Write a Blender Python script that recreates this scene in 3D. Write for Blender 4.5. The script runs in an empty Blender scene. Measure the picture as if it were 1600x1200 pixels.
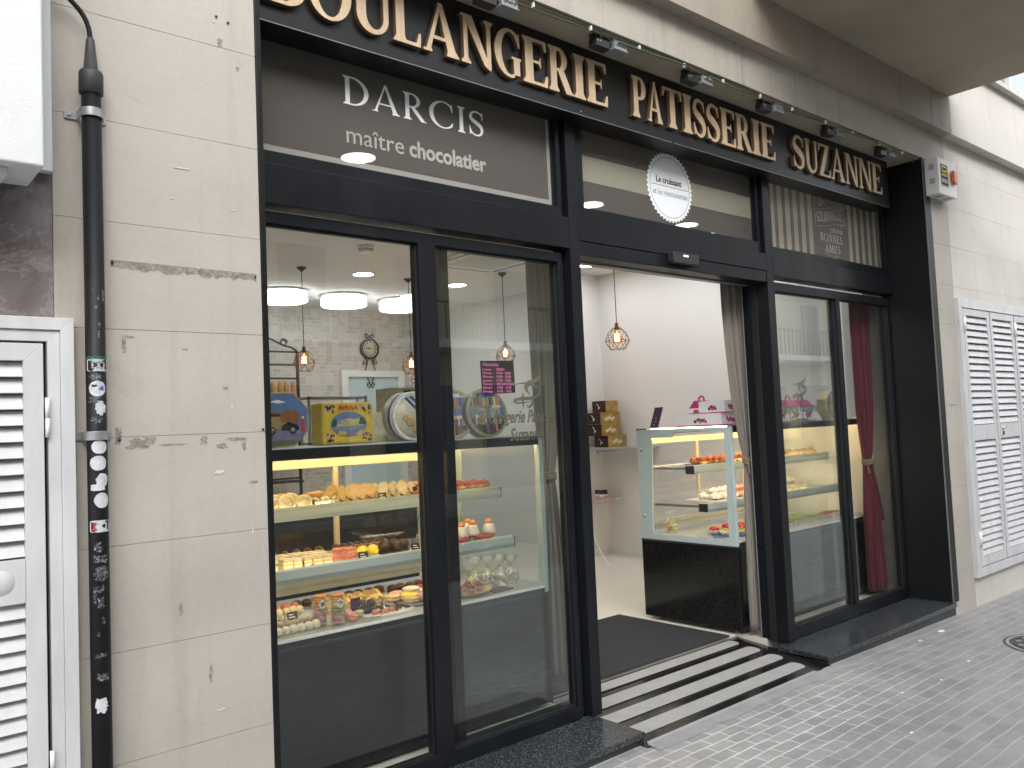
import bpy, bmesh, math, random, mathutils
from math import sin, cos, pi, radians
random.seed(7)
S = bpy.context.scene
COL = S.collection

# ---------------------------------------------------------------- camera
# world: x along the shop front, y into the shop, z up; z = 0 is the photographer's eye level
cam = bpy.data.cameras.new("camera")
cam.sensor_width = 36.0
cam.lens = 29.115
cam.clip_start = 0.05
cam.clip_end = 400
camo = bpy.data.objects.new("camera", cam)
COL.objects.link(camo)
camo.matrix_world = mathutils.Matrix((
    (0.7606156, -0.0013455, -0.6492012, 0.0),
    (-0.6477001, -0.0695680, -0.7587127, -3.0),
    (-0.0441428, 0.9975763, -0.0537860, 0.0),
    (0, 0, 0, 1)))
S.camera = camo

# ---------------------------------------------------------------- world, sun, exposure
SUN_EL, SUN_AZ = radians(30), radians(196)
W = bpy.data.worlds.new("World")
S.world = W
W.use_nodes = True
nt = W.node_tree
nt.nodes.clear()
sky = nt.nodes.new("ShaderNodeTexSky")
sky.sky_type = 'NISHITA'
sky.sun_disc = False
sky.sun_elevation = SUN_EL
sky.sun_rotation = SUN_AZ
sky.dust_density = 4.0
hs = nt.nodes.new("ShaderNodeHueSaturation")
hs.inputs["Saturation"].default_value = 0.3
bg = nt.nodes.new("ShaderNodeBackground")
bg.inputs["Strength"].default_value = 0.15
wo = nt.nodes.new("ShaderNodeOutputWorld")
nt.links.new(sky.outputs[0], hs.inputs["Color"])
nt.links.new(hs.outputs[0], bg.inputs["Color"])
nt.links.new(bg.outputs[0], wo.inputs["Surface"])

sun = bpy.data.lights.new("sun", 'SUN')
sun.energy = 1.2
sun.angle = radians(70)
sun.color = (1.0, 0.98, 0.95)
suno = bpy.data.objects.new("sun", sun)
COL.objects.link(suno)
# direction to the sun: Nishita rotation is measured from +Y towards +X
sd = mathutils.Vector((sin(SUN_AZ) * cos(SUN_EL), cos(SUN_AZ) * cos(SUN_EL), sin(SUN_EL)))
suno.rotation_euler = sd.to_track_quat('Z', 'Y').to_euler()

S.view_settings.view_transform = 'Standard'
S.view_settings.look = 'None'
S.view_settings.exposure = 1.85
S.view_settings.gamma = 1.0
S.view_settings.use_curve_mapping = False
S.render.engine = 'CYCLES'
S.cycles.transparent_max_bounces = 32
S.cycles.max_bounces = 7
S.cycles.diffuse_bounces = 4
S.cycles.glossy_bounces = 4
S.cycles.sample_clamp_indirect = 6.0
S.cycles.use_denoising = True

# ---------------------------------------------------------------- materials
MATS = {}


def _mat(name):
    m = bpy.data.materials.new(name)
    m.use_nodes = True
    t = m.node_tree
    b = t.nodes["Principled BSDF"]
    return m, t, b


def ramp(t, fac, stops):
    r = t.nodes.new("ShaderNodeValToRGB")
    e = r.color_ramp.elements
    while len(e) < len(stops):
        e.new(0.5)
    for el, (p, c) in zip(e, stops):
        el.position = p
        el.color = (*c, 1)
    t.links.new(fac, r.inputs[0])
    return r


def mixc(t, fac, a, b, mode='MIX'):
    n = t.nodes.new("ShaderNodeMix")
    n.data_type = 'RGBA'
    n.blend_type = mode
    for sock, v in ((n.inputs[0], fac), (n.inputs[6], a), (n.inputs[7], b)):
        if isinstance(v, bpy.types.NodeSocket):
            t.links.new(v, sock)
        elif isinstance(v, (int, float)):
            sock.default_value = v
        else:
            sock.default_value = (*v, 1)
    return n.outputs[2]


def coords(t, scale=(1, 1, 1), kind="Object", rot=(0, 0, 0)):
    c = t.nodes.new("ShaderNodeTexCoord")
    mp = t.nodes.new("ShaderNodeMapping")
    mp.inputs["Scale"].default_value = scale
    mp.inputs["Rotation"].default_value = rot
    t.links.new(c.outputs[kind], mp.inputs["Vector"])
    return mp.outputs[0]


def noise(t, vec, scale, detail=4, rough=0.55, dist=0.0):
    n = t.nodes.new("ShaderNodeTexNoise")
    n.inputs["Scale"].default_value = scale
    n.inputs["Detail"].default_value = detail
    n.inputs["Roughness"].default_value = rough
    n.inputs["Distortion"].default_value = dist
    t.links.new(vec, n.inputs["Vector"])
    return n.outputs["Fac"]


def bump(t, b, h, strength=0.2, dist=0.01):
    n = t.nodes.new("ShaderNodeBump")
    n.inputs["Strength"].default_value = strength
    n.inputs["Distance"].default_value = dist
    t.links.new(h, n.inputs["Height"])
    t.links.new(n.outputs[0], b.inputs["Normal"])


def pm(name, col, rough=0.5, metal=0.0, var=0.12, scale=8.0, bmp=0.0, bscale=60.0, col2=None, spec=0.5, coat=0.0,
       stretch=(1, 1, 1), sss=0.0, sheen=0.0):
    """a plain procedural material: a base colour that wanders a little, and a fine bump"""
    if name in MATS:
        return MATS[name]
    m, t, b = _mat(name)
    v = coords(t, stretch)
    f = noise(t, v, scale)
    c2 = col2 or tuple(max(0, x * (1 - 2.2 * var)) for x in col)
    r = ramp(t, f, [(0.3, c2), (0.7, col)])
    t.links.new(r.outputs[0], b.inputs["Base Color"])
    b.inputs["Roughness"].default_value = rough
    b.inputs["Metallic"].default_value = metal
    b.inputs["Specular IOR Level"].default_value = spec
    b.inputs["Coat Weight"].default_value = coat
    if sss:
        b.inputs["Subsurface Weight"].default_value = sss
        b.inputs["Subsurface Radius"].default_value = (0.01, 0.006, 0.004)
    if sheen:
        b.inputs["Sheen Weight"].default_value = sheen
    if bmp:
        bump(t, b, noise(t, v, bscale, 3), bmp, 0.004)
    MATS[name] = m
    return m


def em(name, col, strength):
    m = bpy.data.materials.new(name)
    m.use_nodes = True
    t = m.node_tree
    b = t.nodes["Principled BSDF"]
    b.inputs["Base Color"].default_value = (0.8, 0.8, 0.8, 1)
    b.inputs["Emission Color"].default_value = (*col, 1)
    b.inputs["Emission Strength"].default_value = strength
    MATS[name] = m
    return m


def glass(name, tint=(0.93, 0.96, 0.95), ior=1.5, k=1.6, haze=0.0, hazecol=(0.5, 0.52, 0.5)):
    """thin pane: tinted straight-through light plus a Fresnel mirror, optionally a faint uneven haze"""
    m = bpy.data.materials.new(name)
    m.use_nodes = True
    t = m.node_tree
    t.nodes.clear()
    o = t.nodes.new("ShaderNodeOutputMaterial")
    tr = t.nodes.new("ShaderNodeBsdfTransparent")
    tr.inputs[0].default_value = (*tint, 1)
    gl = t.nodes.new("ShaderNodeBsdfGlossy")
    gl.inputs["Roughness"].default_value = 0.0
    gl.inputs["Color"].default_value = (0.95, 0.97, 0.97, 1)
    fr = t.nodes.new("ShaderNodeFresnel")
    ge = t.nodes.new("ShaderNodeNewGeometry")
    sg = t.nodes.new("ShaderNodeMath")          # +1 on the way in, -1 on the way out
    sg.operation = 'MULTIPLY_ADD'
    sg.inputs[1].default_value = -2.0
    sg.inputs[2].default_value = 1.0
    t.links.new(ge.outputs["Backfacing"], sg.inputs[0])
    pw = t.nodes.new("ShaderNodeMath")
    pw.operation = 'POWER'
    pw.inputs[0].default_value = ior
    t.links.new(sg.outputs[0], pw.inputs[1])
    t.links.new(pw.outputs[0], fr.inputs["IOR"])
    mu = t.nodes.new("ShaderNodeMath")
    mu.operation = 'MULTIPLY'
    mu.use_clamp = True
    mu.inputs[1].default_value = k
    t.links.new(fr.outputs[0], mu.inputs[0])
    base = tr.outputs[0]
    if haze:
        df = t.nodes.new("ShaderNodeBsdfDiffuse")
        df.inputs[0].default_value = (*hazecol, 1)
        v = coords(t)
        f = noise(t, v, 3.0, 5)
        r = ramp(t, f, [(0.35, (0.3 * haze,) * 3), (0.75, (haze,) * 3)])
        mh = t.nodes.new("ShaderNodeMixShader")
        t.links.new(r.outputs[0], mh.inputs[0])
        t.links.new(base, mh.inputs[1])
        t.links.new(df.outputs[0], mh.inputs[2])
        base = mh.outputs[0]
    mx = t.nodes.new("ShaderNodeMixShader")
    t.links.new(mu.outputs[0], mx.inputs[0])
    t.links.new(base, mx.inputs[1])
    t.links.new(gl.outputs[0], mx.inputs[2])
    t.links.new(mx.outputs[0], o.inputs["Surface"])
    MATS[name] = m
    return m


def stone(name, base, stain, streak=0.5, joint_tint=None):
    """honed limestone cladding with rain streaks and grey grime"""
    m, t, b = _mat(name)
    v = coords(t)
    big = noise(t, v, 1.3, 5, 0.6)
    vs = coords(t, (9, 9, 0.7))
    st = noise(t, vs, 1.0, 6, 0.65)
    fine = noise(t, v, 45, 4)
    c = ramp(t, big, [(0.28, tuple(x * 0.87 for x in base)), (0.5, base), (0.75, tuple(x * 1.05 for x in base))]).outputs[0]
    # each slab has its own cast: cells as tall as the courses
    cell = noise(t, coords(t, (0.8, 0.8, 3.05)), 0.9, 0)
    c = mixc(t, 1.0, c, ramp(t, cell, [(0.35, (0.95, 0.945, 0.93)), (0.65, (1.02, 1.015, 1.01))]).outputs[0], 'MULTIPLY')
    sr = ramp(t, st, [(0.52, (0, 0, 0)), (0.78, (streak,) * 3)]).outputs[0]
    c = mixc(t, sr, c, stain)
    fr_ = ramp(t, fine, [(0.35, (0.94, 0.94, 0.94)), (0.7, (1, 1, 1))]).outputs[0]
    c = mixc(t, 1.0, c, fr_, 'MULTIPLY')
    blot = noise(t, v, 5.5, 6, 0.7, 0.6)
    br = ramp(t, blot, [(0.58, (0, 0, 0)), (0.82, (0.45,) * 3)]).outputs[0]
    c = mixc(t, br, c, tuple(x * 0.9 for x in stain))
    t.links.new(c, b.inputs["Base Color"])
    b.inputs["Roughness"].default_value = 0.62
    bump(t, b, fine, 0.08, 0.003)
    MATS[name] = m
    return m


def granite(name, dark, light, rough=0.22, scale=170):
    m, t, b = _mat(name)
    v = coords(t)
    f = noise(t, v, scale, 3, 0.7)
    g = noise(t, v, 2.2, 4)
    c = ramp(t, f, [(0.42, dark), (0.6, tuple(0.5 * (a + b_) for a, b_ in zip(dark, light))), (0.72, light)]).outputs[0]
    d = ramp(t, g, [(0.35, (0.75,) * 3), (0.7, (1.1,) * 3)]).outputs[0]
    c = mixc(t, 1.0, c, d, 'MULTIPLY')
    t.links.new(c, b.inputs["Base Color"])
    b.inputs["Roughness"].default_value = rough
    MATS[name] = m
    return m
GLYPHS = {'B':{'A':[0.873,[[6,4,196,2,208,6,209,46,195,58,190,92,245,273,250,278,265,279,552,277,594,112,590,62,575,42,575,12,581,3,871,4,875,12,873,48,854,55,804,123,798,119,796,108,665,492,490,1015,481,1021,387,1019,383,1012,390,981,389,965,81,65,69,52,6,50,2,31],[273,345,270,354,280,388,419,834,423,834,427,823,446,742,537,350,523,344]]],'B':[0.701,[[6,4,404,2,435,6,512,30,562,57,598,85,639,131,668,181,686,235,690,308,681,350,658,408,613,469,566,508,510,542,548,577,570,604,591,638,608,685,617,727,617,773,608,815,592,859,569,897,538,932,488,968,427,993,358,1002,15,1002,4,998,3,958,19,947,28,935,60,873,63,854,63,138,28,65,19,55,3,46,2,12],[265,68,260,81,260,496,273,502,354,502,385,498,423,478,443,458,474,404,494,323,494,242,481,185,466,146,438,106,420,88,392,72,369,67],[265,568,260,581,260,927,269,933,369,932,385,925,403,904,424,858,436,792,436,704,416,619,398,588,373,569]]],'E':[0.638,[[6,4,612,2,622,4,627,12,637,181,637,246,631,251,600,251,592,246,535,77,529,69,273,67,262,71,260,465,273,471,408,470,416,462,454,383,462,380,463,600,462,620,454,617,416,538,408,530,269,529,262,533,260,538,260,627,262,929,273,933,512,932,524,912,573,782,612,780,617,788,617,827,610,969,604,998,592,1002,19,1002,8,1001,3,996,3,958,19,947,28,935,60,873,63,858,63,138,28,65,19,55,3,46,2,12]]],'G':[0.864,[[456,-19,496,-21,538,-17,619,2,625,12,626,54,631,59,788,60,800,63,802,381,808,390,846,391,852,400,851,435,842,440,554,440,542,437,541,400,544,392,600,390,606,381,606,85,600,74,565,57,515,45,485,44,415,64,369,95,335,129,292,188,261,250,242,304,218,423,213,485,218,577,229,646,245,708,263,754,303,831,329,865,369,905,415,936,458,951,508,956,544,950,604,924,635,902,665,871,716,796,773,665,781,660,806,662,809,669,810,754,806,773,806,873,800,964,792,963,746,936,662,982,612,1001,562,1013,500,1021,423,1017,362,1004,281,973,211,931,146,875,95,812,51,735,22,658,2,562,2,438,22,342,38,296,62,244,121,154,156,115,192,83,281,27,362,-4]]],'I':[0.325,[[6,4,312,2,324,8,324,46,299,62,263,131,260,150,260,858,299,938,308,949,324,958,323,998,312,1002,15,1002,3,996,3,958,19,947,28,935,60,873,63,858,63,138,28,65,19,55,3,46,2,12]]],'L':[0.659,[[6,4,623,2,633,4,638,10,648,196,648,262,642,270,612,271,604,265,541,69,308,67,294,73,260,142,260,538,260,862,299,938,308,949,324,958,323,998,312,1002,15,1002,3,996,3,958,19,947,28,935,60,873,63,858,63,138,28,65,19,55,3,46,2,12]]],'N':[0.831,[[726,-19,759,-19,760,-4,767,12,768,881,804,943,828,958,827,998,815,1002,615,1002,603,996,603,958,627,946,661,892,667,873,667,235,666,219,662,217,310,996,296,1002,54,1002,35,1001,30,996,31,956,38,952,88,951,94,942,94,127,89,112,56,58,30,46,31,6,42,2,242,2,255,8,255,46,230,58,197,112,190,131,190,788,192,804,196,806,597,54,662,16,671,4,690,0]]],'O':[0.98,[[463,-19,508,-21,550,-17,658,11,735,49,773,75,825,119,892,203,923,258,947,312,962,362,979,458,978,546,967,619,954,665,923,742,893,796,859,842,827,879,792,909,700,970,623,1001,573,1013,517,1019,473,1021,431,1017,369,1004,323,989,238,947,173,898,137,862,92,805,49,727,22,658,2,554,2,442,22,342,45,281,69,233,118,162,173,102,227,61,265,37,304,19,369,-4],[473,42,415,57,365,87,338,110,314,138,276,196,238,285,214,381,206,442,206,558,222,658,242,727,278,808,312,859,342,894,400,936,454,955,508,958,565,943,616,912,659,869,699,812,735,735,759,650,775,538,775,462,767,388,747,300,726,242,685,164,659,131,623,94,581,65,527,45]]],'P':[0.638,[[6,4,312,2,323,6,324,46,299,62,260,138,260,435,269,440,373,441,431,453,465,466,525,504,567,546,597,592,625,677,629,719,625,765,612,812,593,854,546,917,515,943,473,970,423,989,385,998,331,1002,15,1002,4,998,3,958,19,947,28,935,60,873,63,854,63,138,28,65,19,55,3,46,2,12],[265,510,260,523,261,865,292,925,300,932,342,933,362,928,377,917,392,897,420,831,433,754,428,650,412,585,389,538,362,513]]],'R':[0.785,[[6,4,312,2,323,6,324,46,299,62,260,138,260,462,265,470,281,471,300,471,308,465,558,5,810,4,813,15,811,38,754,59,738,77,557,404,506,496,487,504,486,508,544,554,581,604,604,654,617,712,617,758,601,827,578,873,550,910,527,932,481,964,435,985,385,998,335,1002,6,1000,2,992,3,958,19,947,28,935,62,869,63,850,63,138,28,65,19,55,3,46,2,12],[265,537,260,550,261,865,292,925,300,932,342,933,362,928,375,919,392,899,408,869,420,835,433,754,428,677,408,600,386,562,362,542,342,537]]],'S':[0.593,[[267,-12,350,-13,388,-4,442,19,493,58,516,85,547,135,570,200,583,265,582,327,566,392,543,442,498,504,465,536,408,581,191,712,169,734,164,758,169,796,182,838,198,865,223,890,273,913,315,917,350,912,400,893,427,875,448,854,468,819,480,785,496,765,510,677,519,671,537,673,540,688,537,769,544,800,537,838,536,935,532,965,527,969,523,967,486,931,477,927,438,955,385,981,319,998,277,998,250,998,196,985,154,966,108,933,73,893,45,846,15,762,10,735,10,681,15,658,39,600,65,564,112,518,150,488,369,348,402,315,420,285,428,254,428,192,416,146,401,119,378,96,342,76,312,68,269,68,212,86,162,122,126,177,108,235,81,258,65,346,50,352,37,346,44,65,50,28,58,29,108,71,112,70,149,38,187,15]]],'T':[0.773,[[229,4,535,2,547,8,547,46,526,58,483,146,484,927,496,933,665,932,674,919,728,765,738,760,765,760,773,763,775,773,762,998,750,1002,550,1002,23,1002,10,996,2,838,2,769,8,760,27,760,37,769,102,931,277,933,290,927,290,146,247,58,226,46,225,12]]],'U':[0.81,[[383,-19,423,-21,508,-4,571,23,615,52,655,88,693,138,724,200,740,258,744,288,745,858,786,946,809,958,809,996,804,1001,788,1002,585,1002,572,996,572,958,597,946,636,862,636,296,624,238,607,192,581,150,558,123,523,95,488,80,462,75,431,75,400,84,369,99,323,141,299,177,280,219,260,312,260,858,301,946,324,958,324,996,319,1001,304,1002,15,1002,3,996,3,958,24,946,63,862,64,312,75,235,88,196,131,118,160,85,203,46,281,3,335,-13]]],'Z':[0.731,[[18,4,715,2,731,8,740,185,740,254,735,259,704,259,695,254,639,77,631,68,273,67,262,73,680,919,685,928,701,938,702,954,717,996,708,1002,54,1002,42,998,37,965,25,781,26,765,35,760,54,760,62,768,124,912,138,932,446,933,459,927,89,162,46,75,30,62,28,38,17,12]]]},'D':{'A':[0.909,[[6,4,181,2,192,6,193,31,174,46,165,69,165,81,229,273,235,278,250,279,619,278,626,273,631,258,681,85,671,42,657,31,660,4,910,4,913,12,912,33,885,41,835,90,819,95,815,103,685,460,482,1015,473,1021,412,1019,413,992,408,973,84,46,73,37,8,36,2,27],[254,330,249,335,253,350,435,896,438,899,442,896,447,885,479,777,607,335,596,329]]],'C':[0.918,[[483,-19,527,-21,619,-8,685,11,765,49,813,81,846,112,849,173,875,238,846,258,838,257,793,173,746,121,681,72,631,49,573,33,504,29,438,42,373,69,304,118,256,169,222,219,184,300,164,365,148,469,148,535,165,638,195,727,222,781,254,828,304,882,342,912,388,939,473,967,546,971,596,962,642,947,710,908,740,885,781,842,827,665,835,660,854,660,859,665,860,692,852,831,852,931,846,960,838,959,800,930,712,978,650,1001,573,1017,492,1021,423,1013,346,993,262,955,181,898,125,842,69,762,30,677,11,608,2,550,2,446,10,396,22,346,47,281,69,238,108,180,181,102,265,43,358,3,423,-13]]],'D':[0.808,[[6,4,335,2,450,26,546,68,597,100,635,129,685,179,720,223,763,296,789,365,806,446,810,504,805,558,781,658,763,704,735,754,690,815,617,885,554,928,500,955,450,974,365,994,269,1002,15,1002,4,998,4,967,27,958,73,900,75,885,75,108,71,96,27,42,4,33,2,12],[215,53,210,65,210,942,219,948,304,948,354,940,396,928,440,908,477,885,542,829,589,769,626,700,647,642,663,565,667,508,663,435,647,358,628,304,589,231,552,181,515,145,465,107,415,80,354,60,304,52]]],'I':[0.285,[[6,4,273,2,286,8,285,33,258,42,212,100,210,115,210,892,214,904,258,958,285,967,285,998,273,1002,15,1002,3,996,4,967,27,958,71,904,75,888,75,108,71,96,27,42,4,33,2,12]]],'R':[0.785,[[6,4,273,2,286,8,285,33,258,42,210,104,210,462,215,470,231,471,258,471,267,465,615,6,631,2,810,4,813,15,810,27,765,38,748,46,477,389,405,481,408,486,469,515,519,552,562,604,589,662,602,723,598,777,578,838,542,893,512,925,469,955,423,978,369,994,292,1002,6,1000,2,992,4,967,23,962,44,938,73,900,75,881,75,108,71,96,27,42,4,33,2,12],[215,522,210,535,211,900,250,946,315,948,365,934,396,913,413,896,439,862,453,835,471,773,471,696,455,638,441,612,400,560,350,530,308,521]]],'S':[0.622,[[306,-4,369,-2,415,11,462,34,508,72,539,115,566,173,582,250,582,319,574,358,555,404,523,451,486,492,400,558,219,661,177,691,160,708,148,735,148,769,157,808,169,838,195,877,242,910,288,925,323,926,354,925,388,916,438,893,485,851,500,825,520,773,535,677,542,672,562,672,566,677,567,700,564,723,563,892,559,965,558,972,550,971,496,921,412,968,365,981,308,988,246,983,191,965,142,935,106,900,84,869,57,812,41,754,37,704,42,673,55,638,80,600,123,556,196,503,392,385,440,342,462,309,475,265,475,208,471,185,459,150,435,111,420,96,388,76,350,61,319,56,292,56,238,69,176,104,138,146,115,192,104,231,84,250,69,343,62,351,42,351,37,346,37,331,40,312,48,35,50,27,62,29,104,64,112,84,115,85,157,50,200,24,242,7]]]},'M':{'A':[0.708,[[6,4,169,2,181,6,183,46,168,62,164,104,203,269,209,277,223,279,431,279,442,275,471,127,467,65,452,46,452,12,456,4,696,2,708,6,708,52,687,62,633,131,526,531,398,1015,388,1021,313,1019,310,1012,316,973,70,62,62,56,6,54,2,35],[231,349,226,358,233,392,334,808,338,820,342,821,346,813,356,754,428,354,415,348]]],'B':[0.577,[[6,4,335,2,365,7,408,22,458,52,490,81,534,142,554,192,567,246,567,319,558,365,539,415,512,463,475,504,424,542,470,604,489,642,505,700,510,742,505,800,489,858,476,885,458,916,427,952,388,978,338,997,296,1002,19,1002,8,1001,3,996,3,950,22,938,55,881,60,862,60,135,55,119,22,62,3,50,2,12],[227,72,221,85,222,496,235,502,296,502,319,498,346,482,363,462,378,438,393,400,410,304,405,227,385,150,358,99,331,77,312,71],[227,572,221,585,222,923,231,929,312,928,325,919,334,904,352,854,363,758,359,688,347,627,328,585,315,573]]],'E':[0.526,[[6,4,508,2,520,8,533,223,532,246,527,251,492,251,484,246,423,73,235,71,222,77,222,462,235,467,333,465,376,381,385,377,387,600,385,623,377,620,339,542,331,533,227,534,221,542,221,662,223,925,235,929,406,927,465,785,473,779,508,780,513,788,500,998,488,1002,19,1002,8,1001,3,996,3,950,22,938,55,881,60,862,60,135,55,119,22,62,3,50,2,12]]],'M':[0.807,[[6,4,188,2,201,8,202,46,198,54,146,57,141,65,142,666,146,666,150,654,299,81,314,27,319,22,408,21,416,27,422,65,581,758,585,758,587,723,586,65,581,57,538,56,531,52,530,8,542,2,792,2,804,6,804,52,796,56,754,57,748,65,748,354,748,935,754,943,796,944,804,948,806,992,802,1000,600,1002,587,996,401,208,392,187,383,212,236,996,223,1002,8,1001,2,992,4,948,12,944,54,943,59,935,60,73,59,62,54,57,12,56,4,52,2,12]]],'N':[0.689,[[596,-19,624,-19,629,12,629,881,664,938,690,950,690,996,685,1001,669,1002,504,1002,491,996,491,950,514,938,539,900,548,877,548,246,547,227,542,224,260,996,246,1002,42,1002,31,1001,26,996,27,948,35,944,77,943,83,935,83,123,81,112,50,63,26,50,26,8,31,3,46,2,212,2,224,8,224,50,200,61,164,123,163,777,165,796,169,798,487,62,496,48,542,16,552,4,565,0]]],'O':[0.794,[[375,-19,408,-21,442,-17,515,3,585,42,652,100,708,177,755,273,778,354,794,462,790,581,770,681,732,781,685,858,625,927,562,974,515,997,481,1008,419,1019,385,1021,350,1017,312,1008,265,991,185,940,131,886,72,800,38,723,14,638,2,562,2,438,14,362,38,277,61,223,88,173,131,114,204,45,250,16,288,-1,331,-13],[373,46,327,65,281,106,249,150,222,204,196,281,179,354,167,462,167,538,179,646,196,719,222,796,249,850,281,894,327,935,377,955,419,955,462,939,505,904,547,846,585,762,609,673,621,604,625,562,625,438,613,346,593,262,570,200,547,154,504,94,462,61,419,45]]],'S':[0.481,[[221,-12,277,-13,332,4,377,33,415,76,443,127,466,200,475,254,475,323,470,358,455,408,431,454,402,496,369,533,331,567,171,685,146,715,137,750,146,819,164,865,181,889,204,907,231,916,258,917,281,912,320,892,355,858,370,827,382,785,400,766,404,754,414,677,419,672,433,673,436,681,437,769,447,788,448,804,433,877,431,969,423,967,396,934,388,931,350,962,304,985,254,998,215,998,188,993,138,974,112,955,73,916,46,873,26,827,6,750,2,708,6,673,19,631,34,600,68,554,112,510,281,379,320,331,335,296,344,258,344,200,335,154,323,123,304,94,281,78,254,68,219,68,192,76,173,88,152,104,134,127,111,169,95,235,85,248,64,262,52,346,42,352,30,346,33,250,29,208,36,142,38,28,46,29,81,63,88,65,142,19,181,-1]]]}}

M_ = MATS


def lacquer_mat(name, col):
    '''dark powder coat with a veil of dust, finger marks and an uneven sheen'''
    m, t, b = _mat(name)
    v = coords(t)
    f = noise(t, v, 6, 6, 0.7)
    sp = noise(t, v, 260, 2, 0.5)
    big = noise(t, coords(t, (2.5, 2.5, .8)), 1.6, 4)
    c = ramp(t, big, [(0.35, col), (0.8, tuple(x * 1.9 for x in col))]).outputs[0]
    c = mixc(t, ramp(t, sp, [(0.72, (0, 0, 0)), (0.8, (0.25,) * 3)]).outputs[0], c, (0.2, 0.2, 0.2))
    t.links.new(c, b.inputs["Base Color"])
    t.links.new(ramp(t, f, [(0.3, (0.26,) * 3), (0.75, (0.5,) * 3)]).outputs[0], b.inputs["Roughness"])
    b.inputs["Specular IOR Level"].default_value = 0.27
    MATS[name] = m


# the stone of the house
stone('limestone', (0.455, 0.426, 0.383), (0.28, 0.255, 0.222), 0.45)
stone('clean lit limestone', (0.62, 0.595, 0.56), (0.46, 0.43, 0.39), 0.35)  # cleaner copy for walls beyond the balcony, daylight put into its colour
stone('beam stone', (0.47, 0.44, 0.385), (0.22, 0.195, 0.17), 0.6)
stone('shaded stone', (0.36, 0.315, 0.26), (0.2, 0.17, 0.14), 0.5)  # darker copy under the balcony, the shade there put into its colour
pm('joint', (0.2, 0.185, 0.165), 0.9)
pm('render white', (0.68, 0.7, 0.71), 0.75, var=0.02, bmp=0.5, bscale=140)
pm('balcony paint', (0.44, 0.385, 0.29), 0.8, var=0.09, scale=1.6, bmp=0.15, bscale=25)
lacquer_mat('black lacquer', (0.006, 0.0072, 0.0095))
pm('black panel', (0.008, 0.0085, 0.0095), 0.42, var=0.12, scale=2, spec=0.3)
pm('black rubber', (0.012, 0.012, 0.013), 0.6)
pm('letter edge', (0.17, 0.105, 0.055), 0.5, 0.2)
pm('sign board black', (0.006, 0.007, 0.009), 0.4, var=0.1, scale=2)
pm('white aluminium', (0.6, 0.61, 0.63), 0.38, var=0.06, scale=4, col2=(0.5, 0.505, 0.51), stretch=(3, 3, .8))
pm('galvanised', (0.42, 0.44, 0.46), 0.42, 0.7, var=0.12, scale=30)
pm('steel', (0.62, 0.63, 0.63), 0.28, 0.9, var=0.06, scale=12)
pm('satin steel', (0.5, 0.53, 0.54), 0.4, 0.6, var=0.06, scale=12)
pm('white paint', (0.82, 0.81, 0.79), 0.6, var=0.02, scale=2)
pm('plaster', (0.8, 0.79, 0.775), 0.8, var=0.02, scale=1.2)
pm('ceiling paint', (0.78, 0.765, 0.74), 0.8, var=0.02, scale=1.2)
pm('white plastic', (0.8, 0.8, 0.78), 0.4, var=0.02)
pm('grey plastic', (0.27, 0.285, 0.295), 0.5, var=0.08)
pm('dark plastic', (0.03, 0.03, 0.033), 0.45)
pm('pipe black', (0.008, 0.0085, 0.0105), 0.5, var=0.2, scale=20, bmp=0.1, bscale=200, spec=0.3)
pm('heat shrink', (0.04, 0.041, 0.045), 0.55, var=0.15, scale=30, bmp=0.15)
pm('sticker paper', (0.6, 0.6, 0.63), 0.6, var=0.06, scale=60, col2=(0.45, 0.46, 0.5))

pm('red ink', (0.5, 0.06, 0.05), 0.6)
pm('green ink', (0.03, 0.16, 0.1), 0.6)
pm('blue ink', (0.08, 0.12, 0.45), 0.6)
pm('black ink', (0.02, 0.02, 0.02), 0.6)
pm('brown ink', (0.07, 0.055, 0.045), 0.6)
pm('grey ink', (0.42, 0.44, 0.48), 0.6)
pm('white vinyl', (0.86, 0.9, 0.95), 0.5, var=0.01)
pm('cable green', (0.08, 0.13, 0.06), 0.6)
pm('orange lens', (0.75, 0.13, 0.03), 0.25, var=0.1, scale=30)
pm('alarm yellow', (0.8, 0.58, 0.03), 0.5)
pm('floor cream', (0.72, 0.69, 0.6), 0.3, var=0.03, scale=1.5)
pm('cream frame', (0.72, 0.64, 0.46), 0.4, var=0.03)
pm('wrought iron', (0.035, 0.03, 0.028), 0.5, 0.3)
pm('antique bronze', (0.11, 0.08, 0.055), 0.4, 0.6)
pm('clock face', (0.6, 0.53, 0.4), 0.6, var=0.05)
pm('beige cloth', (0.25, 0.222, 0.19), 0.9, var=0.08, scale=3, bmp=0.15, bscale=300, sheen=0.2, stretch=(6, 6, .6))
pm('wine cloth', (0.165, 0.02, 0.036), 0.85, var=0.18, scale=3, bmp=0.15, bscale=300, sheen=0.2, stretch=(6, 6, .6))
pm('gold rope', (0.24, 0.2, 0.14), 0.8, bmp=0.5, bscale=150)
pm('gold vinyl', (0.22, 0.2, 0.14), 0.45, var=0.05)
pm('gold edge', (0.03, 0.03, 0.025), 0.5)
pm('gold metal', (0.62, 0.45, 0.17), 0.3, 0.7, var=0.1)
pm('chalkboard', (0.018, 0.017, 0.02), 0.7)
pm('pink chalk', (0.85, 0.25, 0.5), 0.8)
pm('rubber mat', (0.04, 0.041, 0.045), 0.85, var=0.15, scale=60)
pm('grip strip', (0.34, 0.335, 0.325), 0.75, var=0.06, scale=14, bmp=0.3, bscale=220)
pm('cement', (0.3, 0.3, 0.305), 0.85, var=0.1, scale=9, bmp=0.3, bscale=50)
pm('frosted edge', (0.5, 0.59, 0.585), 0.25, var=0.03)
granite('dark granite', (0.012, 0.0145, 0.017), (0.13, 0.145, 0.155), 0.2, 105)
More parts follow.
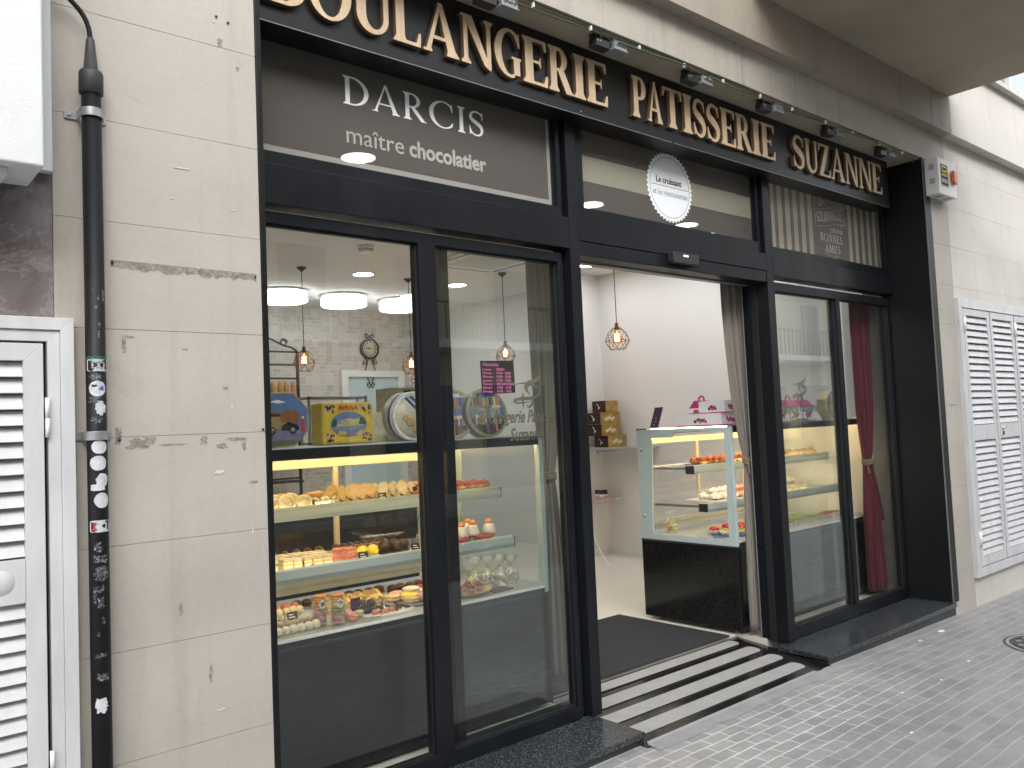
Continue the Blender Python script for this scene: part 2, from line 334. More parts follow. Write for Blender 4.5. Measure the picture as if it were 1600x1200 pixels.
granite('riser granite', (0.014, 0.015, 0.017), (0.055, 0.06, 0.065), 0.4)
granite('black granite', (0.007, 0.007, 0.007), (0.035, 0.035, 0.035), 0.14, 120)
glass('window pane', (0.96, 0.975, 0.97), 1.5, 1.25)
glass('door pane', (0.945, 0.965, 0.96), 1.5, 1.1, 0.045, (.48, .51, .5))
glass('case pane', (0.985, 0.99, 0.985), 1.45, 0.7)
glass('jar glass', (0.97, 0.975, 0.97), 1.4, 0.8)
glass('cellophane', (0.94, 0.95, 0.93), 1.6, 1.8)
glass('bulb glass', (1.0, 0.75, 0.45), 1.4, 1.0)
em('downlight glow', (0.96, 0.98, 1.0), 15.0)
em('drum glow', (0.97, 0.99, 1.0), 1.6)
em('filament glow', (1.0, 0.45, 0.13), 18.0)
em('warm tube', (1.0, 0.7, 0.34), 7.0)
em('shelf tube', (1.0, 0.74, 0.4), 7.5)
em('pilot light', (0.7, 0.85, 1.0), 1.2)


def film(name, dark, dens):
    """grey see-through window vinyl"""
    m = bpy.data.materials.new(name)
    m.use_nodes = True
    t = m.node_tree
    t.nodes.clear()
    o = t.nodes.new("ShaderNodeOutputMaterial")
    tr = t.nodes.new("ShaderNodeBsdfTransparent")
    tr.inputs[0].default_value = (0.55, 0.53, 0.51, 1)
    df = t.nodes.new("ShaderNodeBsdfDiffuse")
    df.inputs[0].default_value = (*dark, 1)
    mx = t.nodes.new("ShaderNodeMixShader")
    mx.inputs[0].default_value = dens
    t.links.new(tr.outputs[0], mx.inputs[1])
    t.links.new(df.outputs[0], mx.inputs[2])
    t.links.new(mx.outputs[0], o.inputs["Surface"])
    MATS[name] = m


film('grey film', (0.155, 0.145, 0.135), 0.6)


def brass_mat():
    m, t, b = _mat('brushed brass')
    v = coords(t, (60, 60, 2.5))
    f = noise(t, v, 1.0, 4)
    v2 = coords(t)
    g = noise(t, v2, 4, 3)
    c = ramp(t, f, [(0.3, (0.58, 0.43, 0.28)), (0.7, (0.7, 0.54, 0.365))]).outputs[0]
    d = ramp(t, g, [(0.3, (0.85,) * 3), (0.7, (1.05,) * 3)]).outputs[0]
    t.links.new(mixc(t, 1.0, c, d, 'MULTIPLY'), b.inputs["Base Color"])
    b.inputs["Metallic"].default_value = 0.25
    b.inputs["Roughness"].default_value = 0.45
    MATS['brushed brass'] = m


def marble_mat():
    m, t, b = _mat('purple marble')
    v = coords(t)
    f = noise(t, v, 4.5, 8, 0.7, 0.5)
    g = noise(t, v, 5, 6, 0.7, 0.7)
    c = ramp(t, f, [(0.3, (0.085, 0.068, 0.068)), (0.55, (0.2, 0.17, 0.175)), (0.75, (0.3, 0.27, 0.28))]).outputs[0]
    r = ramp(t, g, [(0.48, (0, 0, 0)), (0.505, (0.35,) * 3), (0.53, (0, 0, 0))]).outputs[0]
    t.links.new(mixc(t, r, c, (0.42, 0.37, 0.36)), b.inputs["Base Color"])
    b.inputs["Roughness"].default_value = 0.3
    MATS['purple marble'] = m


def pavement_mat():
    m, t, b = _mat('pavement setts')
    v = coords(t)
    br = t.nodes.new("ShaderNodeTexBrick")
    br.inputs["Color1"].default_value = (0.255, 0.254, 0.25, 1)
    br.inputs["Color2"].default_value = (0.32, 0.317, 0.31, 1)
    br.inputs["Mortar"].default_value = (0.315, 0.315, 0.31, 1)
    br.inputs["Scale"].default_value = 1.0
    br.inputs["Mortar Size"].default_value = 0.0055
    br.inputs["Mortar Smooth"].default_value = 0.35
    br.inputs["Brick Width"].default_value = 0.142
    br.inputs["Row Height"].default_value = 0.075
    br.offset = 0.37
    warp = t.nodes.new("ShaderNodeTexNoise")
    warp.inputs["Scale"].default_value = 2.5
    vm = t.nodes.new("ShaderNodeVectorMath")
    vm.operation = 'MULTIPLY_ADD'
    t.links.new(v, warp.inputs["Vector"])
    t.links.new(warp.outputs["Color"], vm.inputs[0])
    vm.inputs[1].default_value = (0.05, 0.034, 0)
    t.links.new(v, vm.inputs[2])
    t.links.new(vm.outputs[0], br.inputs["Vector"])
    big = noise(t, v, 0.9, 5, 0.6)
    mid = noise(t, v, 7, 5, 0.65)
    fine = noise(t, v, 110, 3)
    c = br.outputs["Color"]
    # the long joints are wider and paler than the short ones
    sp = t.nodes.new("ShaderNodeSeparateXYZ")
    t.links.new(vm.outputs[0], sp.inputs[0])
    pp = t.nodes.new("ShaderNodeMath")
    pp.operation = 'PINGPONG'
    pp.inputs[1].default_value = 0.0375
    t.links.new(sp.outputs["Y"], pp.inputs[0])
    rowm = ramp(t, pp.outputs[0], [(0.0045, (1, 1, 1)), (0.0075, (0, 0, 0))]).outputs[0]
    rowm = mixc(t, 1.0, rowm, ramp(t, noise(t, v, 2.2, 3), [(0.3, (0.45,) * 3), (0.6, (0.95,) * 3)]).outputs[0], 'MULTIPLY')
    c = mixc(t, rowm, c, (0.375, 0.375, 0.37))
    c = mixc(t, 1.0, c, ramp(t, big, [(0.3, (0.86,) * 3), (0.7, (1.1, 1.1, 1.09))]).outputs[0], 'MULTIPLY')
    c = mixc(t, 1.0, c, ramp(t, mid, [(0.3, (0.88,) * 3), (0.7, (1.08,) * 3)]).outputs[0], 'MULTIPLY')
    c = mixc(t, 1.0, c, ramp(t, fine, [(0.3, (0.88,) * 3), (0.7, (1.08,) * 3)]).outputs[0], 'MULTIPLY')
    # pale cement dust trodden out of the fresh joints by the new ramp
    sx = t.nodes.new("ShaderNodeVectorMath")
    sx.operation = 'DISTANCE'
    mp = t.nodes.new("ShaderNodeMapping")
    mp.inputs["Scale"].default_value = (0.55, 1.3, 0)
    t.links.new(v, mp.inputs["Vector"])
    t.links.new(mp.outputs[0], sx.inputs[0])
    sx.inputs[1].default_value = (0.55 * 3.6, 1.3 * -0.55, 0)
    dr = ramp(t, sx.outputs["Value"], [(0.25, (1, 1, 1)), (0.9, (0, 0, 0))]).outputs[0]
    mort = ramp(t, br.outputs["Fac"], [(0.2, (0.12,) * 3), (0.9, (0.9,) * 3)]).outputs[0]
    dm = mixc(t, 1.0, dr, mort, 'MULTIPLY')
    dm = mixc(t, 1.0, dm, ramp(t, mid, [(0.35, (0.35,) * 3), (0.65, (1,) * 3)]).outputs[0], 'MULTIPLY')
    c = mixc(t, dm, c, (0.66, 0.66, 0.65))
    t.links.new(c, b.inputs["Base Color"])
    b.inputs["Roughness"].default_value = 0.48
    inv = t.nodes.new("ShaderNodeMath")
    inv.operation = 'MULTIPLY_ADD'
    inv.inputs[1].default_value = -1.0
    t.links.new(br.outputs["Fac"], inv.inputs[0])
    t.links.new(fine, inv.inputs[2])
    bump(t, b, inv.outputs[0], 0.35, 0.004)
    MATS['pavement setts'] = m


def mosaic_mat():
    m, t, b = _mat('mosaic tile')
    v = coords(t, rot=(radians(90), 0, 0))

    def brick(w, h, off):
        br = t.nodes.new("ShaderNodeTexBrick")
        br.inputs["Color1"].default_value = (0.47, 0.435, 0.38, 1)
        br.inputs["Color2"].default_value = (0.63, 0.59, 0.53, 1)
        br.inputs["Mortar"].default_value = (0.66, 0.63, 0.57, 1)
        br.inputs["Scale"].default_value = 1.0
        br.inputs["Mortar Size"].default_value = 0.004
        br.inputs["Brick Width"].default_value = w
        br.inputs["Row Height"].default_value = h
        br.offset = off
        t.links.new(v, br.inputs["Vector"])
        return br
    a = brick(0.1, 0.1, 0.0)
    c_ = brick(0.1, 0.05, 0.5)
    sel = brick(0.3, 0.2, 0.5)
    sv = ramp(t, sel.outputs["Color"], [(0.52, (0, 0, 0)), (0.54, (1, 1, 1))]).outputs[0]
    t.links.new(mixc(t, sv, a.outputs["Color"], c_.outputs["Color"]), b.inputs["Base Color"])
    b.inputs["Roughness"].default_value = 0.25
    MATS['mosaic tile'] = m


def streaked(name, base, dark, scale, rough):
    m, t, b = _mat(name)
    f = noise(t, coords(t, (1, 1, 1)), scale, 6, 0.7)
    t.links.new(ramp(t, f, [(0.3, dark), (0.7, base)]).outputs[0], b.inputs["Base Color"])
    b.inputs["Roughness"].default_value = rough
    bump(t, b, f, 0.3, 0.004)
    MATS[name] = m




def ghost(name, c1, c2, lo, hi, scale, top=0.8):
    '''worn residue that lets the surface below show through'''
    m, t, b = _mat(name)
    v = coords(t)
    f = noise(t, v, scale, 5, 0.7)
    g = noise(t, v, scale * 0.25, 3)
    t.links.new(ramp(t, g, [(0.35, c1), (0.65, c2)]).outputs[0], b.inputs["Base Color"])
    b.inputs["Roughness"].default_value = 0.8
    t.links.new(ramp(t, f, [(lo, (0, 0, 0)), (hi, (top,) * 3)]).outputs[0], b.inputs["Alpha"])
    MATS[name] = m


ghost('glue ghost', (0.13, 0.12, 0.11), (0.24, 0.22, 0.2), 0.3, 0.75, 45, 0.46)
ghost('worn sticker', (0.3, 0.31, 0.33), (0.5, 0.51, 0.54), 0.42, 0.68, 160, 0.6)
ghost('faint smudge', (0.2, 0.185, 0.165), (0.27, 0.25, 0.225), 0.32, 0.8, 40, 0.5)
brass_mat()
marble_mat()
pavement_mat()
mosaic_mat()

# ---------------------------------------------------------------- mesh building
ORG = {}      # world origin of each parent, for things that are not rotated


def tag(o, label=None, cat=None, group=None, kind=None):
    for k, v in (("label", label), ("category", cat), ("group", group), ("kind", kind)):
        if v:
            o[k] = v
    return o


def thing(name, label, cat, loc=(0, 0, 0), rz=0.0, group=None):
    o = bpy.data.objects.new(name, None)
    o.empty_display_size = 0.05
    COL.objects.link(o)
    o.location = loc
    o.rotation_euler = (0, 0, rz)
    ORG[o] = mathutils.Vector(loc)
    return tag(o, label, cat, group)


def copy_thing(src, loc, rz=None, label=None, group=None, scale=None):
    r = src.copy()
    COL.objects.link(r)
    r.location = loc
    if rz is not None:
        r.rotation_euler = (src.rotation_euler[0], src.rotation_euler[1], rz)
    if scale is not None:
        r.scale = (scale,) * 3 if isinstance(scale, (int, float)) else scale
    if label:
        r["label"] = label
    if group:
        r["group"] = group
    for ch in list(src.children):
        c = ch.copy()
        COL.objects.link(c)
        c.parent = r
        for g in ch.children:
            d = g.copy()
            COL.objects.link(d)
            d.parent = c
    return r


class MB:
    def __init__(s):
        s.v, s.f, s.mi, s.sm, s.mats = [], [], [], [], []

    def m(s, mat):
        mat = M_[mat] if isinstance(mat, str) else mat
        if mat not in s.mats:
            s.mats.append(mat)
        s.cur = s.mats.index(mat)
        return s

    def add(s, vs, fs, smooth=False):
        if not s.mats:
            s.cur = 0
        b = len(s.v)
        s.v += [tuple(p) for p in vs]
        for f in fs:
            s.f.append([b + i for i in f])
            s.mi.append(s.cur if s.mats else 0)
            s.sm.append(smooth)
        return s

    def box(s, x0, y0, z0, x1, y1, z1):
        x0, x1 = min(x0, x1), max(x0, x1)
        y0, y1 = min(y0, y1), max(y0, y1)
        z0, z1 = min(z0, z1), max(z0, z1)
        return s.add([(x0, y0, z0), (x1, y0, z0), (x1, y1, z0), (x0, y1, z0), (x0, y0, z1), (x1, y0, z1), (x1, y1, z1), (x0, y1, z1)],
                     [(0, 3, 2, 1), (4, 5, 6, 7), (0, 1, 5, 4), (1, 2, 6, 5), (2, 3, 7, 6), (3, 0, 4, 7)])

    def prism(s, poly, a, b, axis='y'):
        """polygon in the plane across an axis, pushed from a to b (poly coordinates: y -> (x,z), x -> (y,z), z -> (x,y))"""
        area = sum(poly[i][0] * poly[(i + 1) % len(poly)][1] - poly[(i + 1) % len(poly)][0] * poly[i][1] for i in range(len(poly)))
        if area < 0:
            poly = poly[::-1]
        def P(p, t):
            return (p[0], t, p[1]) if axis == 'y' else (t, p[0], p[1]) if axis == 'x' else (p[0], p[1], t)
        n = len(poly)
        vs = [P(p, a) for p in poly] + [P(p, b) for p in poly]
        front = list(range(n))
        back = list(range(2 * n - 1, n - 1, -1))
        side = [(i, i + n, (i + 1) % n + n, (i + 1) % n) for i in range(n)]
        if (axis == 'y') == (a < b):
            pass
        else:
            front, back = front[::-1], back[::-1]
            side = [q[::-1] for q in side]
        return s.add(vs, [front, back] + side)

    def tube(s, pts, r, n=10, cap=True, closed=False):
        pts = [mathutils.Vector(p) for p in pts]
        k = len(pts)
        rs = r if isinstance(r, (list, tuple)) else [r] * k
        vs = []
        up = None
        for i, p in enumerate(pts):
            if closed:
                d = pts[(i + 1) % k] - pts[i - 1]
            else:
                d = pts[min(i + 1, k - 1)] - pts[max(i - 1, 0)]
            d.normalize()
            if up is None:
                up = mathutils.Vector((0, 0, 1)) if abs(d.z) < 0.9 else mathutils.Vector((1, 0, 0))
            a = (up - d * up.dot(d)).normalized()
            up = a
            b = d.cross(a)
            for j in range(n):
                t = 2 * pi * j / n
                vs.append(p + (a * cos(t) + b * sin(t)) * rs[i])
        fs = []
        for i in range(k if closed else k - 1):
            i2 = (i + 1) % k
            for j in range(n):
                j2 = (j + 1) % n
                fs.append((i * n + j, i * n + j2, i2 * n + j2, i2 * n + j))
        s.add(vs, fs, True)
        if cap and not closed:
            s.add([vs[j] for j in range(n)], [list(range(n))[::-1]])
            s.add([vs[(k - 1) * n + j] for j in range(n)], [list(range(n))])
        return s

    def lathe(s, prof, c=(0, 0, 0), n=20, axis='z', smooth=True, sx=1.0, sy=1.0, wob=0.0):
        vs, fs = [], []
        k = len(prof)
        for i, (r, h) in enumerate(prof):
            for j in range(n):
                t = 2 * pi * j / n
                q = 1 + (wob * sin(5 * t + i) + wob * 0.6 * sin(9 * t + 2 * i) if wob else 0)
                u, w = r * q * cos(t) * sx, r * q * sin(t) * sy
                p = (u, w, h) if axis == 'z' else (u, -h, w) if axis == 'y' else (h, u, w)
                vs.append((c[0] + p[0], c[1] + p[1], c[2] + p[2]))
        for i in range(k - 1):
            for j in range(n):
                j2 = (j + 1) % n
                fs.append((i * n + j, i * n + j2, (i + 1) * n + j2, (i + 1) * n + j))
        if prof[0][0] > 1e-6:
            fs.append(list(range(n))[::-1])
        if prof[-1][0] > 1e-6:
            fs.append([(k - 1) * n + j for j in range(n)])
        return s.add(vs, fs, smooth)

    def ball(s, c, r, sz=1.0, n=12, k=7, sx=1.0, sy=1.0, wob=0.0):
        prof = [(r * sin(pi * i / k), -r * sz * cos(pi * i / k)) for i in range(k + 1)]
        return s.lathe(prof, c, n, 'z', True, sx, sy, wob)

    def xf(s, mtx):
        s.v = [tuple(mtx @ mathutils.Vector(p)) for p in s.v]
        return s

    def build(s, name, mat=None, parent=None, bev=0.0, local=False, seg=2):
        me = bpy.data.meshes.new(name)
        o0 = mathutils.Vector((0, 0, 0))
        if parent is not None and not local:
            o0 = ORG.get(parent, o0)
        me.from_pydata([(p[0] - o0.x, p[1] - o0.y, p[2] - o0.z) for p in s.v], [], s.f)
        if mat:
            me.materials.append(M_[mat] if isinstance(mat, str) else mat)
        else:
            for mm in s.mats:
                me.materials.append(mm)
            me.polygons.foreach_set("material_index", s.mi)
        me.polygons.foreach_set("use_smooth", s.sm)
        bm = bmesh.new()
        bm.from_mesh(me)
        bmesh.ops.recalc_face_normals(bm, faces=bm.faces)
        bm.to_mesh(me)
        bm.free()
        me.update()
        o = bpy.data.objects.new(name, me)
        COL.objects.link(o)
        if parent is not None:
            o.parent = parent
            ORG[o] = o0
        if bev:
            b = o.modifiers.new("bevel", 'BEVEL')
            b.width = bev
            b.segments = seg
            b.limit_method = 'ANGLE'
            b.angle_limit = radians(40)
        return o


def rrect(x0, z0, x1, z1, r, n=4):
    out = []
    for cx, cz, a0 in ((x1 - r, z1 - r, 0), (x0 + r, z1 - r, 90), (x0 + r, z0 + r, 180), (x1 - r, z0 + r, 270)):
        for i in range(n + 1):
            a = radians(a0 + 90 * i / n)
            out.append((cx + r * cos(a), cz + r * sin(a)))
    return out


def curve_mesh(splines, extrude, bevel=0.0):
    """filled flat outlines (holes allowed) -> mesh lying in XY, thickness 2 * extrude"""
    cu = bpy.data.curves.new("outline", 'CURVE')
    cu.dimensions = '2D'
    cu.fill_mode = 'BOTH'
    cu.extrude = extrude
    cu.bevel_depth = bevel
    cu.bevel_resolution = 1
    for L in splines:
        sp = cu.splines.new('POLY')
        sp.points.add(len(L) - 1)
        for p, q in zip(sp.points, L):
            p.co = (q[0], q[1], 0, 1)
        sp.use_cyclic_u = True
    return _to_mesh(cu)


def _to_mesh(data):
    o = bpy.data.objects.new("tmp", data)
    COL.objects.link(o)
    bpy.context.view_layer.update()
    dg = bpy.context.evaluated_depsgraph_get()
    me = bpy.data.meshes.new_from_object(o.evaluated_get(dg))
    bpy.data.objects.remove(o)
    return me


def place_flat(me, name, mat, parent, x, y, z, off=None, local=False, face='front', rot=0.0):
    """stand a mesh that lies in XY up so that it faces the street"""
    o0 = mathutils.Vector((0, 0, 0))
    if parent is not None and not local:
        o0 = ORG.get(parent, o0)
    for v in me.vertices:
        a, b, c = v.co
        if rot:
            a, b = a * cos(rot) - b * sin(rot), a * sin(rot) + b * cos(rot)
        if face == 'front':
            v.co = (x + a - o0.x, y - c - o0.y, z + b - o0.z)
        elif face == 'left':      # faces -x, reads from +y to -y
            v.co = (x - c - o0.x, y - a - o0.y, z + b - o0.z)
        else:                     # lies flat, face up
            v.co = (x + a - o0.x, y + b - o0.y, z + c - o0.z)
    me.materials.clear()
    me.materials.append(M_[mat])
    o = bpy.data.objects.new(name, me)
    COL.objects.link(o)
    if parent is not None:
        o.parent = parent
        ORG[o] = o0
    return o


def text_mesh(s, size, width=None, extrude=0.001, shear=0.0, bold=0.0, align='LEFT', space=1.0, line=1.0):
    cu = bpy.data.curves.new("text", 'FONT')
    cu.body = s
    cu.size = size
    cu.extrude = extrude
    cu.shear = shear
    cu.offset = bold
    cu.align_x = align
    cu.space_character = space
    cu.space_line = line
    cu.resolution_u = 3
    me = _to_mesh(cu)
    if width:
        xs = [v.co.x for v in me.vertices]
        k = width / (max(xs) - min(xs))
        x0 = min(xs)
        for v in me.vertices:
            v.co.x = (v.co.x - x0) * k if align == 'LEFT' else v.co.x * k
    return me


def glyph(setname, ch, cap, extrude, bevel=0.0, kx=1.0):
    w, cs = GLYPHS[setname][ch]
    sp = [[(L[i] / 1000 * cap * kx, L[i + 1] / 1000 * cap) for i in range(0, len(L), 2)] for L in cs]
    return curve_mesh(sp, extrude, bevel), w * cap * kx


def join_meshes(parts):
    """[(mesh, dx, dy)] -> one mesh"""
    vs, fs = [], []
    for me, dx, dy in parts:
        b = len(vs)
        vs += [(v.co.x + dx, v.co.y + dy, v.co.z) for v in me.vertices]
        fs += [[b + i for i in p.vertices] for p in me.polygons]
    out = bpy.data.meshes.new("joined")
    out.from_pydata(vs, [], fs)
    return out

# ================================================================ the setting
def struct(name, mb, mat=None):
    return tag(mb.build(name, mat), kind='structure')


GZ = -1.52


def gz(x):
    return GZ if x < 4.7 else GZ - 0.0165 * (x - 4.7)


pv = MB()
xs = [-30, -10, -3, 0, 2, 4.7, 6, 8, 12, 20, 45]
ys = [-3.6, -2, -1, 0.0]
vs = [(x, y, gz(x)) for y in ys for x in xs]
n = len(xs)
pv.add(vs, [(j * n + i, j * n + i + 1, (j + 1) * n + i + 1, (j + 1) * n + i) for j in range(len(ys) - 1) for i in range(n - 1)])
struct('pavement', pv, 'pavement setts')
kb = MB()
for i in range(n - 1):
    a, b = xs[i], xs[i + 1]
    kb.add([(a, -3.75, gz(a) + .002), (b, -3.75, gz(b) + .002), (b, -3.6, gz(b) + .002), (a, -3.6, gz(a) + .002),
            (a, -3.75, gz(a) - .14), (b, -3.75, gz(b) - .14)], [(0, 1, 2, 3), (0, 4, 5, 1)])
struct('kerb', kb, 'cement')
pm('asphalt', (0.055, 0.055, 0.057), 0.85, var=0.15, scale=12, bmp=0.3, bscale=150)
rd = MB().add([(-60, -60, -2.1), (90, -60, -2.1), (90, 40, -2.1), (-60, 40, -2.1)], [(0, 1, 2, 3)])
struct('ground', rd, 'asphalt')
rd = MB()
for i in range(n - 1):
    a, b = xs[i], xs[i + 1]
    rd.add([(a, -10.5, gz(a) - .13), (b, -10.5, gz(b) - .13), (b, -3.75, gz(b) - .13), (a, -3.75, gz(a) - .13)], [(0, 1, 2, 3)])
struct('road', rd, 'asphalt')
rd = MB().box(-30, -13, -2.05, 45, -10.5, -1.56)
struct('far_pavement', rd, 'cement')

# the room behind the shop front
XL, XR, YB, ZC, ZF = -1.2, 6.95, 7.0, 1.71, -1.452
fl = MB().box(XL, .385, ZF - .1, XR, YB, ZF).box(XL, .16, ZF - .1, 3.0, .385, ZF).box(4.81, .16, ZF - .1, XR, .385, ZF)
struct('shop_floor', fl, 'floor cream')
struct('shop_ceiling', MB().box(XL, .16, ZC, XR, YB, ZC + .12), 'ceiling paint')
bw = MB().m('mosaic tile').box(XL, YB, ZF, XR, YB + .1, ZC)
struct('back_wall', bw)
rw = MB().m('plaster').box(6.69, .1, ZF, XR - .001, 1.3, ZC).box(XR, .16, ZF - .1, XR + .1, YB, ZC).box(6.66, 3.52, ZF, XR, 3.85, ZC)
rw.m('white plastic').box(XR - .012, 1.301, ZF, XR, 3.52, ZF + .075).box(6.648, 3.508, ZF, XR - .012, 3.52, ZF + .075).box(6.648, 3.52, ZF, 6.66, 3.86, ZF + .075)
struct('side_wall', rw)
struct('left_side_wall', MB().box(XL - .1, .16, ZF - .1, XL, YB, ZC), 'plaster')

# ================================================================ the building
bld = thing('building', 'pale limestone clad building holding the black shop front', 'building', (1.19, -.3, GZ))


def cladding(name, mat, x0, x1, zs, y=-.3, xs_=(), depth=.55, gap=.0014, raw=False):
    """stone slabs with open joints over a darker backing, one mesh"""
    b = MB().m('joint').box(x0 + .002, y + .012, zs[0], x1 - .002, y + depth, zs[-1])
    b.m(mat)
    xl = [x0] + list(xs_) + [x1]
    for i in range(len(zs) - 1):
        for j in range(len(xl) - 1):
            jx = .004 * ((i * 7 + j * 5) % 3 - 1) * .15
            b.box(xl[j] + (gap / 2 if j else 0), y + jx * .4, zs[i] + gap / 2, xl[j + 1] - (gap / 2 if j < len(xl) - 2 else 0), y + .02, zs[i + 1] - gap / 2)
    return b if raw else b.build(name, None, bld)


zl = [-1.75, -1.27, -.945, -.617, -.3, .027, .358, .69, 1.006, 1.337, 1.66, 2.2]
left_pier = cladding('wall', 'limestone', .556, 1.194, zl, xs_=(), raw=True)
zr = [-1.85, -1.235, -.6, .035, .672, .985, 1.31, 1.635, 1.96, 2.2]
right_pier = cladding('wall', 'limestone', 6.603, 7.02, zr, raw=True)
cladding('wall', 'clean lit limestone', 7.021, 16, [-2.0, -1.235, -.6, .035, .672, .985, 1.31, 1.635, 1.96, 2.2], xs_=(7.5, 8.15, 8.8, 9.5, 10.2, 10.9, 12, 13, 14, 15))
cladding('beam', 'beam stone', 1.1, 6.601, [1.962, 2.2], xs_=(1.85, 2.42, 3.012, 3.606, 4.2, 4.8, 5.41, 6.0), depth=.42)
m = MB().m('balcony paint').box(1.2, -.279, 1.955, 6.6, .2, 1.9615)
m.build('beam_soffit', None, bld)
# string course and the wall above it
sc = MB().m('shaded stone')
for a, b in ((-4, -1), (-1, 2.1), (2.1, 4.4), (4.4, 6.632)):
    sc.box(a + .002, -.385, 2.2, b - .002, -.28, 2.5)
sc.box(6.636, -.385, 2.2, 6.99, -.28, 2.5)
sc.m('clean lit limestone').box(6.991, -.385, 2.2, 16, -.28, 2.499)
sc.build('string_course', None, bld)
up = MB().m('shaded stone').box(-6, -.3, 2.501, 6.98, .3, 9).m('clean lit limestone').box(6.98, -.372, 2.503, 16, .3, 2.835)
up.box(6.98, -.1, 2.95, 7.9, .3, 9).box(11.2, -.1, 2.95, 16, .3, 9)
up.build('upper_wall', None, bld)
MB().m('clean lit limestone').box(6.98, -.43, 2.835, 16, -.05, 2.875).build('ledge', None, bld)
w_ = MB().m('white aluminium').box(7.9, -.04, 2.88, 8.0, .05, 4.6).box(11.1, -.04, 2.88, 11.2, .05, 4.6).box(9.5, -.04, 2.88, 9.58, .05, 4.6).box(8.0, -.04, 2.88, 11.1, .05, 2.96).build('window', None, bld)
MB().box(8.0, .0, 2.96, 11.1, .01, 4.6).build('pane', glass('upstairs pane', (.35, .38, .4), 1.5, 2.5), w_)
pm('thin brick', (0.36, 0.25, 0.18), 0.85, var=.2, scale=16)
MB().box(6.98, -.105, 2.876, 7.9, -.1, 4.5).build('brick_panel', 'thin brick', bld)
bl = MB().m('balcony paint').box(4.2, -1.36, 2.502, 6.982, -.3005, 2.66)
bl.build('balcony', None, bld, bev=.012)
MB().m('purple marble').box(-1.5, -.296, .2, .5545, .2, .86).build('marble_panel', None, bld)
MB().m('joint').box(-1.5, -.285, -1.8, .5545, .2, .2).box(-1.5, -.285, .86, .5545, .2, 2.2).build('wall_core', None, bld)

# marks left on the stone by old fittings
pm('pale scratch', (0.68, 0.66, 0.62), 0.8)


def blot(b, cx, cz, w, h, y=-.3022, seed=1, n=26, rough=.35):
    r = random.Random(seed)
    p = []
    for i in range(n):
        t = 2 * pi * i / n
        k = 1 + rough * (r.random() - .5) * 2
        c, s_ = cos(t), sin(t)
        q = max(abs(c), abs(s_))
        p.append((cx + w / 2 * c / q ** .8 * k * .95, cz + h / 2 * s_ / q ** .8 * k * .95))
    b.prism(p, y, y + .0012, 'y')


gm = left_pier.m('glue ghost')
r_ = random.Random(3)
top = [(.712 + .465 * i / 40, .572 - .004 * i / 40) for i in range(41)]
bot = [(.712 + .465 * i / 40, .572 - .018 - .01 * r_.random() - (.008 if r_.random() > .7 else 0)) for i in range(41)]
gm.prism(top + bot[::-1], -.3022, -.301, 'y')
blot(gm, .78, .005, .06, .03, seed=4)
blot(gm, .815, .012, .035, .022, seed=5)
blot(gm, .885, -.003, .085, .006, seed=6)
blot(gm, .985, .008, .025, .028, seed=7)
blot(gm, 1.09, .006, .07, .012, seed=8)
blot(gm, 1.118, -.012, .014, .04, seed=9)
blot(gm, 1.043, -.015, .03, .018, seed=10)
blot(gm, .758, .335, .035, .01, seed=12)
blot(gm, .745, .31, .012, .045, seed=13)
blot(gm, 1.07, 1.352, .018, .03, seed=14)
blot(gm, .725, .03, .02, .045, seed=15)
gm.m('faint smudge')
for i, (x, z, w, h) in enumerate([(.99, -.735, .012, .05), (.9, -.52, .014, .04), (1.15, -.14, .04, .008),
                                  (1.13, 1.275, .012, .018), (.93, .3, .02, .006), (1.06, .175, .015, .01)]):
    blot(gm, x, z, w, h, seed=30 + i, n=14)
gm.m('pale scratch')
for i, (x, z, w, h) in enumerate([(.935, .895, .05, .004), (1.0, 1.19, .006, .006), (1.05, 1.42, .01, .005), (1.1, .78, .014, .004), (.9, .79, .01, .004), (1.08, .115, .008, .012), (.98, .57, .006, .01), (1.02, -.86, .03, .006), (1.03, -.1, .03, .012), (1.14, -.3, .005, .02)]):
    blot(gm, x, z, w, h, seed=60 + i, n=10)
gm.m('black rubber')
for x, z in ((.716, .563), (1.172, .557), (1.06, 1.44), (1.1, 1.43), (.727, .018), (1.185, .035)):
    gm.lathe([(0, .0006), (.0045, .0006), (.0045, 0)], (x, -.3032, z), 10, 'y')
gm.build('wall', None, bld)
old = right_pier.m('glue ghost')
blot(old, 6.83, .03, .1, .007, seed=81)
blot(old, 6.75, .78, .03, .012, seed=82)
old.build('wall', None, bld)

# ---------------------------------------------------------------- what faces the shop across the street (seen in the panes)
pm('opposite render', (0.6, 0.57, 0.52), 0.85, var=.05, scale=.6)
pm('opposite dark', (0.07, 0.075, 0.085), 0.4)
pm('opposite ochre', (0.58, 0.49, 0.32), 0.85, var=.05, scale=.6)


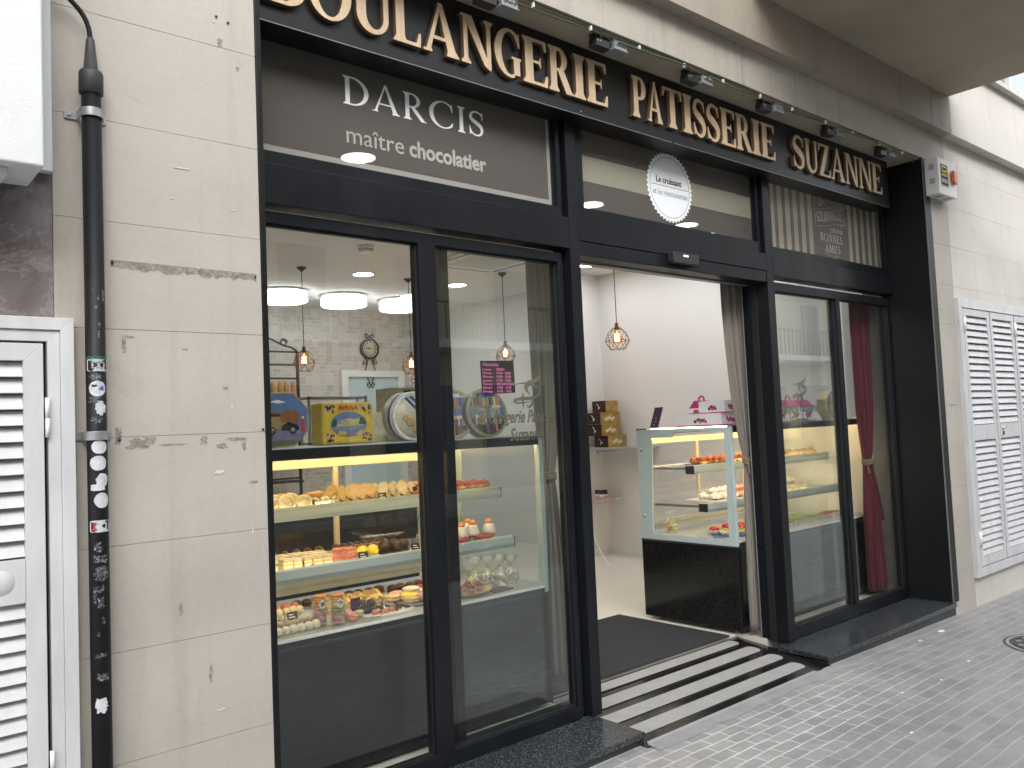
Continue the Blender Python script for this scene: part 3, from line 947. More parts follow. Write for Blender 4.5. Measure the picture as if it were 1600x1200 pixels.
def block(x0, x1, h, mat, label, gap):
    t = thing('apartment_block', label, 'building', ((x0 + x1) / 2, -13, -1.6), 0, 'buildings across the street')
    b = MB().m(mat).box(x0, -22, -1.6, x1, -13, h)
    b.build('wall', None, t)
    k = int((x1 - x0) / 2.6)
    fl_ = 0
    z = -.9
    while z + 2 < h:
        for i in range(k):
            x = x0 + (i + .5) * (x1 - x0) / k
            if fl_ == 0:
                w = MB().m('opposite dark').box(x - 1.0, -12.99, -1.5, x + 1.0, -12.96, 1.1)
            else:
                w = MB().m('opposite dark').box(x - .55, -12.99, z, x + .55, -12.96, z + 1.9)
                w.m('white aluminium').box(x - .6, -12.97, z + 1.9, x + .6, -12.93, z + 1.98).box(x - .6, -12.97, z - .05, x + .6, -12.93, z)
            w.build('window', None, t)
        if fl_:
            bb = MB().m('white paint').box(x0 + .4, -12.95, z - .3, x1 - .4, -11.9, z - .12)
            bb.m('opposite dark').box(x0 + .4, -11.95, z + .7, x1 - .4, -11.9, z + .76)
            for i in range(int((x1 - x0 - .8) / .25)):
                bb.box(x0 + .5 + i * .25, -11.94, z - .12, x0 + .52 + i * .25, -11.91, z + .7)
            bb.build('balcony', None, t)
        z += 3.1
        fl_ += 1


block(-14, -2.2, 9.2, 'opposite ochre', 'ochre apartment block across the street with railed balconies', 0)
block(-2.2, 9.5, 12.2, 'opposite render', 'grey apartment block across the street, taller and with railed balconies', 0)
block(9.5, 30, 9.0, 'opposite ochre', 'long ochre apartment block at the right across the street', 0)

# ================================================================ the shop front
SF = thing('bakery_storefront', 'black framed bakery shop front with three glazed bays', 'shop front', (3.9, 0, -1.46))
ZS = -1.461          # top of the granite sills
# jambs
MB().box(1.196, -.304, ZS, 1.216, .09, 1.962).build('jamb', 'black panel', SF, bev=.002)
MB().m('black panel').box(6.6, -.303, ZS, 6.7, .09, 1.962).m('joint').box(6.594, -.306, ZS, 6.6, -.296, 1.955).build('jamb', None, SF, bev=.002)
# posts
MB().box(3.002, 0, ZS, 3.074, .13, 1.6).build('post', 'black lacquer', SF, bev=.003)
MB().m('black lacquer').box(4.818, 0, ZS, 4.892, .2, 1.6).m('black rubber').box(4.81, .085, ZS, 4.818, .135, .9).m('galvanised').box(4.811, .196, ZS, 4.816, .204, .9).build('post', None, SF, bev=.003)
# transoms
MB().box(1.216, 0, .915, 3.0, .1, 1.078).build('transom', 'black lacquer', SF, bev=.003)
t_ = MB().m('black lacquer').box(3.076, 0, .965, 4.816, .1, 1.078).box(3.076, .004, .888, 4.816, .1, .963).m('black rubber').box(3.076, .1, .888, 4.816, .2, .93)
t_.m('galvanised').box(3.08, .13, .882, 4.81, .17, .888)
t_.build('transom', None, SF, bev=.003)
MB().box(4.894, 0, .935, 6.598, .1, 1.078).build('transom', 'black lacquer', SF, bev=.003)
# box behind the sign board that closes the top
MB().box(1.216, .05, 1.655, 6.6, .16, 1.95).build('header', 'black panel', SF)


def lattice(x0, x1, z0, z1, y0, y1, cols, top, bot, left, right, name='window_frame', mat='black lacquer', pane='window pane', py=.062, mids=()):
    f = MB().box(x0, y0, z1 - top, x1, y1, z1).box(x0, y0, z0, x1, y1, z0 + bot).box(x0, y0, z0 + bot, x0 + left, y1, z1 - top).box(x1 - right, y0, z0 + bot, x1, y1, z1 - top)
    for a, b in mids:
        f.box(a, y0 - .002, z0 + bot, b, y1 + .002, z1 - top)
    o = f.build(name, mat, SF, bev=.0025)
    xs_ = [x0 + left] + [q for ab in mids for q in ab] + [x1 - right]
    for i in range(0, len(xs_), 2):
        MB().box(xs_[i] - .004, py, z0 + bot - .004, xs_[i + 1] + .004, py + .006, z1 - top + .004).build('pane', pane, o)
        bd = MB()
        a, b, c, d = xs_[i], xs_[i + 1], z0 + bot, z1 - top
        bd.box(a, py - .012, c, b, py - .0005, c + .006).box(a, py - .012, d - .006, b, py - .0005, d).box(a, py - .012, c + .006, a + .006, py - .0005, d - .006).box(b - .006, py - .012, c + .006, b, py - .0005, d - .006)
        bd.build('glazing_bead', 'black rubber', o)
    return o


# fixed windows of the side bays
lattice(1.217, 2.968, ZS + .001, .895, .032, .1, 2, .05, .064, .146, .03, mids=((2.079, 2.172),))
MB().box(2.968, .06, ZS, 3.001, .12, .914).build('filler', 'black rubber', SF)
lattice(4.895, 6.598, ZS + .001, .905, .032, .1, 2, .06, .08, .055, .035, mids=((5.757, 5.81),))
# upper lights
T1 = lattice(1.217, 2.982, 1.079, 1.655, .022, .085, 1, .02, .055, .146, .03)
T2 = lattice(3.09, 4.8, 1.079, 1.655, .022, .085, 1, .02, .077, .057, .028)
T3 = lattice(4.894, 6.598, 1.079, 1.655, .022, .085, 1, .02, .066, .052, .02)
MB().box(2.982, .045, 1.079, 3.001, .1, 1.6).build('filler', 'black rubber', SF)
MB().box(4.8, .045, 1.079, 4.817, .1, 1.6).build('filler', 'black rubber', SF)

# grey film with its cut-outs; lettering
GY = .0605
f1 = [(1.36, 1.172), (2.924, 1.172), (2.924, 1.636), (1.36, 1.636)]
def glyph_outline(setname, ch, cap, kx, x, z):
    w, cs = GLYPHS[setname][ch]
    return [[(x + L[i] / 1000 * cap * kx, z + L[i + 1] / 1000 * cap) for i in range(0, len(L), 2)] for L in cs], w * cap * kx


place_flat(curve_mesh([f1], .0002), 'film', 'grey film', SF, 0, GY, 0)
MB().box(1.36, GY + .0008, 1.13, 2.95, GY + .001, 1.1715).box(2.9245, GY + .0008, 1.1716, 2.955, GY + .001, 1.634).build('film_gap', film('pale gap light', (.5, .5, .46), .55) or 'pale gap light', SF)  # bare border of the film; bright ceiling behind it put into a pale sheet
film('cream gap light', (.46, .45, .36), .55)  # fills the cut-outs: bright ceiling seen there put into a cream sheet
place_flat(curve_mesh([[(3.145, 1.15), (4.774, 1.15), (4.774, 1.316), (3.145, 1.316)]], .0002), 'film', 'grey film', SF, 0, GY, 0)
place_flat(curve_mesh([[(3.145, 1.459), (4.774, 1.459), (4.774, 1.634), (3.145, 1.634)]], .0002), 'film', 'grey film', SF, 0, GY, 0)
place_flat(curve_mesh([[(3.145, 1.317), (4.774, 1.317), (4.774, 1.458), (3.145, 1.458)]], .0002), 'film', 'cream gap light', SF, 0, GY, 0)
st = [(4.995 + .0995 * i, 4.995 + .0995 * i + .053) for i in range(6)] + [(6.07 + .1 * i, 6.07 + .1 * i + .047) for i in range(5)] + [(6.556, 6.566)]
fl3 = MB()
x = 4.944
for a, b in st:
    if a > x + .002:
        fl3.add([(x, GY, 1.143), (a - .0005, GY, 1.143), (a - .0005, GY, 1.634), (x, GY, 1.634)], [(0, 1, 2, 3)])
    x = b + .0005
fl3.mi = [0] * len(fl3.f)
fl3.mats = [M_['grey film'], M_['cream gap light']]
fl3.cur = 1
for a, b in st:
    fl3.add([(a, GY, 1.143), (b, GY, 1.143), (b, GY, 1.634), (a, GY, 1.634)], [(0, 1, 2, 3)])
fl3.build('film', None, SF)


def word(setname, s, cap, x0, x1, z, y, mat, name, parent, ext=.0006, gap=.09, bevel=0.0, each=False, at=None):
    ws = [GLYPHS[setname][c][0] for c in s]
    # optical pairs closer together
    kern = {('L', 'A'): -.02, ('P', 'A'): -.12, ('A', 'T'): -.1, ('A', 'R'): -.0, ('D', 'A'): -.02, ('R', 'C'): -.0}
    tot = sum(ws) + sum(gap + kern.get((s[i], s[i + 1]), 0) for i in range(len(s) - 1))
    k = (x1 - x0) / (tot * cap)
    x = x0
    parts = []
    for i, c in enumerate(s):
        if at:
            x, k = at[i], (at[i + 1] - at[i] - gap * cap) / (GLYPHS[setname][c][0] * cap)
        me, w = glyph(setname, c, cap, ext, bevel, k)
        if each:
            sides = [abs(p.normal.z) < .6 for p in me.polygons]
            lo = place_flat(me, name, mat, parent, x, y, z)
            me.materials.append(M_['letter edge'])
            me.polygons.foreach_set('material_index', [int(q) for q in sides])
        else:
            parts.append((me, x, z))
        x += w + (gap + (kern.get((c, s[i + 1]), 0) if i + 1 < len(s) else 0)) * cap * k
    if not each:
        place_flat(join_meshes(parts), name, mat, parent, 0, y, 0)


VY = GY - .0015
word('D', 'DARCIS', .124, 1.742, 2.512, 1.416, VY, 'white vinyl', 'lettering', SF, gap=.13)
pm('pale graphic', (.42, .41, .37), .6)
me = join_meshes([(text_mesh('maître', .112, .29), 0, 0)])  # cut-out letters, bright ceiling behind them put into the pale colour
place_flat(me, 'lettering', 'pale graphic', SF, 1.752, VY, 1.247)
me = text_mesh('chocolatier', .104, .445, bold=.0028)
place_flat(me, 'lettering', 'pale graphic', SF, 2.07, VY, 1.247)
# scalloped seal on the middle light
seal = MB().m('white vinyl')
sp = []
for i in range(88):
    a = 2 * pi * i / 88
    r = .214 if i % 2 else .199
    sp.append((3.925 + r * cos(a), 1.393 + r * sin(a)))
seal.prism(sp, VY, VY + .001, 'y')
seal.m('brown ink')
ring = [(3.925 + .183 * cos(2 * pi * i / 60), VY - .0006, 1.393 + .183 * sin(2 * pi * i / 60)) for i in range(60)]
seal.tube(ring, .0012, 4, closed=True)
seal.box(3.755, VY - .0008, 1.395, 4.095, VY - .0002, 1.3975)
sl = seal.build('seal', None, SF)
place_flat(text_mesh('Le croissant', .052, .235, bold=.0008), 'lettering', 'brown ink', sl, 3.8, VY - .001, 1.413)
place_flat(text_mesh('et les viennoiseries', .052, .32), 'lettering', 'grey ink', sl, 3.765, VY - .001, 1.338)
# banner and words on the right light
bn = MB()
pts = [(5.59 + .42 * t, VY, 1.378 + .05 * (1 - cos(pi * t)) / 2) for t in [i / 20 for i in range(21)]]
bn.tube([(p[0], p[1], p[2]) for p in pts] + [(6.012, VY, 1.562), (5.99, VY, 1.568)] + [(5.98 - .38 * t, VY, 1.565 - .06 * (1 - cos(pi * t)) / 2) for t in [i / 20 for i in range(21)]] + [(5.585, VY, 1.505)], .003, 5, closed=True)
bn.tube([(5.585, VY, 1.51), (5.59, VY, 1.585), (5.64, VY, 1.605), (5.7, VY, 1.575), (5.75, VY, 1.545)], .003, 5)
bn.tube([(6.0, VY, 1.43), (5.95, VY, 1.41), (5.945, VY, 1.395), (5.985, VY, 1.395)], .003, 5)
bn.tube([(5.71 + .02 * i, VY, 1.165 + .014 * abs(i - 5) / 5 - (.012 if i == 5 else 0)) for i in range(11)], .0025, 5)
bn.build('banner', 'pale graphic', SF)
place_flat(text_mesh('LA', .062, .06, bold=.001), 'lettering', 'pale graphic', SF, 5.64, VY, 1.53)
me = text_mesh('GOURMANDISE', .12, .365, bold=.001)
for v in me.vertices:
    t = v.co.x / .365
    v.co.y += .045 * (1 - cos(pi * t)) / 2
place_flat(me, 'lettering', 'pale graphic', SF, 5.612, VY, 1.412)
place_flat(text_mesh('LE PÉCHÉ DES', .04, .19, bold=.001), 'lettering', 'pale graphic', SF, 5.79, VY, 1.352)
word('M', 'BONNES', .062, 5.645, 5.965, 1.275, VY, 'pale graphic', 'lettering', SF, gap=.12)
word('M', 'AMES', .06, 5.7, 5.925, 1.197, VY, 'pale graphic', 'lettering', SF, gap=.12)
MB().prism([(5.717, 1.268), (5.737, 1.281), (5.757, 1.268), (5.752, 1.268), (5.737, 1.277), (5.722, 1.268)], VY, VY + .001, 'y').build('lettering', 'pale graphic', SF)

# ---------------------------------------------------------------- sign board with its letters
SG = thing('shop_sign', 'long black fascia sign with raised brass letters BOULANGERIE PATISSERIE SUZANNE', 'sign', (3.85, -.1, 1.59))
sb = MB().m('sign board black').box(1.217, -.1, 1.59, 6.44, .049, 1.953)
sb.m('galvanised').box(1.217, -.1015, 1.588, 3.76, -.098, 1.5915).box(3.78, -.1015, 1.588, 6.44, -.098, 1.5915)
for x in (1.25, 3.03, 4.87, 6.36):
    sb.lathe([(0, .002), (.004, .0015), (.005, 0)], (x, -.1, 1.61), 8, 'y')
sb.build('board', None, SG, bev=.002)
CAPZ, CAP = 1.662, .228
# where each letter starts along the board (the pairs are fitted closely)
AT = {'BOULANGERIE': [1.306, 1.495, 1.7, 1.89, 2.04, 2.242, 2.445, 2.62, 2.79, 2.962, 3.055, 3.22],
      'PATISSERIE': [3.408, 3.535, 3.668, 3.847, 3.942, 4.071, 4.212, 4.371, 4.545, 4.645, 4.813],
      'SUZANNE': [5.02, 5.175, 5.35, 5.515, 5.717, 5.918, 6.127, 6.292]}
for s, a, b in (('BOULANGERIE', 1.288, 3.2), ('PATISSERIE', 3.405, 4.8), ('SUZANNE', 5.0, 6.285)):
    word('B', s, CAP, a, b, CAPZ, -.1125, 'brushed brass', 'letter', SG, ext=.012, gap=.04, bevel=.0005, each=True, at=AT[s])

# ---------------------------------------------------------------- automatic doors, parked open behind the side bays
def leaf(x0, x1, label, stile):
    t = thing('sliding_door', label, 'door', ((x0 + x1) / 2, .15, ZS))
    f = MB().box(x0, .13, ZS + .012, x0 + stile, .17, .9).box(x1 - stile, .13, ZS + .012, x1, .17, .9).box(x0 + stile, .13, ZS + .012, x1 - stile, .17, ZS + .05).box(x0 + stile, .13, .86, x1 - stile, .17, .9)
    f.build('door_frame', 'black lacquer', t, bev=.002)
    MB().box(x0 + stile - .004, .147, ZS + .046, x1 - stile + .004, .153, .864).build('pane', 'door pane', t)
    return t


def decal(t, cx, k=1.0):
    y = .1455
    for s_, w_, xo, z_ in (('Boulangerie Patisserie', .56, -.272, .03), ('Suzanne', .225, -.075, -.06)):
        me = text_mesh(s_, .088, shear=.35, extrude=.0003)
        kx = w_ * k / (max(v.co.x for v in me.vertices) - min(v.co.x for v in me.vertices))
        for bold, mat, nm, dy in ((0.0, 'gold vinyl', 'lettering', 0), (.0022, 'gold edge', 'lettering_outline', .001)):
            me = text_mesh(s_, .088, shear=.35, extrude=.0003, bold=bold)
            for v in me.vertices:
                v.co.x *= kx
            place_flat(me, nm, mat, t, cx + xo * k, y + dy, z_)

    def swash(pts, w):
        # ribbon of changing width through control points
        P = []
        for i in range(len(pts) - 1):
            p0, p1, p2, p3 = pts[max(i - 1, 0)], pts[i], pts[i + 1], pts[min(i + 2, len(pts) - 1)]
            for q in range(8):
                u = q / 8
                P.append(tuple(.5 * (2 * p1[c] + (p2[c] - p0[c]) * u + (2 * p0[c] - 5 * p1[c] + 4 * p2[c] - p3[c]) * u * u + (3 * p1[c] - p0[c] - 3 * p2[c] + p3[c]) * u ** 3) for c in (0, 1)))
        P.append(pts[-1])
        nP = len(P)
        L, R_ = [], []
        for i, p in enumerate(P):
            a, b = P[max(i - 1, 0)], P[min(i + 1, nP - 1)]
            dx, dz = b[0] - a[0], b[1] - a[1]
            l = math.hypot(dx, dz) or 1
            u = i / (nP - 1)
            hw = w * max(.12, sin(pi * min(1, u * .92 + .05)))
            L.append((p[0] - dz / l * hw, p[1] + dx / l * hw))
            R_.append((p[0] + dz / l * hw, p[1] - dx / l * hw))
        return L, R_
    e = MB()
    lay = [0]
    def S_(pts, w):
        lay[0] -= .0005
        q = [(cx + .0 + a * k, .1 + (b + .06) * .6) for a, b in pts]
        for mat, ww, yy in (('gold edge', w + .0025, y + .0007), ('gold vinyl', w, y + .0005)):
            L, R_ = swash(q, ww)
            e.m(mat)
            yy += lay[0]
            vs = [(p[0], yy, p[1]) for p in L] + [(p[0], yy, p[1]) for p in R_]
            m_ = len(L)
            e.add(vs, [(i, i + 1, m_ + i + 1, m_ + i) for i in range(m_ - 1)])
    S_([(.145, .245), (.14, .2), (.1, .165), (.06, .14), (.05, .1), (.075, .055)], .011)
    S_([(-.03, .14), (.02, .15), (.06, .148), (.11, .135), (.145, .1), (.125, .05), (.08, .025), (.02, .02), (-.03, .01), (-.02, -.012), (.04, -.01), (.09, .005)], .006)
    S_([(.09, .11), (.1, .13), (.115, .115), (.125, .09)], .006)
    S_([(.025, .07), (.024, .02), (.024, -.06)], .004)
    S_([(.085, .01), (.085, -.02), (.065, -.05), (.045, -.035)], .004)
    e.build('emblem', None, t)


dl = leaf(2.262, 3.06, 'clear glass sliding door parked open behind the left bay', .05)
decal(dl, 2.735)
dr = leaf(4.9, 5.93, 'clear glass sliding door parked open behind the right bay', .06)
decal(dr, 5.315)

sn = thing('door_sensor', 'small black motion sensor over the open doorway', 'sensor', (3.91, 0, .95))
MB().prism(rrect(3.79, .914, 4.03, .978, .012), -.045, -.0005, 'y').build('housing', 'dark plastic', sn, bev=.004)
MB().box(3.885, -.047, .955, 3.925, -.0455, .963).build('pilot_lamp', 'pilot light', sn)

# notice with the opening hours
hr = thing('hours_notice', 'black chalk notice with pink handwritten opening hours taped on the glass', 'notice', (2.59, .118, .2))
hx0, hx1, hz0, hz1 = 2.472, 2.684, .172, .333
MB().prism([(hx0, hz1), (hx1 - .002, hz1 + .004), (hx1 + .002, hz0 + .006), (hx0 + .004, hz0 - .002)], .116, .119, 'y').build('card', 'chalkboard', hr)
place_flat(text_mesh('Horarios:', .028, .1, shear=.1), 'writing', 'pink chalk', hr, hx0 + .014, .1152, hz1 - .026)
for i, (d, h) in enumerate((('Lunes', 'CERRADO'), ('Martes', '07:00 - 20:00'), ('Miércoles', '07:00 - 20:00'), ('Jueves', '07:00 - 20:00'), ('Viernes', '07:00-15:00-17:00-20:30'), ('Sábado', '07:00 - 21:00'), ('Domingo', '07:00 - 14:00'))):
    z = hz1 - .047 - i * .0178
    place_flat(text_mesh(d, .0185, .045 + .002 * len(d), shear=.1), 'writing', 'pink chalk', hr, hx0 + .01, .1152, z)
    place_flat(text_mesh(':', .02, shear=.1), 'writing', 'pink chalk', hr, hx0 + .078, .1152, z)
    place_flat(text_mesh(h, .0185, .052 if i == 0 else .112 if i == 4 else .092, shear=.1), 'writing', 'pink chalk', hr, hx0 + .096, .1152, z)

# ---------------------------------------------------------------- granite steps, ramp, mat
def step(x0, x1, label):
    t = thing('granite_step', label, 'step', ((x0 + x1) / 2, -.15, ZS - .06))
    MB().m('dark granite').box(x0, -.318, ZS - .03, x1, .03, ZS).build('tread', None, t, bev=.003)
    MB().m('riser granite').box(x0 + .012, -.308, -1.7, x1 - .003, -.28, ZS - .03).box(x0 + .012, -.28, -1.7, x1 - .01, .02, ZS - .04).build('riser', None, t)
    return t


step(1.19, 3.03, 'dark speckled granite step under the left bay')
step(4.722, 6.615, 'dark speckled granite step under the right bay')
RP = thing('entrance_ramp', 'black granite entrance ramp with pale grey grip strips', 'ramp', (3.9, 0, -1.5))


def rz_(y):
    return -1.5185 + (y + .36) / .74 * .054


MB().add([(3.0, -.355, rz_(-.355)), (4.735, -.355, rz_(-.355)), (4.8, .45, rz_(.372)), (3.0, .45, rz_(.372)), (3.0, -.355, -1.7), (4.735, -.355, -1.7), (4.8, .45, -1.7), (3.0, .45, -1.7)],
         [(0, 1, 2, 3), (0, 4, 5, 1), (1, 5, 6, 2), (2, 6, 7, 3), (3, 7, 4, 0), (4, 7, 6, 5)]).build('ramp_slab', 'black granite', RP)
for y0, y1, xe in ((.266, .35, 4.672), (.098, .2, 4.665), (-.074, .028, 4.645), (-.246, -.144, 4.605), (-.35, -.312, 4.56)):
    p = []
    r = (y1 - y0) / 2
    for i in range(9):
        a = -pi / 2 + pi * i / 8
        p.append((xe - r * .8 + r * .8 * cos(a), (y0 + y1) / 2 + r * sin(a)))
    for i in range(9):
        a = pi / 2 + pi * i / 8
        p.append((3.035 + r * .8 + r * .8 * cos(a), (y0 + y1) / 2 + r * sin(a)))
    nn = len(p)
    vs = [(q[0], q[1], rz_(q[1]) + .0008) for q in p] + [(q[0], q[1], rz_(q[1]) + .0035) for q in p]
    MB().add(vs, [list(range(nn, 2 * nn))] + [(i, (i + 1) % nn, nn + (i + 1) % nn, nn + i) for i in range(nn)]).build('grip_strip', 'grip strip', RP)
fil = MB().m('cement')
n_ = 24
top = []
bot = []
rr = random.Random(5)
for i in range(n_ + 1):
    x = 3.02 + (4.76 - 3.02) * i / n_
    top.append((x, -.338, GZ + .009))
    bot.append((x, -.36 - .035 - .03 * rr.random(), GZ + .0015))
fil.add(top + bot, [(i, n_ + 1 + i, n_ + 2 + i, i + 1) for i in range(n_)])
fil.add([(4.62, -.33, GZ + .008), (4.76, -.33, GZ + .006), (5.02, -.42, gz(5) + .002), (5.08, -.47, gz(5) + .002), (4.9, -.44, gz(5) + .002), (4.7, -.4, GZ + .002)], [(0, 1, 2, 3, 4, 5)])
tag(fil.build('cement_fillet'), 'rough grey cement fillet smeared along the foot of the ramp', 'cement fillet')
mt = thing('door_mat', 'ribbed dark grey rubber mat just inside the doorway', 'mat', (3.9, .87, ZF))
mb = MB().m('rubber mat').box(3.0, .372, ZF + .001, 4.7, 1.365, ZF + .009)
for i in range(99):
    y = .377 + i * .00995
    mb.box(3.005, y, ZF + .009, 4.695, y + .0055, ZF + .0135)
mb.build('mat', None, mt)

# ================================================================ fittings on the outside
# louvred cupboard doors
def louvre(mb, x0, x1, z0, z1, y, pitch, mat='white aluminium'):
    mb.m(mat)
    k = int((z1 - z0) / pitch)
    p = (z1 - z0) / k
    for i in range(k):
        z = z0 + i * p
        prof = [(y + .001, z + .002), (y - .006, z + .004), (y + .003, z + p * .55), (y + .016, z + p * .98), (y + .024, z + p * 1.05), (y + .026, z + p * 1.0), (y + .008, z + p * .5), (y + .004, z + .006)]
        mb.prism(prof, x0, x1, 'x')


lc = thing('louvred_cupboard', 'white louvred meter cupboard beside the black pipe at the left edge', 'cupboard', (.1, -.32, -1.4))
fx0, fx1, fz0, fz1 = -.62, .599, -1.42, .379
fr = MB()
fr.prism([(fx0, fz1), (fx1, fz1), (fx1 - .036, fz1 - .036), (fx0, fz1 - .036)], -.338, -.3)
fr.prism([(fx1, fz1), (fx1, fz0), (fx1 - .036, fz0), (fx1 - .036, fz1 - .036)], -.338, -.3)
fr.prism([(fx0, fz1 - .0365), (fx1 - .0365, fz1 - .0365), (fx1 - .069, fz1 - .069), (fx0, fz1 - .069)], -.331, -.3)
fr.prism([(fx1 - .0365, fz1 - .0365), (fx1 - .0365, fz0), (fx1 - .069, fz0), (fx1 - .069, fz1 - .069)], -.331, -.3)
fr.box(fx0, -.338, fz0, fx1 - .07, -.3, fz0 + .06)
fr.build('frame', 'white aluminium', lc, bev=.0015)
MB().box(fx0, -.3, fz0 + .06, fx1 - .069, -.295, fz1 - .069).build('backing', 'black rubber', lc)
ld = MB().m('white aluminium')
dx1, dz1 = .519, .303
ld.prism([(fx0, dz1), (dx1, dz1), (dx1 - .05, dz1 - .05), (fx0, dz1 - .05)], -.334, -.302)
ld.prism([(dx1, dz1), (dx1, -1.35), (dx1 - .05, -1.35), (dx1 - .0505, dz1 - .0505)], -.334, -.302)
ldo = ld.build('door', None, lc, bev=.0015)
lv = MB()
louvre(lv, fx0, dx1 - .051, -.3, dz1 - .053, -.325, .0427)
louvre(lv, fx0, dx1 - .051, -1.35, -.425, -.325, .0427)
lv.build('slats', None, ldo)
vp = MB().m('white aluminium').box(fx0, -.335, -.424, dx1 - .051, -.31, -.302)
vp.build('lock_plate', None, ldo, bev=.001)
MB().lathe([(0, .0012), (.033, .0012), (.034, 0)], (.408, -.335, -.362), 28, 'y').build('lock_cover', 'white aluminium', ldo)
hg = MB().m('white plastic')
for z0, z1 in ((.09, .147), (.034, .0885)):
    hg.lathe([(.006, z0), (.006, z1)], (.527, -.339, 0), 14, 'z', True)
hg.build('hinge', None, lc)
hg = MB().m('white plastic')
for z0, z1 in ((-.9, -.842), (-.96, -.902)):
    hg.lathe([(.006, z0), (.006, z1)], (.527, -.339, 0), 14, 'z', True)
hg.build('hinge', None, lc)

rc = thing('louvred_cupboard', 'white louvred folding cupboard doors on the wall right of the shop front', 'cupboard', (7.9, -.31, -1.33))
X0, X1, Z0, Z1 = 7.008, 8.86, -1.334, .888
fr = MB().box(X0, -.335, Z1 - .06, X1, -.296, Z1).box(X0, -.335, Z0, X1, -.296, Z0 + .07).box(X0, -.335, Z0 + .07, X0 + .075, -.296, Z1 - .06).box(X1 - .075, -.335, Z0 + .07, X1, -.296, Z1 - .06)
fr.box(X0 + .06, -.342, Z1 - .075, X1 - .06, -.33, Z1 - .06)
fr.build('frame', 'white aluminium', rc, bev=.0015)
MB().box(X0 + .075, -.2995, Z0 + .07, X1 - .075, -.296, Z1 - .06).build('backing', 'black rubber', rc)
ww = .532
for i in range(3):
    a = X0 + .083 + i * (ww + .024)
    b = a + ww
    d = MB().box(a, -.335, Z0 + .078, a + .045, -.302, Z1 - .078).box(b - .045, -.335, Z0 + .078, b, -.302, Z1 - .078)
    d.box(a + .045, -.335, Z1 - .135, b - .045, -.302, Z1 - .078).box(a + .045, -.335, Z0 + .078, b - .045, -.302, Z0 + .15)
    do = d.build('door', 'white aluminium', rc, bev=.0015)
    v = MB()
    louvre(v, a + .0455, b - .0455, -.135, Z1 - .136, -.327, .0525)
    louvre(v, a + .0455, b - .0455, Z0 + .151, -.262, -.327, .0525)
    v.build('slats', None, do)
    pl = MB().m('white aluminium').box(a + .046, -.336, -.26, b - .046, -.31, -.137)
    pl.build('lock_plate', None, do)
    if i == 1:
        MB().m('steel').lathe([(0, .008), (.016, .007), (.018, 0)], (a + .1, -.336, -.18), 16, 'y').m('black rubber').box(a + .088, -.342, -.235, a + .112, -.336, -.205).build('lock', None, do)
    for z in (.62, -1.1):
        MB().lathe([(.011, z), (.011, z + .12)], (a - .006 if i != 1 else b + .012, -.343, 0), 12, 'z').build('hinge', 'white plastic', do)

# plastered box at the top left
wb = thing('plastered_box', 'white rough plastered box projecting high on the wall at the left edge', 'box', (0, -.4, .74))
MB().box(-.9, -.545, .755, .487, -.33, 2.4).build('casing', 'render white', wb, bev=.006)
MB().box(-.9, -.33, .81, .552, -.2965, 2.4).box(.3, -.5, .735, .41, -.34, .755).build('back_board', 'render white', wb, bev=.004)

# the black cable duct
PX, PY, PR = .6545, -.345, .0275
dp = thing('cable_duct', 'black cable duct up the wall with a tapered sleeve and torn stickers', 'pipe', (PX, PY, GZ))
MB().m('pipe black').lathe([(PR, GZ), (PR, 1.075)], (PX, PY, 0), 28).build('pipe', None, dp)
sl = MB().m('heat shrink').lathe([(PR + .0005, 1.058), (.0335, 1.062), (.034, 1.122), (.031, 1.13), (.021, 1.131), (.012, 1.228), (.0085, 1.235), (.007, 1.236)], (PX, PY, 0), 28, wob=.012)
sl.build('sleeve', None, dp)
cb = MB().m('pipe black')
cp = []
P0, P1, P2, P3 = (PX, PY, 1.225), (PX, PY, 1.31), (PX - .04, PY, 1.36), (PX - .26, PY - .0, 1.43)
for i in range(19):
    t = i / 18
    cp.append(tuple((1 - t) ** 3 * a + 3 * (1 - t) ** 2 * t * b + 3 * (1 - t) * t * t * c + t ** 3 * d for a, b, c, d in zip(P0, P1, P2, P3)))
cb.tube(cp, .0075, 10)
cb.build('cable', None, dp)


def pipe_patch(mb, ang, wa, z, h, shape='ell', d=.0009, seed=0, rough=.0):
    r = PR + d
    rr = random.Random(seed)
    k = 28
    pts = []
    for i in range(k):
        t = 2 * pi * i / k
        c, s_ = cos(t), sin(t)
        if shape == 'rect':
            q = max(abs(c), abs(s_))
            c, s_ = c / q, s_ / q
        f = 1 + rough * (rr.random() - .5) * 2
        pts.append((ang + wa / 2 * c * f, z + h / 2 * s_ * f))
    vs = [(PX + r * sin(ang), PY - r * cos(ang), z)] + [(PX + r * sin(a), PY - r * cos(a), b) for a, b in pts]
    # an inner ring keeps the patch on the curve
    vs += [(PX + r * sin(ang + (a - ang) * .5), PY - r * cos(ang + (a - ang) * .5), z + (b - z) * .5) for a, b in pts]
    fs = []
    for i in range(k):
        j = (i + 1) % k
        fs += [(1 + i, 1 + j, 1 + k + j, 1 + k + i), (0, 1 + k + i, 1 + k + j)]
    mb.add(vs, fs, True)


A0 = -.2          # the side of the pipe that the camera sees
def sticker(parts):
    b = MB()
    for mat, a, w, z, h, shp, d, seed, rough in parts:
        b.m(mat)
        pipe_patch(b, A0 + a, w, z, h, shp, d, seed, rough)
    return b.build('sticker', None, dp)


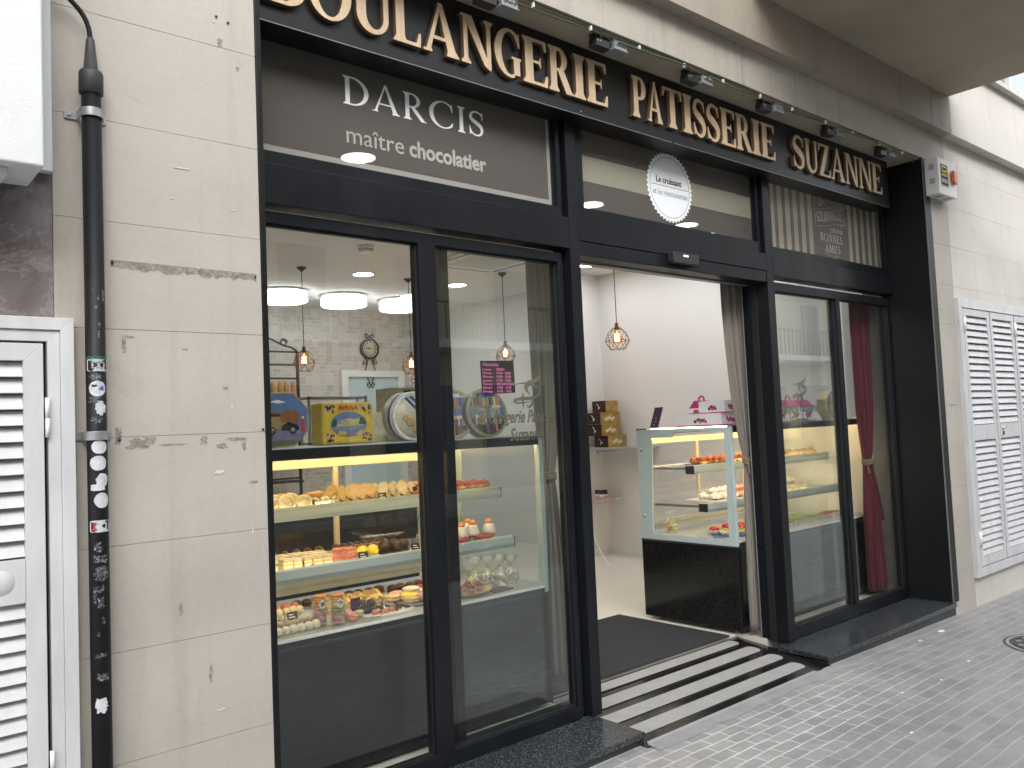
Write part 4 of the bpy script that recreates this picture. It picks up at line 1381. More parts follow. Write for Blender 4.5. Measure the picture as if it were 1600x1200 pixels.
sticker([('sticker paper', .25, 2.5, .24, .036, 'rect', .0006, 1, .02), ('green ink', .25, 2.5, .262, .009, 'rect', .0012, 2, .12)])
for s, z, w, sz in (('CERRAJERIA 24 H', .2435, .05, .0105), ('671 94 02 14', .2285, .044, .0115)):
    me = text_mesh(s, sz, w, extrude=.0002)
    for v in me.vertices:
        a = A0 + .25 + (v.co.x - w / 2) / PR
        v.co = (PX + (PR + .002) * sin(a), PY - (PR + .002) * cos(a), z + v.co.y)
    for v in me.vertices:
        v.co -= ORG[dp]
    me.materials.clear()
    me.materials.append(M_['black ink'])
    o = bpy.data.objects.new('sticker_text', me)
    COL.objects.link(o)
    o.parent = dp
sticker([('sticker paper', .1, 1.75, .171, .046, 'ell', .0006, 3, .02), ('blue ink', .5, .5, .172, .012, 'ell', .0012, 4, .4), ('black ink', -.25, .5, .179, .006, 'rect', .0012, 5, .3)])
sticker([('sticker paper', .4, 1.1, .114, .04, 'ell', .0006, 6, .22), ('worn sticker', -.1, 1.3, .14, .018, 'rect', .0005, 7, .3)])
sticker([('sticker paper', .2, 1.65, .0, .04, 'ell', .0006, 8, .03), ('worn sticker', .0, 1.2, .021, .007, 'rect', .0009, 9, .2)])
sticker([('sticker paper', .05, 1.7, -.047, .043, 'ell', .0006, 10, .03)])
sticker([('sticker paper', .45, 1.3, -.097, .04, 'ell', .0006, 11, .1), ('sticker paper', -.05, 1.4, -.118, .018, 'rect', .0009, 12, .08)])
sticker([('sticker paper', .35, 1.55, -.155, .044, 'ell', .0006, 13, .04)])
sticker([('sticker paper', .2, 2.3, -.23, .034, 'rect', .0006, 14, .03), ('red ink', -.3, .6, -.232, .022, 'ell', .0012, 15, .5), ('sticker paper', -.1, .5, -.231, .016, 'ell', .0016, 19, .4)])
sticker([('worn sticker', .2, 1.5, -.365, .046, 'ell', .0006, 16, .12)])
for i, (a, w, z, h) in enumerate([(-.1, .8, -.29, .03), (.1, 1.3, -.325, .02), (0, 1.2, -.41, .02), (.1, .6, -.45, .03), (-.5, .3, -.43, .05), (.3, .3, -.5, .02), (0, 1.1, -.6, .012), (.2, 1.0, -.66, .022), (-.2, .3, -.54, .015),
                                  (.1, .3, .41, .01), (.3, .25, .44, .014), (-.3, .4, .465, .006), (.4, .3, .36, .012), (.3, .2, .33, .02), (0, 1.3, .205, .018), (.9, .3, .445, .03), (0, 1.2, .08, .02)]):
    sticker([('worn sticker', a, w, z, h, 'rect' if i % 2 else 'ell', .0005, 40 + i, .35)])
sticker([('sticker paper', .0, 1.1, -.74, .04, 'rect', .0006, 18, .25)])
for z in (1.0, .033, -.955):
    br = MB().m('galvanised')
    arc = []
    for i in range(15):
        a = -pi / 2 + pi * i / 14
        arc.append((PX + (PR + .0055) * sin(a), PY - (PR + .0055) * cos(a)))
    inner = [(PX + (PR + .002) * sin(-pi / 2 + pi * i / 14), PY - (PR + .002) * cos(-pi / 2 + pi * i / 14)) for i in range(15)]
    br.prism(arc + inner[::-1], z - .013, z + .013, 'z')
    br.box(PX - .066, -.306, z - .012, PX - PR - .002, -.3005, z + .012).box(PX + PR + .002, -.306, z - .012, PX + .05, -.3005, z + .012)
    br.box(PX - PR - .0055, -.345, z - .013, PX - PR - .002, -.306, z + .013).box(PX + PR + .002, -.345, z - .013, PX + PR + .0055, -.306, z + .013)
    bo = br.build('pipe_clamp', None, dp, bev=.001)
    for x in (PX - .052, PX + .042):
        MB().lathe([(0, .004), (.004, .0035), (.005, 0)], (x, -.306, z), 10, 'y').build('screw', 'steel', bo)

# six spotlights and their junction boxes under the beam
XS = [2.31, 3.05, 3.78, 4.52, 5.29, 6.05]
def spot_proto():
    t = thing('sign_spotlight', 'small black spotlight with its grey junction box under the beam', 'spotlight', (0, 0, 0), 0, 'spotlights under the beam above the sign')
    z = 0.0
    bx = MB().m('grey plastic').box(.075, -.045, -.06, .185, .045, 0).box(.07, -.05, -.068, .19, .05, -.06)
    b = bx.build('junction_box', None, t, bev=.002)
    k = MB().m('grey plastic')
    for x in (.1, .13, .16):
        k.lathe([(.014, .004), (.014, 0)], (x, -.045, -.03), 14, 'y')
    for y in (-.02, .02):
        k.lathe([(.014, -.004), (.014, 0)], (.075, y, -.03), 14, 'x')
    k.build('knockout', None, b)
    MB().m('wrought iron').box(-.075, -.012, -.008, .06, .012, 0).box(-.075, -.012, -.05, -.068, .012, -.008).box(.05, -.012, -.05, .057, .012, -.008).build('bracket', None, t)
    lm = MB().m('dark plastic').box(-.066, -.035, -.078, .048, .03, -.032)
    for i in range(6):
        lm.box(-.06 + i * .018, -.03, -.032, -.055 + i * .018, .026, -.02)
    l_ = lm.build('lamp_housing', None, t, bev=.003)
    MB().m('steel').box(-.06, .03, -.074, .042, .0315, -.037).build('lens', None, l_)
    s = MB().m('galvanised').lathe([(0, -.006), (.005, -.004), (.005, 0)], (-.03, -.036, -.045), 8, 'y').lathe([(0, .004), (.006, .003), (.006, 0)], (-.055, -.035, -.05), 8, 'y')
    s.build('bolt', None, l_)
    return t


sp0 = spot_proto()
sp0.scale = (.86, .86, .86)
names = ['leftmost, above the letter L of the sign', 'above the end of BOULANGERIE on the sign', 'above the T of PATISSERIE on the sign', 'above the end of PATISSERIE on the sign', 'above the S of SUZANNE on the sign', 'rightmost, above the end of SUZANNE']
for i, x in enumerate(XS):
    lab = 'black spotlight and grey junction box ' + names[i]
    if i == 0:
        sp0.location = (x, -.235, 1.955)
        sp0['label'] = lab
    else:
        copy_thing(sp0, (x, -.235, 1.955), label=lab)
cbm = MB().m('cable green')
pts = []
x = 1.5
while x < 6.5:
    near = min(abs(x - (q + .02)) for q in XS)
    pts.append((x, -.284 + .01 * sin(3 * x) + (.03 if near < .07 else 0), 1.945 - .012 * abs(sin(4.3 * x)) - (.012 if near < .07 else 0)))
    x += .05
pts.append((6.56, -.25, 1.93))
cbm.tube(pts, .0045, 6)
c_ = thing('lighting_cable', 'thin green cable clipped along the beam from spotlight to spotlight', 'cable', (4, -.28, 1.94))
cbm.build('cable', None, c_)
cl = MB().m('white plastic')
for q in XS:
    for dx in (-.12, .24):
        cl.box(q + dx - .004, -.294, 1.933, q + dx + .004, -.28, 1.955)
cl.build('cable_clip', None, c_)

# alarm box
al = thing('alarm_box', 'white alarm siren box with an orange beacon high on the right wall', 'alarm', (6.8, -.3, 1.65))
ax0, ax1, az0, az1, ay = 6.628, 6.96, 1.662, 1.945, -.405
ab = MB().m('white plastic').box(ax0, ay, az0, ax1, -.3005, az1)
abo = ab.build('casing', None, al, bev=.006)
gr = MB().m('grey plastic')
for z in (1.86, 1.75):
    for i in range(5):
        gr.box(ax0 - .0012, -.375, z - .004 + i * .009, ax0 - .0002, -.335, z + .0015 + i * .009)
for x in (6.69, 6.83):
    for i in range(5):
        gr.box(x, -.385 + i * .012, az0 - .0012, x + .08, -.379 + i * .012, az0 - .0002)
gr.build('vent', None, abo)
lb = MB().m('black ink').box(6.668, ay - .0015, 1.725, 6.797, ay - .0005, 1.9)
lb.m('alarm yellow').prism(rrect(6.678, 1.84, 6.787, 1.89, .022), ay - .0028, ay - .0017, 'y').box(6.668, ay - .0022, 1.808, 6.797, ay - .0016, 1.812).box(6.69, ay - .0022, 1.815, 6.775, ay - .0016, 1.828).box(6.668, ay - .0022, 1.725, 6.797, ay - .0016, 1.735)
lbo = lb.build('label_plate', None, al)
place_flat(text_mesh('STANLEY', .032, .09, bold=.0006), 'lettering', 'black ink', lbo, 6.688, ay - .003, 1.854)
place_flat(text_mesh('902 10 20 30', .04, .105, bold=.0008), 'lettering', 'white paint', lbo, 6.68, ay - .0025, 1.757)
bc = MB().m('orange lens').prism(rrect(6.845, 1.76, 6.925, 1.875, .03, 6), ay - .028, ay - .0004, 'y')
bc.build('beacon', None, al, bev=.012, seg=3)

# manhole cover in the pavement
mh = thing('manhole_cover', 'round cast iron manhole cover in the grey pavement', 'manhole cover', (6.12, -1.15, gz(6.1)))
pm('cast iron', (.12, .115, .11), .55, .4, var=.2, scale=40)
mm = MB().m('cast iron')
def ring_(r0, r1, h, tilt=True):
    k = 48
    vs = []
    for r in (r0, r1):
        for i in range(k):
            a = 2 * pi * i / k
            x, y = 6.12 + r * cos(a), -1.15 + r * sin(a)
            vs.append((x, y, gz(x) + h))
    if r0 < .001:
        mm.add(vs[k:], [list(range(k))])
    else:
        mm.add(vs, [(i, (i + 1) % k, k + (i + 1) % k, k + i) for i in range(k)])
ring_(0, .3, .002)
mm.m('grip strip')
ring_(.3, .318, .0035)
mm.m('cast iron')
ring_(.318, .335, .003)
ring_(.2, .215, .006)
ring_(.27, .28, .006)
for i in range(14):
    a = 2 * pi * i / 14
    x, y = 6.12 + .245 * cos(a), -1.15 + .245 * sin(a)
    mm.m('grip strip').add([(x - .015, y - .015, gz(x) + .005), (x + .015, y - .015, gz(x) + .005), (x + .015, y + .015, gz(x) + .005), (x - .015, y + .015, gz(x) + .005)], [(0, 1, 2, 3)])
mm.build('cover', None, mh)

# scraps of litter on the pavement
pm('litter paper', (.75, .74, .72), .8)
for i, (x, y, w) in enumerate([(6.02, -.44, .05), (5.67, -.45, .03), (5.36, -.87, .025), (4.87, -.91, .02), (3.98, -1.14, .02), (4.5, -.86, .025)]):
    r = random.Random(i)
    b = MB()
    p = [(x + w * cos(2 * pi * k / 7) * (.5 + r.random()) * .6, y + w * .4 * sin(2 * pi * k / 7) * (.5 + r.random())) for k in range(7)]
    b.prism(p, gz(x) + .002, gz(x) + .006, 'z')
    tag(b.build('litter', 'litter paper'), 'tiny white scrap of litter lying on the pavement', 'litter', 'scraps of litter on the pavement', 'thing')

# ================================================================ inside the shop
# ---------------------------------------------------------------- refrigerated display counters
TOPZ, DECK, S1, S2 = -.04, -.83, -.33, -.594
pm('counter black', (.007, .0085, .0095), .3, var=.08, scale=4)
pm('shelf metal', (.36, .44, .47), .3, .0, var=.04)


def counter(x0, x1, yf, yb, label, base_mat, ends):
    t = thing('display_counter', label, 'display counter', ((x0 + x1) / 2, (yf + yb) / 2, ZF))
    b = MB().m(base_mat).box(x0, yf, ZF + .025, x1, yb, DECK - .03).m('dark plastic').box(x0 - .004, yf - .006, DECK - .045, x1 + .004, yb, DECK - .03)
    bo = b.build('base', None, t, bev=.004)
    ft = MB().m('galvanised')
    for x in (x0 + .08, x1 - .08):
        for y in (yf + .1, yb - .1):
            ft.lathe([(.022, ZF), (.022, ZF + .008), (.01, ZF + .012), (.01, ZF + .026)], (x, y, 0), 10)
    ft.build('foot', None, bo)
    MB().m('satin steel').box(x0 + .01, yf + .012, DECK - .03, x1 - .01, yb - .02, DECK).m('counter black').box(x0 + .01, yf + .002, DECK - .03, x1 - .01, yf + .012, DECK - .008).m('white paint').box(x0 + .01, yf + .003, DECK - .0079, x1 - .01, yf + .0125, DECK + .004).build('deck', None, t)
    tp = MB().m('counter black').box(x0, yf, TOPZ - .05, x1, yf + .03, TOPZ - .005).box(x0, yb - .1, TOPZ - .05, x1, yb, TOPZ - .005)
    tp.m('satin steel').box(x0, yf, TOPZ - .005, x1, yb, TOPZ)
    tp.build('top', None, t, bev=.0015)
    MB().box(x0 + .03, yf + .035, TOPZ - .03, x1 - .03, yf + .06, TOPZ - .007).build('light_tube', 'warm tube', t)
    MB().box(x0 + .03, yb - .14, TOPZ - .03, x1 - .03, yb - .115, TOPZ - .007).build('light_tube', 'warm tube', t)
    MB().box(x0 + .012, yf + .004, DECK + .004, x1 - .012, yf + .009, TOPZ - .05).build('front_pane', 'case pane', t)
    for nm, z, y in (('upper', S1, yf + .35), ('lower', S2, yf + .25)):
        sh = MB().m('case pane').box(x0 + .02, y + .004, z - .008, x1 - .02, yb - .1, z)
        sh.m('shelf metal').prism([(y, z + .014), (y - .01, z + .006), (y - .016, z - .03), (y - .01, z - .05), (y + .012, z - .05), (y + .006, z - .01), (y + .004, z + .014)], x0 + .02, x1 - .02, 'x')
        sh.m('dark plastic').box(x0 + .014, y - .014, z - .048, x0 + .02, y + .06, z + .008).box(x1 - .02, y - .014, z - .048, x1 - .014, y + .06, z + .008)
        sh.m('steel').box(x0 + .014, y + .06, z - .018, x0 + .02, yb - .1, z - .004).box(x1 - .02, y + .06, z - .018, x1 - .014, yb - .1, z - .004)
        so = sh.build('shelf', None, t)
        MB().box(x0 + .05, y + .013, z - .04, x1 - .05, y + .024, z - .03).build('shelf_light', 'shelf tube', so)
    # back: cream sliding door frames
    k = MB().m('cream frame')
    y0, y1 = yb - .075, yb - .055
    k.box(x0 + .02, y0, TOPZ - .12, x1 - .02, y1, TOPZ - .075).m('satin steel').box(x0 + .02, y0, DECK + .03, x1 - .02, y1, DECK + .06).box(x0 + .02, y0 - .01, DECK + .065, x1 - .02, y1, DECK + .1)
    nseg = 3 if x1 - x0 > 1.5 else 2
    for i in range(nseg + 1):
        x = x0 + .03 + (x1 - x0 - .06) * i / nseg
        k.m('cream frame').box(x - .014, y0, DECK + .1, x + .014, y1, TOPZ - .12)
    ko = k.build('back_frame', None, t, bev=.0015)
    MB().box(x0 + .02, yb - .066, DECK + .1, x1 - .02, yb - .062, TOPZ - .12).build('back_pane', 'case pane', ko)
    for xe, sgn in ends:
        y_a, y_b = yf + .002, yb - .002
        outer = rrect(y_a, DECK - .03, y_b, TOPZ - .012, .02)
        inner = [(y_a + .05, DECK + .035), (y_a + .05, TOPZ - .045)]
        inner = [(yf + .062, DECK + .012), (yf + .055, TOPZ - .05), (yf + .09, TOPZ - .035), (yf + .48, TOPZ - .035), (yf + .5, TOPZ - .075), (yb - .135, TOPZ - .075), (yb - .15, TOPZ - .095), (yb - .115, DECK + .035), (yb - .14, DECK + .012)]
        me = curve_mesh([outer, inner], .003)
        o0 = ORG[t]
        for v in me.vertices:
            a, b_, c = v.co
            v.co = (xe + c - o0.x, a - o0.y, b_ - o0.z)
        me.materials.append(M_['frosted edge'])
        eo = bpy.data.objects.new('end_panel', me)
        COL.objects.link(eo)
        eo.parent = t
        ORG[eo] = o0
        MB().box(xe - .0005, yf + .04, DECK, xe + .0005, yb - .08, TOPZ - .04).build('pane', 'case pane', eo)
        bt = MB().m('steel')
        for z in (-.2, -.69):
            bt.lathe([(.014, sgn * .006), (.014, 0)], (xe, yb - .045, z), 14, 'x')
        bt.build('hinge_bolt', None, eo)
        MB().box(xe - .006 if sgn < 0 else xe - .02, yf - .002, DECK - .03, xe + .02 if sgn < 0 else xe + .006, yf + .014, TOPZ - .01).build('corner_post', 'frosted edge', t, bev=.002)
    return t


CL = counter(.6, 2.97, .25, 1.1, 'long black based pastry counter behind the left window', 'counter black', [(2.966, 1)])
CR = counter(4.77, 6.66, .32, 1.16, 'black granite based pastry counter right of the doorway with a frosted end frame', 'black granite', [(4.772, -1)])

# ---------------------------------------------------------------- pastry
for n_, c_ in dict(cream=(.78, .7, .52), butter=(.72, .5, .2), crust=(.5, .27, .09), brown=(.19, .085, .035), choc=(.045, .022, .014), cocoa=(.1, .05, .03),
                   salmon=(.75, .24, .16), pink=(.72, .33, .36), rose=(.75, .45, .42), lemon=(.85, .66, .06), pistachio=(.45, .52, .22), mint=(.5, .62, .45), taupe=(.42, .31, .22), ivory=(.82, .77, .64),
                   orange=(.78, .33, .09), berry=(.5, .035, .04), plum=(.08, .02, .06), white=(.85, .83, .8), kiwi=(.32, .5, .08), purple=(.1, .03, .16), bluepaper=(.05, .13, .42), grey=(.4, .39, .36)).items():
    pm('pastry ' + n_, c_, .5, var=.14, scale=45, bmp=.2, bscale=160, sss=.0)


PASTRY = []


def pastry(name, label, group, fn, spots, cat=None):
    """fn builds parts on an Empty at the origin; spots: (x, y, z, rz, scale)"""
    t = None
    for (x, y, z, rz, sc_) in spots:
        if t is None:
            t = thing(name, label, cat or name.replace('_', ' '), (0, 0, 0), 0, group)
            fn(t)
            t.location = (x, y, z)
            t.rotation_euler = (0, 0, rz)
            t.scale = (sc_,) * 3
            r = t
        else:
            r = copy_thing(t, (x, y, z), rz, scale=sc_)
    return t


def row(n, x0, y0, x1, y1, z, rz=0, jit=.004, sc=1.0, seed=1, rj=.2):
    r = random.Random(seed)
    return [(x0 + (x1 - x0) * (i / max(1, n - 1)) + jit * (r.random() - .5) * 2, y0 + (y1 - y0) * (i / max(1, n - 1)) + jit * (r.random() - .5) * 2, z, rz + rj * (r.random() - .5), sc * (1 + .12 * (r.random() - .5))) for i in range(n)]


def macaron(colr, standing=False, R=.022):
    def fn(t):
        ax = 'x' if standing else 'z'
        c = (0, 0, R) if standing else (0, 0, .0)
        for s in (0, 1):
            b = MB().m('pastry ' + colr)
            o = .003
            if standing:
                p = [(R * .97, o), (R, o + .003), (R * .93, o + .008), (R * .6, o + .0125), (0, o + .014)]
                b.lathe([(r, h if s else -h) for r, h in p], c, 18, 'x', wob=.01)
            else:
                p = [(R * .97, .0), (R, .003), (R * .93, .008), (R * .6, .0125), (0, .014)]
                b.lathe([(r, .0195 + h) if s else (r, .014 - h) for r, h in p], c, 18, 'z', wob=.01)
            b.build('shell', None, t, local=True)
        f = MB().m('pastry ivory')
        if standing:
            f.lathe([(R * .9, -.003), (R * .9, .003)], c, 16, 'x')
        else:
            f.lathe([(R * .9, .014), (R * .9, .0195)], c, 16)
        f.build('filling', None, t, local=True)
    return fn


def shell_pastry(colr):
    def fn(t):
        b = MB().m('pastry ' + colr)
        # two ribbed fans open like a clam
        for tilt, zz in ((.3, .004), (1.1, .012)):
            k = 10
            vs = [(0, -.02, zz)]
            for ring in (0.5, 1.0):
                for i in range(k + 1):
                    u = 2 * i / k - 1
                    a = .8 * u
                    rr = .07 * ring * (1 + .04 * (i % 2) - .28 * abs(u) ** 1.6)
                    bow = .010 * (1 - (2 * i / k - 1) ** 2)
                    x, y = rr * sin(a), rr * cos(a)
                    vs.append((x, y * cos(tilt) - .02, zz + y * sin(tilt) + bow * ring + .004 * (i % 2)))
            fs = [(0, 1 + i, 2 + i) for i in range(k)] + [(1 + i, 1 + k + 1 + i, 1 + k + 2 + i, 2 + i) for i in range(k)]
            nv = len(vs)
            vs2 = [(x, y + .002, z - .005) for x, y, z in vs]
            b.add(vs, fs, True)
            b.add(vs2, [f[::-1] for f in fs], True)
        b.build('crust', None, t, local=True)
        MB().m('pastry brown').ball((0, .0, .014), .017, .7, 10, 6).build('filling', None, t, local=True)
    return fn


def tart(case, filling, top, nt=5, R=.034, tr=.011, extra=None):
    def fn(t):
        c = MB().m('pastry ' + case).lathe([(R * .78, 0), (R, .02), (R * 1.02, .022), (R * .93, .021), (R * .9, .017)], n=20, wob=.02)
        c.build('case', None, t, local=True)
        MB().m('pastry ' + filling).lathe([(R * .9, .017), (R * .7, .023), (0, .026)], n=16).build('filling', None, t, local=True)
        r = random.Random(nt + len(top))
        f = MB()
        for i in range(nt):
            a = 2 * pi * i / nt + .3
            f.m('pastry ' + (top if i % 3 or not extra else extra))
            f.ball((R * .52 * cos(a), R * .52 * sin(a), .027 + .003 * r.random()), tr * (.85 + .3 * r.random()), 1, 9, 6)
        f.m('pastry ' + (extra or top)).ball((0, 0, .034), tr, 1, 9, 6)
        f.build('topping', None, t, local=True)
    return fn


def eclair(top):
    def fn(t):
        b = MB().m('pastry crust')
        k = 9
        b.tube([(-.05 + .1 * i / k, 0, .016) for i in range(k + 1)], [.016 * (math.sqrt(max(.02, 1 - (2 * i / k - 1) ** 4))) for i in range(k + 1)], 12)
        b.build('choux', None, t, local=True)
        c = MB().m('pastry ' + top)
        c.tube([(-.045 + .09 * i / k, 0, .0215) for i in range(k + 1)], [.0135 * (math.sqrt(max(.02, 1 - (2 * i / k - 1) ** 4))) for i in range(k + 1)], 12)
        c.build('icing', None, t, local=True)
    return fn


def slice_(a, b_, top):
    def fn(t):
        m = MB()
        for i in range(5):
            m.m('pastry ' + (a if i % 2 == 0 else b_)).box(-.022 + .001 * (i % 2), -.045, i * .008, .022 - .001 * (i % 2), .045, i * .008 + .008)
        m.build('layers', None, t, local=True, bev=.001)
        MB().m('pastry ' + top).box(-.022, -.045, .0402, .022, .045, .044).m('pastry brown').box(-.015, -.04, .0442, -.011, .04, .0448).box(.0, -.04, .0442, .004, .04, .0448).build('icing', None, t, local=True)
    return fn


def dome(base, top, R=.03, h=1.1, cup=None):
    def fn(t):
        if cup:
            MB().m('pastry ' + cup).lathe([(R * .75, 0), (R * 1.0, .02), (R * .95, .02)], n=18, wob=.03).build('case', None, t, local=True)
        else:
            MB().m('pastry ' + base).lathe([(R * 1.05, 0), (R * 1.08, .006), (R * .9, .008)], n=18).build('biscuit', None, t, local=True)
        MB().m('pastry ' + top).ball((0, 0, .006 + R * .75 * h), R, h * .95, 14, 8, wob=.02).build('dome', None, t, local=True)
    return fn


def heart(colr):
    def fn(t):
        p = []
        for i in range(24):
            a = 2 * pi * i / 24
            p.append((.0024 * 16 * sin(a) ** 3, .0024 * (13 * cos(a) - 5 * cos(2 * a) - 2 * cos(3 * a) - cos(4 * a))))
        MB().m('pastry rose').prism([(x * 1.03, y * 1.03) for x, y in p], 0, .012, 'z').build('biscuit', None, t, local=True, bev=.003)
        MB().m('pastry ' + colr).prism(p, .0121, .026, 'z').build('glaze', None, t, local=True, bev=.006, seg=3)
    return fn


def religieuse(t):
    MB().m('pastry orange').ball((0, 0, .022), .03, .75, 14, 8, wob=.03).build('choux', None, t, local=True)
    c = MB().m('pastry white').lathe([(.031, .024), (.033, .034), (.028, .05), (.026, .062), (.018, .07)], n=18, wob=.1)
    c.build('cream', None, t, local=True)
    MB().m('pastry orange').ball((0, 0, .078), .019, .8, 12, 7, wob=.03).build('choux', None, t, local=True)


def brioche(colr, L=.07):
    def fn(t):
        b = MB().m('pastry ' + colr)
        k = 12
        b.tube([(-L + 2 * L * i / k, .006 * sin(i), .025 + .004 * sin(2.2 * i)) for i in range(k + 1)], [.028 * (.35 + .65 * math.sqrt(max(0, 1 - (2 * i / k - 1) ** 2))) * (1 + .08 * (i % 2)) for i in range(k + 1)], 12)
        b.build('crust', None, t, local=True)
        MB().m('pastry butter').ball((0, -.004, .043), .03, .35, 10, 5, 1.5, .6).build('glaze', None, t, local=True)
    return fn


def puff(a, b_, R=.035, n=7, seed=3):
    def fn(t):
        r = random.Random(seed)
        m = MB().m('pastry ' + a)
        for i in range(n):
            an = 2 * pi * i / n
            m.ball((R * .6 * cos(an), R * .6 * sin(an), R * .45 + R * .2 * r.random()), R * .5, .9, 9, 6, wob=.06)
        m.build('rim', None, t, local=True)
        MB().m('pastry ' + b_).ball((0, 0, R * .75), R * .6, .9, 10, 6, wob=.05).build('heart', None, t, local=True)
    return fn


# upper shelf of the left counter
z = S1 + .001
pastry('coconut_roll', 'pale coconut dusted roll at the left end of the left counter\'s upper shelf', 'coconut rolls on the upper shelf', brioche('cream', .05), row(5, 1.46, .67, 1.8, .66, z, 1.3, sc=1.1, seed=2) + row(5, 1.48, .79, 1.8, .79, z + .002, 1.2, sc=1.1, seed=3))
pastry('cream_cup', 'small glass cup of cream beside the coconut rolls', 'cream cups beside the coconut rolls', tart('white', 'cream', 'ivory', 4, .028), row(3, 1.86, .66, 1.98, .68, z, 0, seed=4))
pastry('braided_loaf', 'golden braided loaf at the back of the left counter\'s upper shelf', 'braided loaves at the back of the upper shelf', brioche('crust', .09), row(3, 1.6, .93, 2.0, .94, z, .2, seed=5) + row(4, 2.2, .93, 2.8, .94, z, .1, seed=6))
pastry('shell_pastry', 'yellow shell shaped pastry standing open on the upper shelf', 'yellow shell pastries', shell_pastry('butter'), row(4, 2.0, .66, 2.18, .68, z, .4, sc=1.0, seed=7, rj=.7) + row(4, 2.0, .74, 2.2, .76, z, .3, sc=1.0, seed=8, rj=.7))
pastry('shell_pastry', 'pale cream shell pastry with a dark filling on the upper shelf', 'pale shell pastries', shell_pastry('cream'), row(4, 2.25, .68, 2.43, .69, z, .3, sc=.92, seed=9, rj=.6) + row(4, 2.26, .76, 2.43, .77, z, .3, sc=.95, seed=91, rj=.6))
pastry('daisy_tart', 'salmon coloured tart with black and orange topping by the window mullion', 'salmon tarts on the upper shelf', tart('salmon', 'cream', 'orange', 6, .04, .013, 'plum'), row(3, 2.47, .69, 2.62, .68, z, 0, sc=1.25, seed=10) + row(2, 2.5, .79, 2.6, .79, z, 0, sc=1.2, seed=11))
pastry('berry_tart', 'small red berry tart behind the parked glass door', 'red berry tarts on the left upper shelf', tart('crust', 'cream', 'berry', 6, .032, .011), row(5, 2.69, .69, 2.92, .69, z, 0, sc=1.15, seed=12) + row(5, 2.69, .78, 2.92, .79, z, 0, sc=1.15, seed=121))
# lower shelf of the left counter
z = S2 + .001
pastry('stacked_macaron', 'pale green macaron in a leaning stack at the left window edge', 'green macarons stacked on the lower shelf', macaron('mint'), [(1.545, .55, z + i * .034, .2 * i, 1.0) for i in range(3)] + [(1.60, .57, z + i * .034, .3 * i, 1.0) for i in range(2)] + [(1.55, .62, z + .034 * i, 0, 1) for i in range(4)], cat='macaron')
pastry('layered_slice', 'cream layered slice with brown feathered icing on the lower shelf', 'layered slices on the lower shelf', slice_('butter', 'ivory', 'cream'), row(5, 1.66, .6, 1.85, .58, z, .1, .001, seed=13, rj=.06) + row(5, 1.7, .71, 1.89, .7, z, .1, .001, seed=14, rj=.06))
pastry('heart_cake', 'glossy salmon heart shaped cake on a pink biscuit', 'salmon heart cakes on the lower shelf', heart('salmon'), [(1.925, .6, z, .3, 1), (1.985, .57, z, -.2, 1), (1.95, .67, z, .5, 1), (2.02, .66, z, .1, 1), (1.955, .625, z + .027, .9, 1), (2.0, .61, z + .027, -.5, 1)])
pastry('lemon_cake', 'bright yellow ridged lemon dome between the hearts and the eclairs', 'yellow lemon domes', dome('mint', 'lemon', .024, .9), [(2.06, .58, z, 0, 1.15), (2.12, .58, z, 0, 1.15), (2.095, .64, z, 0, 1.15), (2.15, .635, z, 0, 1.15)])
pastry('chocolate_eclair', 'brown iced eclair lying in a tight row on the lower shelf', 'chocolate eclairs on the lower shelf', eclair('cocoa'), row(8, 2.08, .75, 2.36, .75, z, 1.3, .001, sc=1.15, seed=15, rj=.05) + row(8, 2.08, .87, 2.36, .87, z, 1.3, .001, sc=1.15, seed=151, rj=.05) + row(7, 1.62, .87, 1.98, .87, z, 1.3, .001, sc=1.15, seed=152, rj=.05))
pastry('chocolate_dome', 'dark glossy chocolate dome with a gold crumb', 'dark chocolate domes', dome('choc', 'choc', .026, 1.0), [(2.2, .6, z, 0, 1.15), (2.265, .59, z, 0, 1.15), (2.32, .62, z, 0, 1.2), (2.23, .66, z, 0, 1.15), (2.3, .68, z, 0, 1.15)])
pastry('choux_bun', 'choux bun tower coated in white cream with an orange cap', 'white choux towers', religieuse, [(2.655, .57, z, 0, 1.2), (2.745, .59, z, 0, 1.2), (2.86, .59, z, 0, 1.15), (2.7, .7, z, 0, 1.15), (2.8, .71, z, 0, 1.15)])
pastry('red_sweet', 'small red sweet in front of the white choux towers', 'red sweets before the choux towers', dome('white', 'berry', .017, .8), [(2.6, .51, z, 0, 1.2), (2.64, .515, z, 0, 1.2), (2.7, .525, z, 0, 1.3), (2.75, .525, z, 0, 1.2), (2.8, .535, z, 0, 1.1)])
for nm, x0, x1, y0, y1, zz, lab in (('cake_tray', 1.96, 2.46, .63, .83, S1, 'gold cardboard tray under the shell pastries'), ('cake_tray', 2.44, 2.66, .64, .84, S1, 'gold cardboard tray under the salmon tarts'), ('cake_tray', 2.66, 2.95, .64, .84, S1, 'gold cardboard tray under the red berry tarts of the left counter'),
                                    ('cake_tray', 1.89, 2.045, .52, .73, S2, 'gold cardboard tray under the salmon hearts'), ('cake_tray', 2.05, 2.38, .54, .94, S2, 'gold cardboard tray under the lemon domes and eclairs'), ('cake_tray', 2.57, 2.92, .52, .76, S2, 'gold cardboard tray under the white choux towers')):
    t = thing(nm, lab, 'tray', ((x0 + x1) / 2, (y0 + y1) / 2, zz), 0, 'gold trays in the left counter')
    MB().m('gold metal').prism(rrect(x0, y0, x1, y1, .012), zz + .0004, zz + .0009, 'z').build('card', None, t)
pm('tag card', (.02, .02, .022), .6)
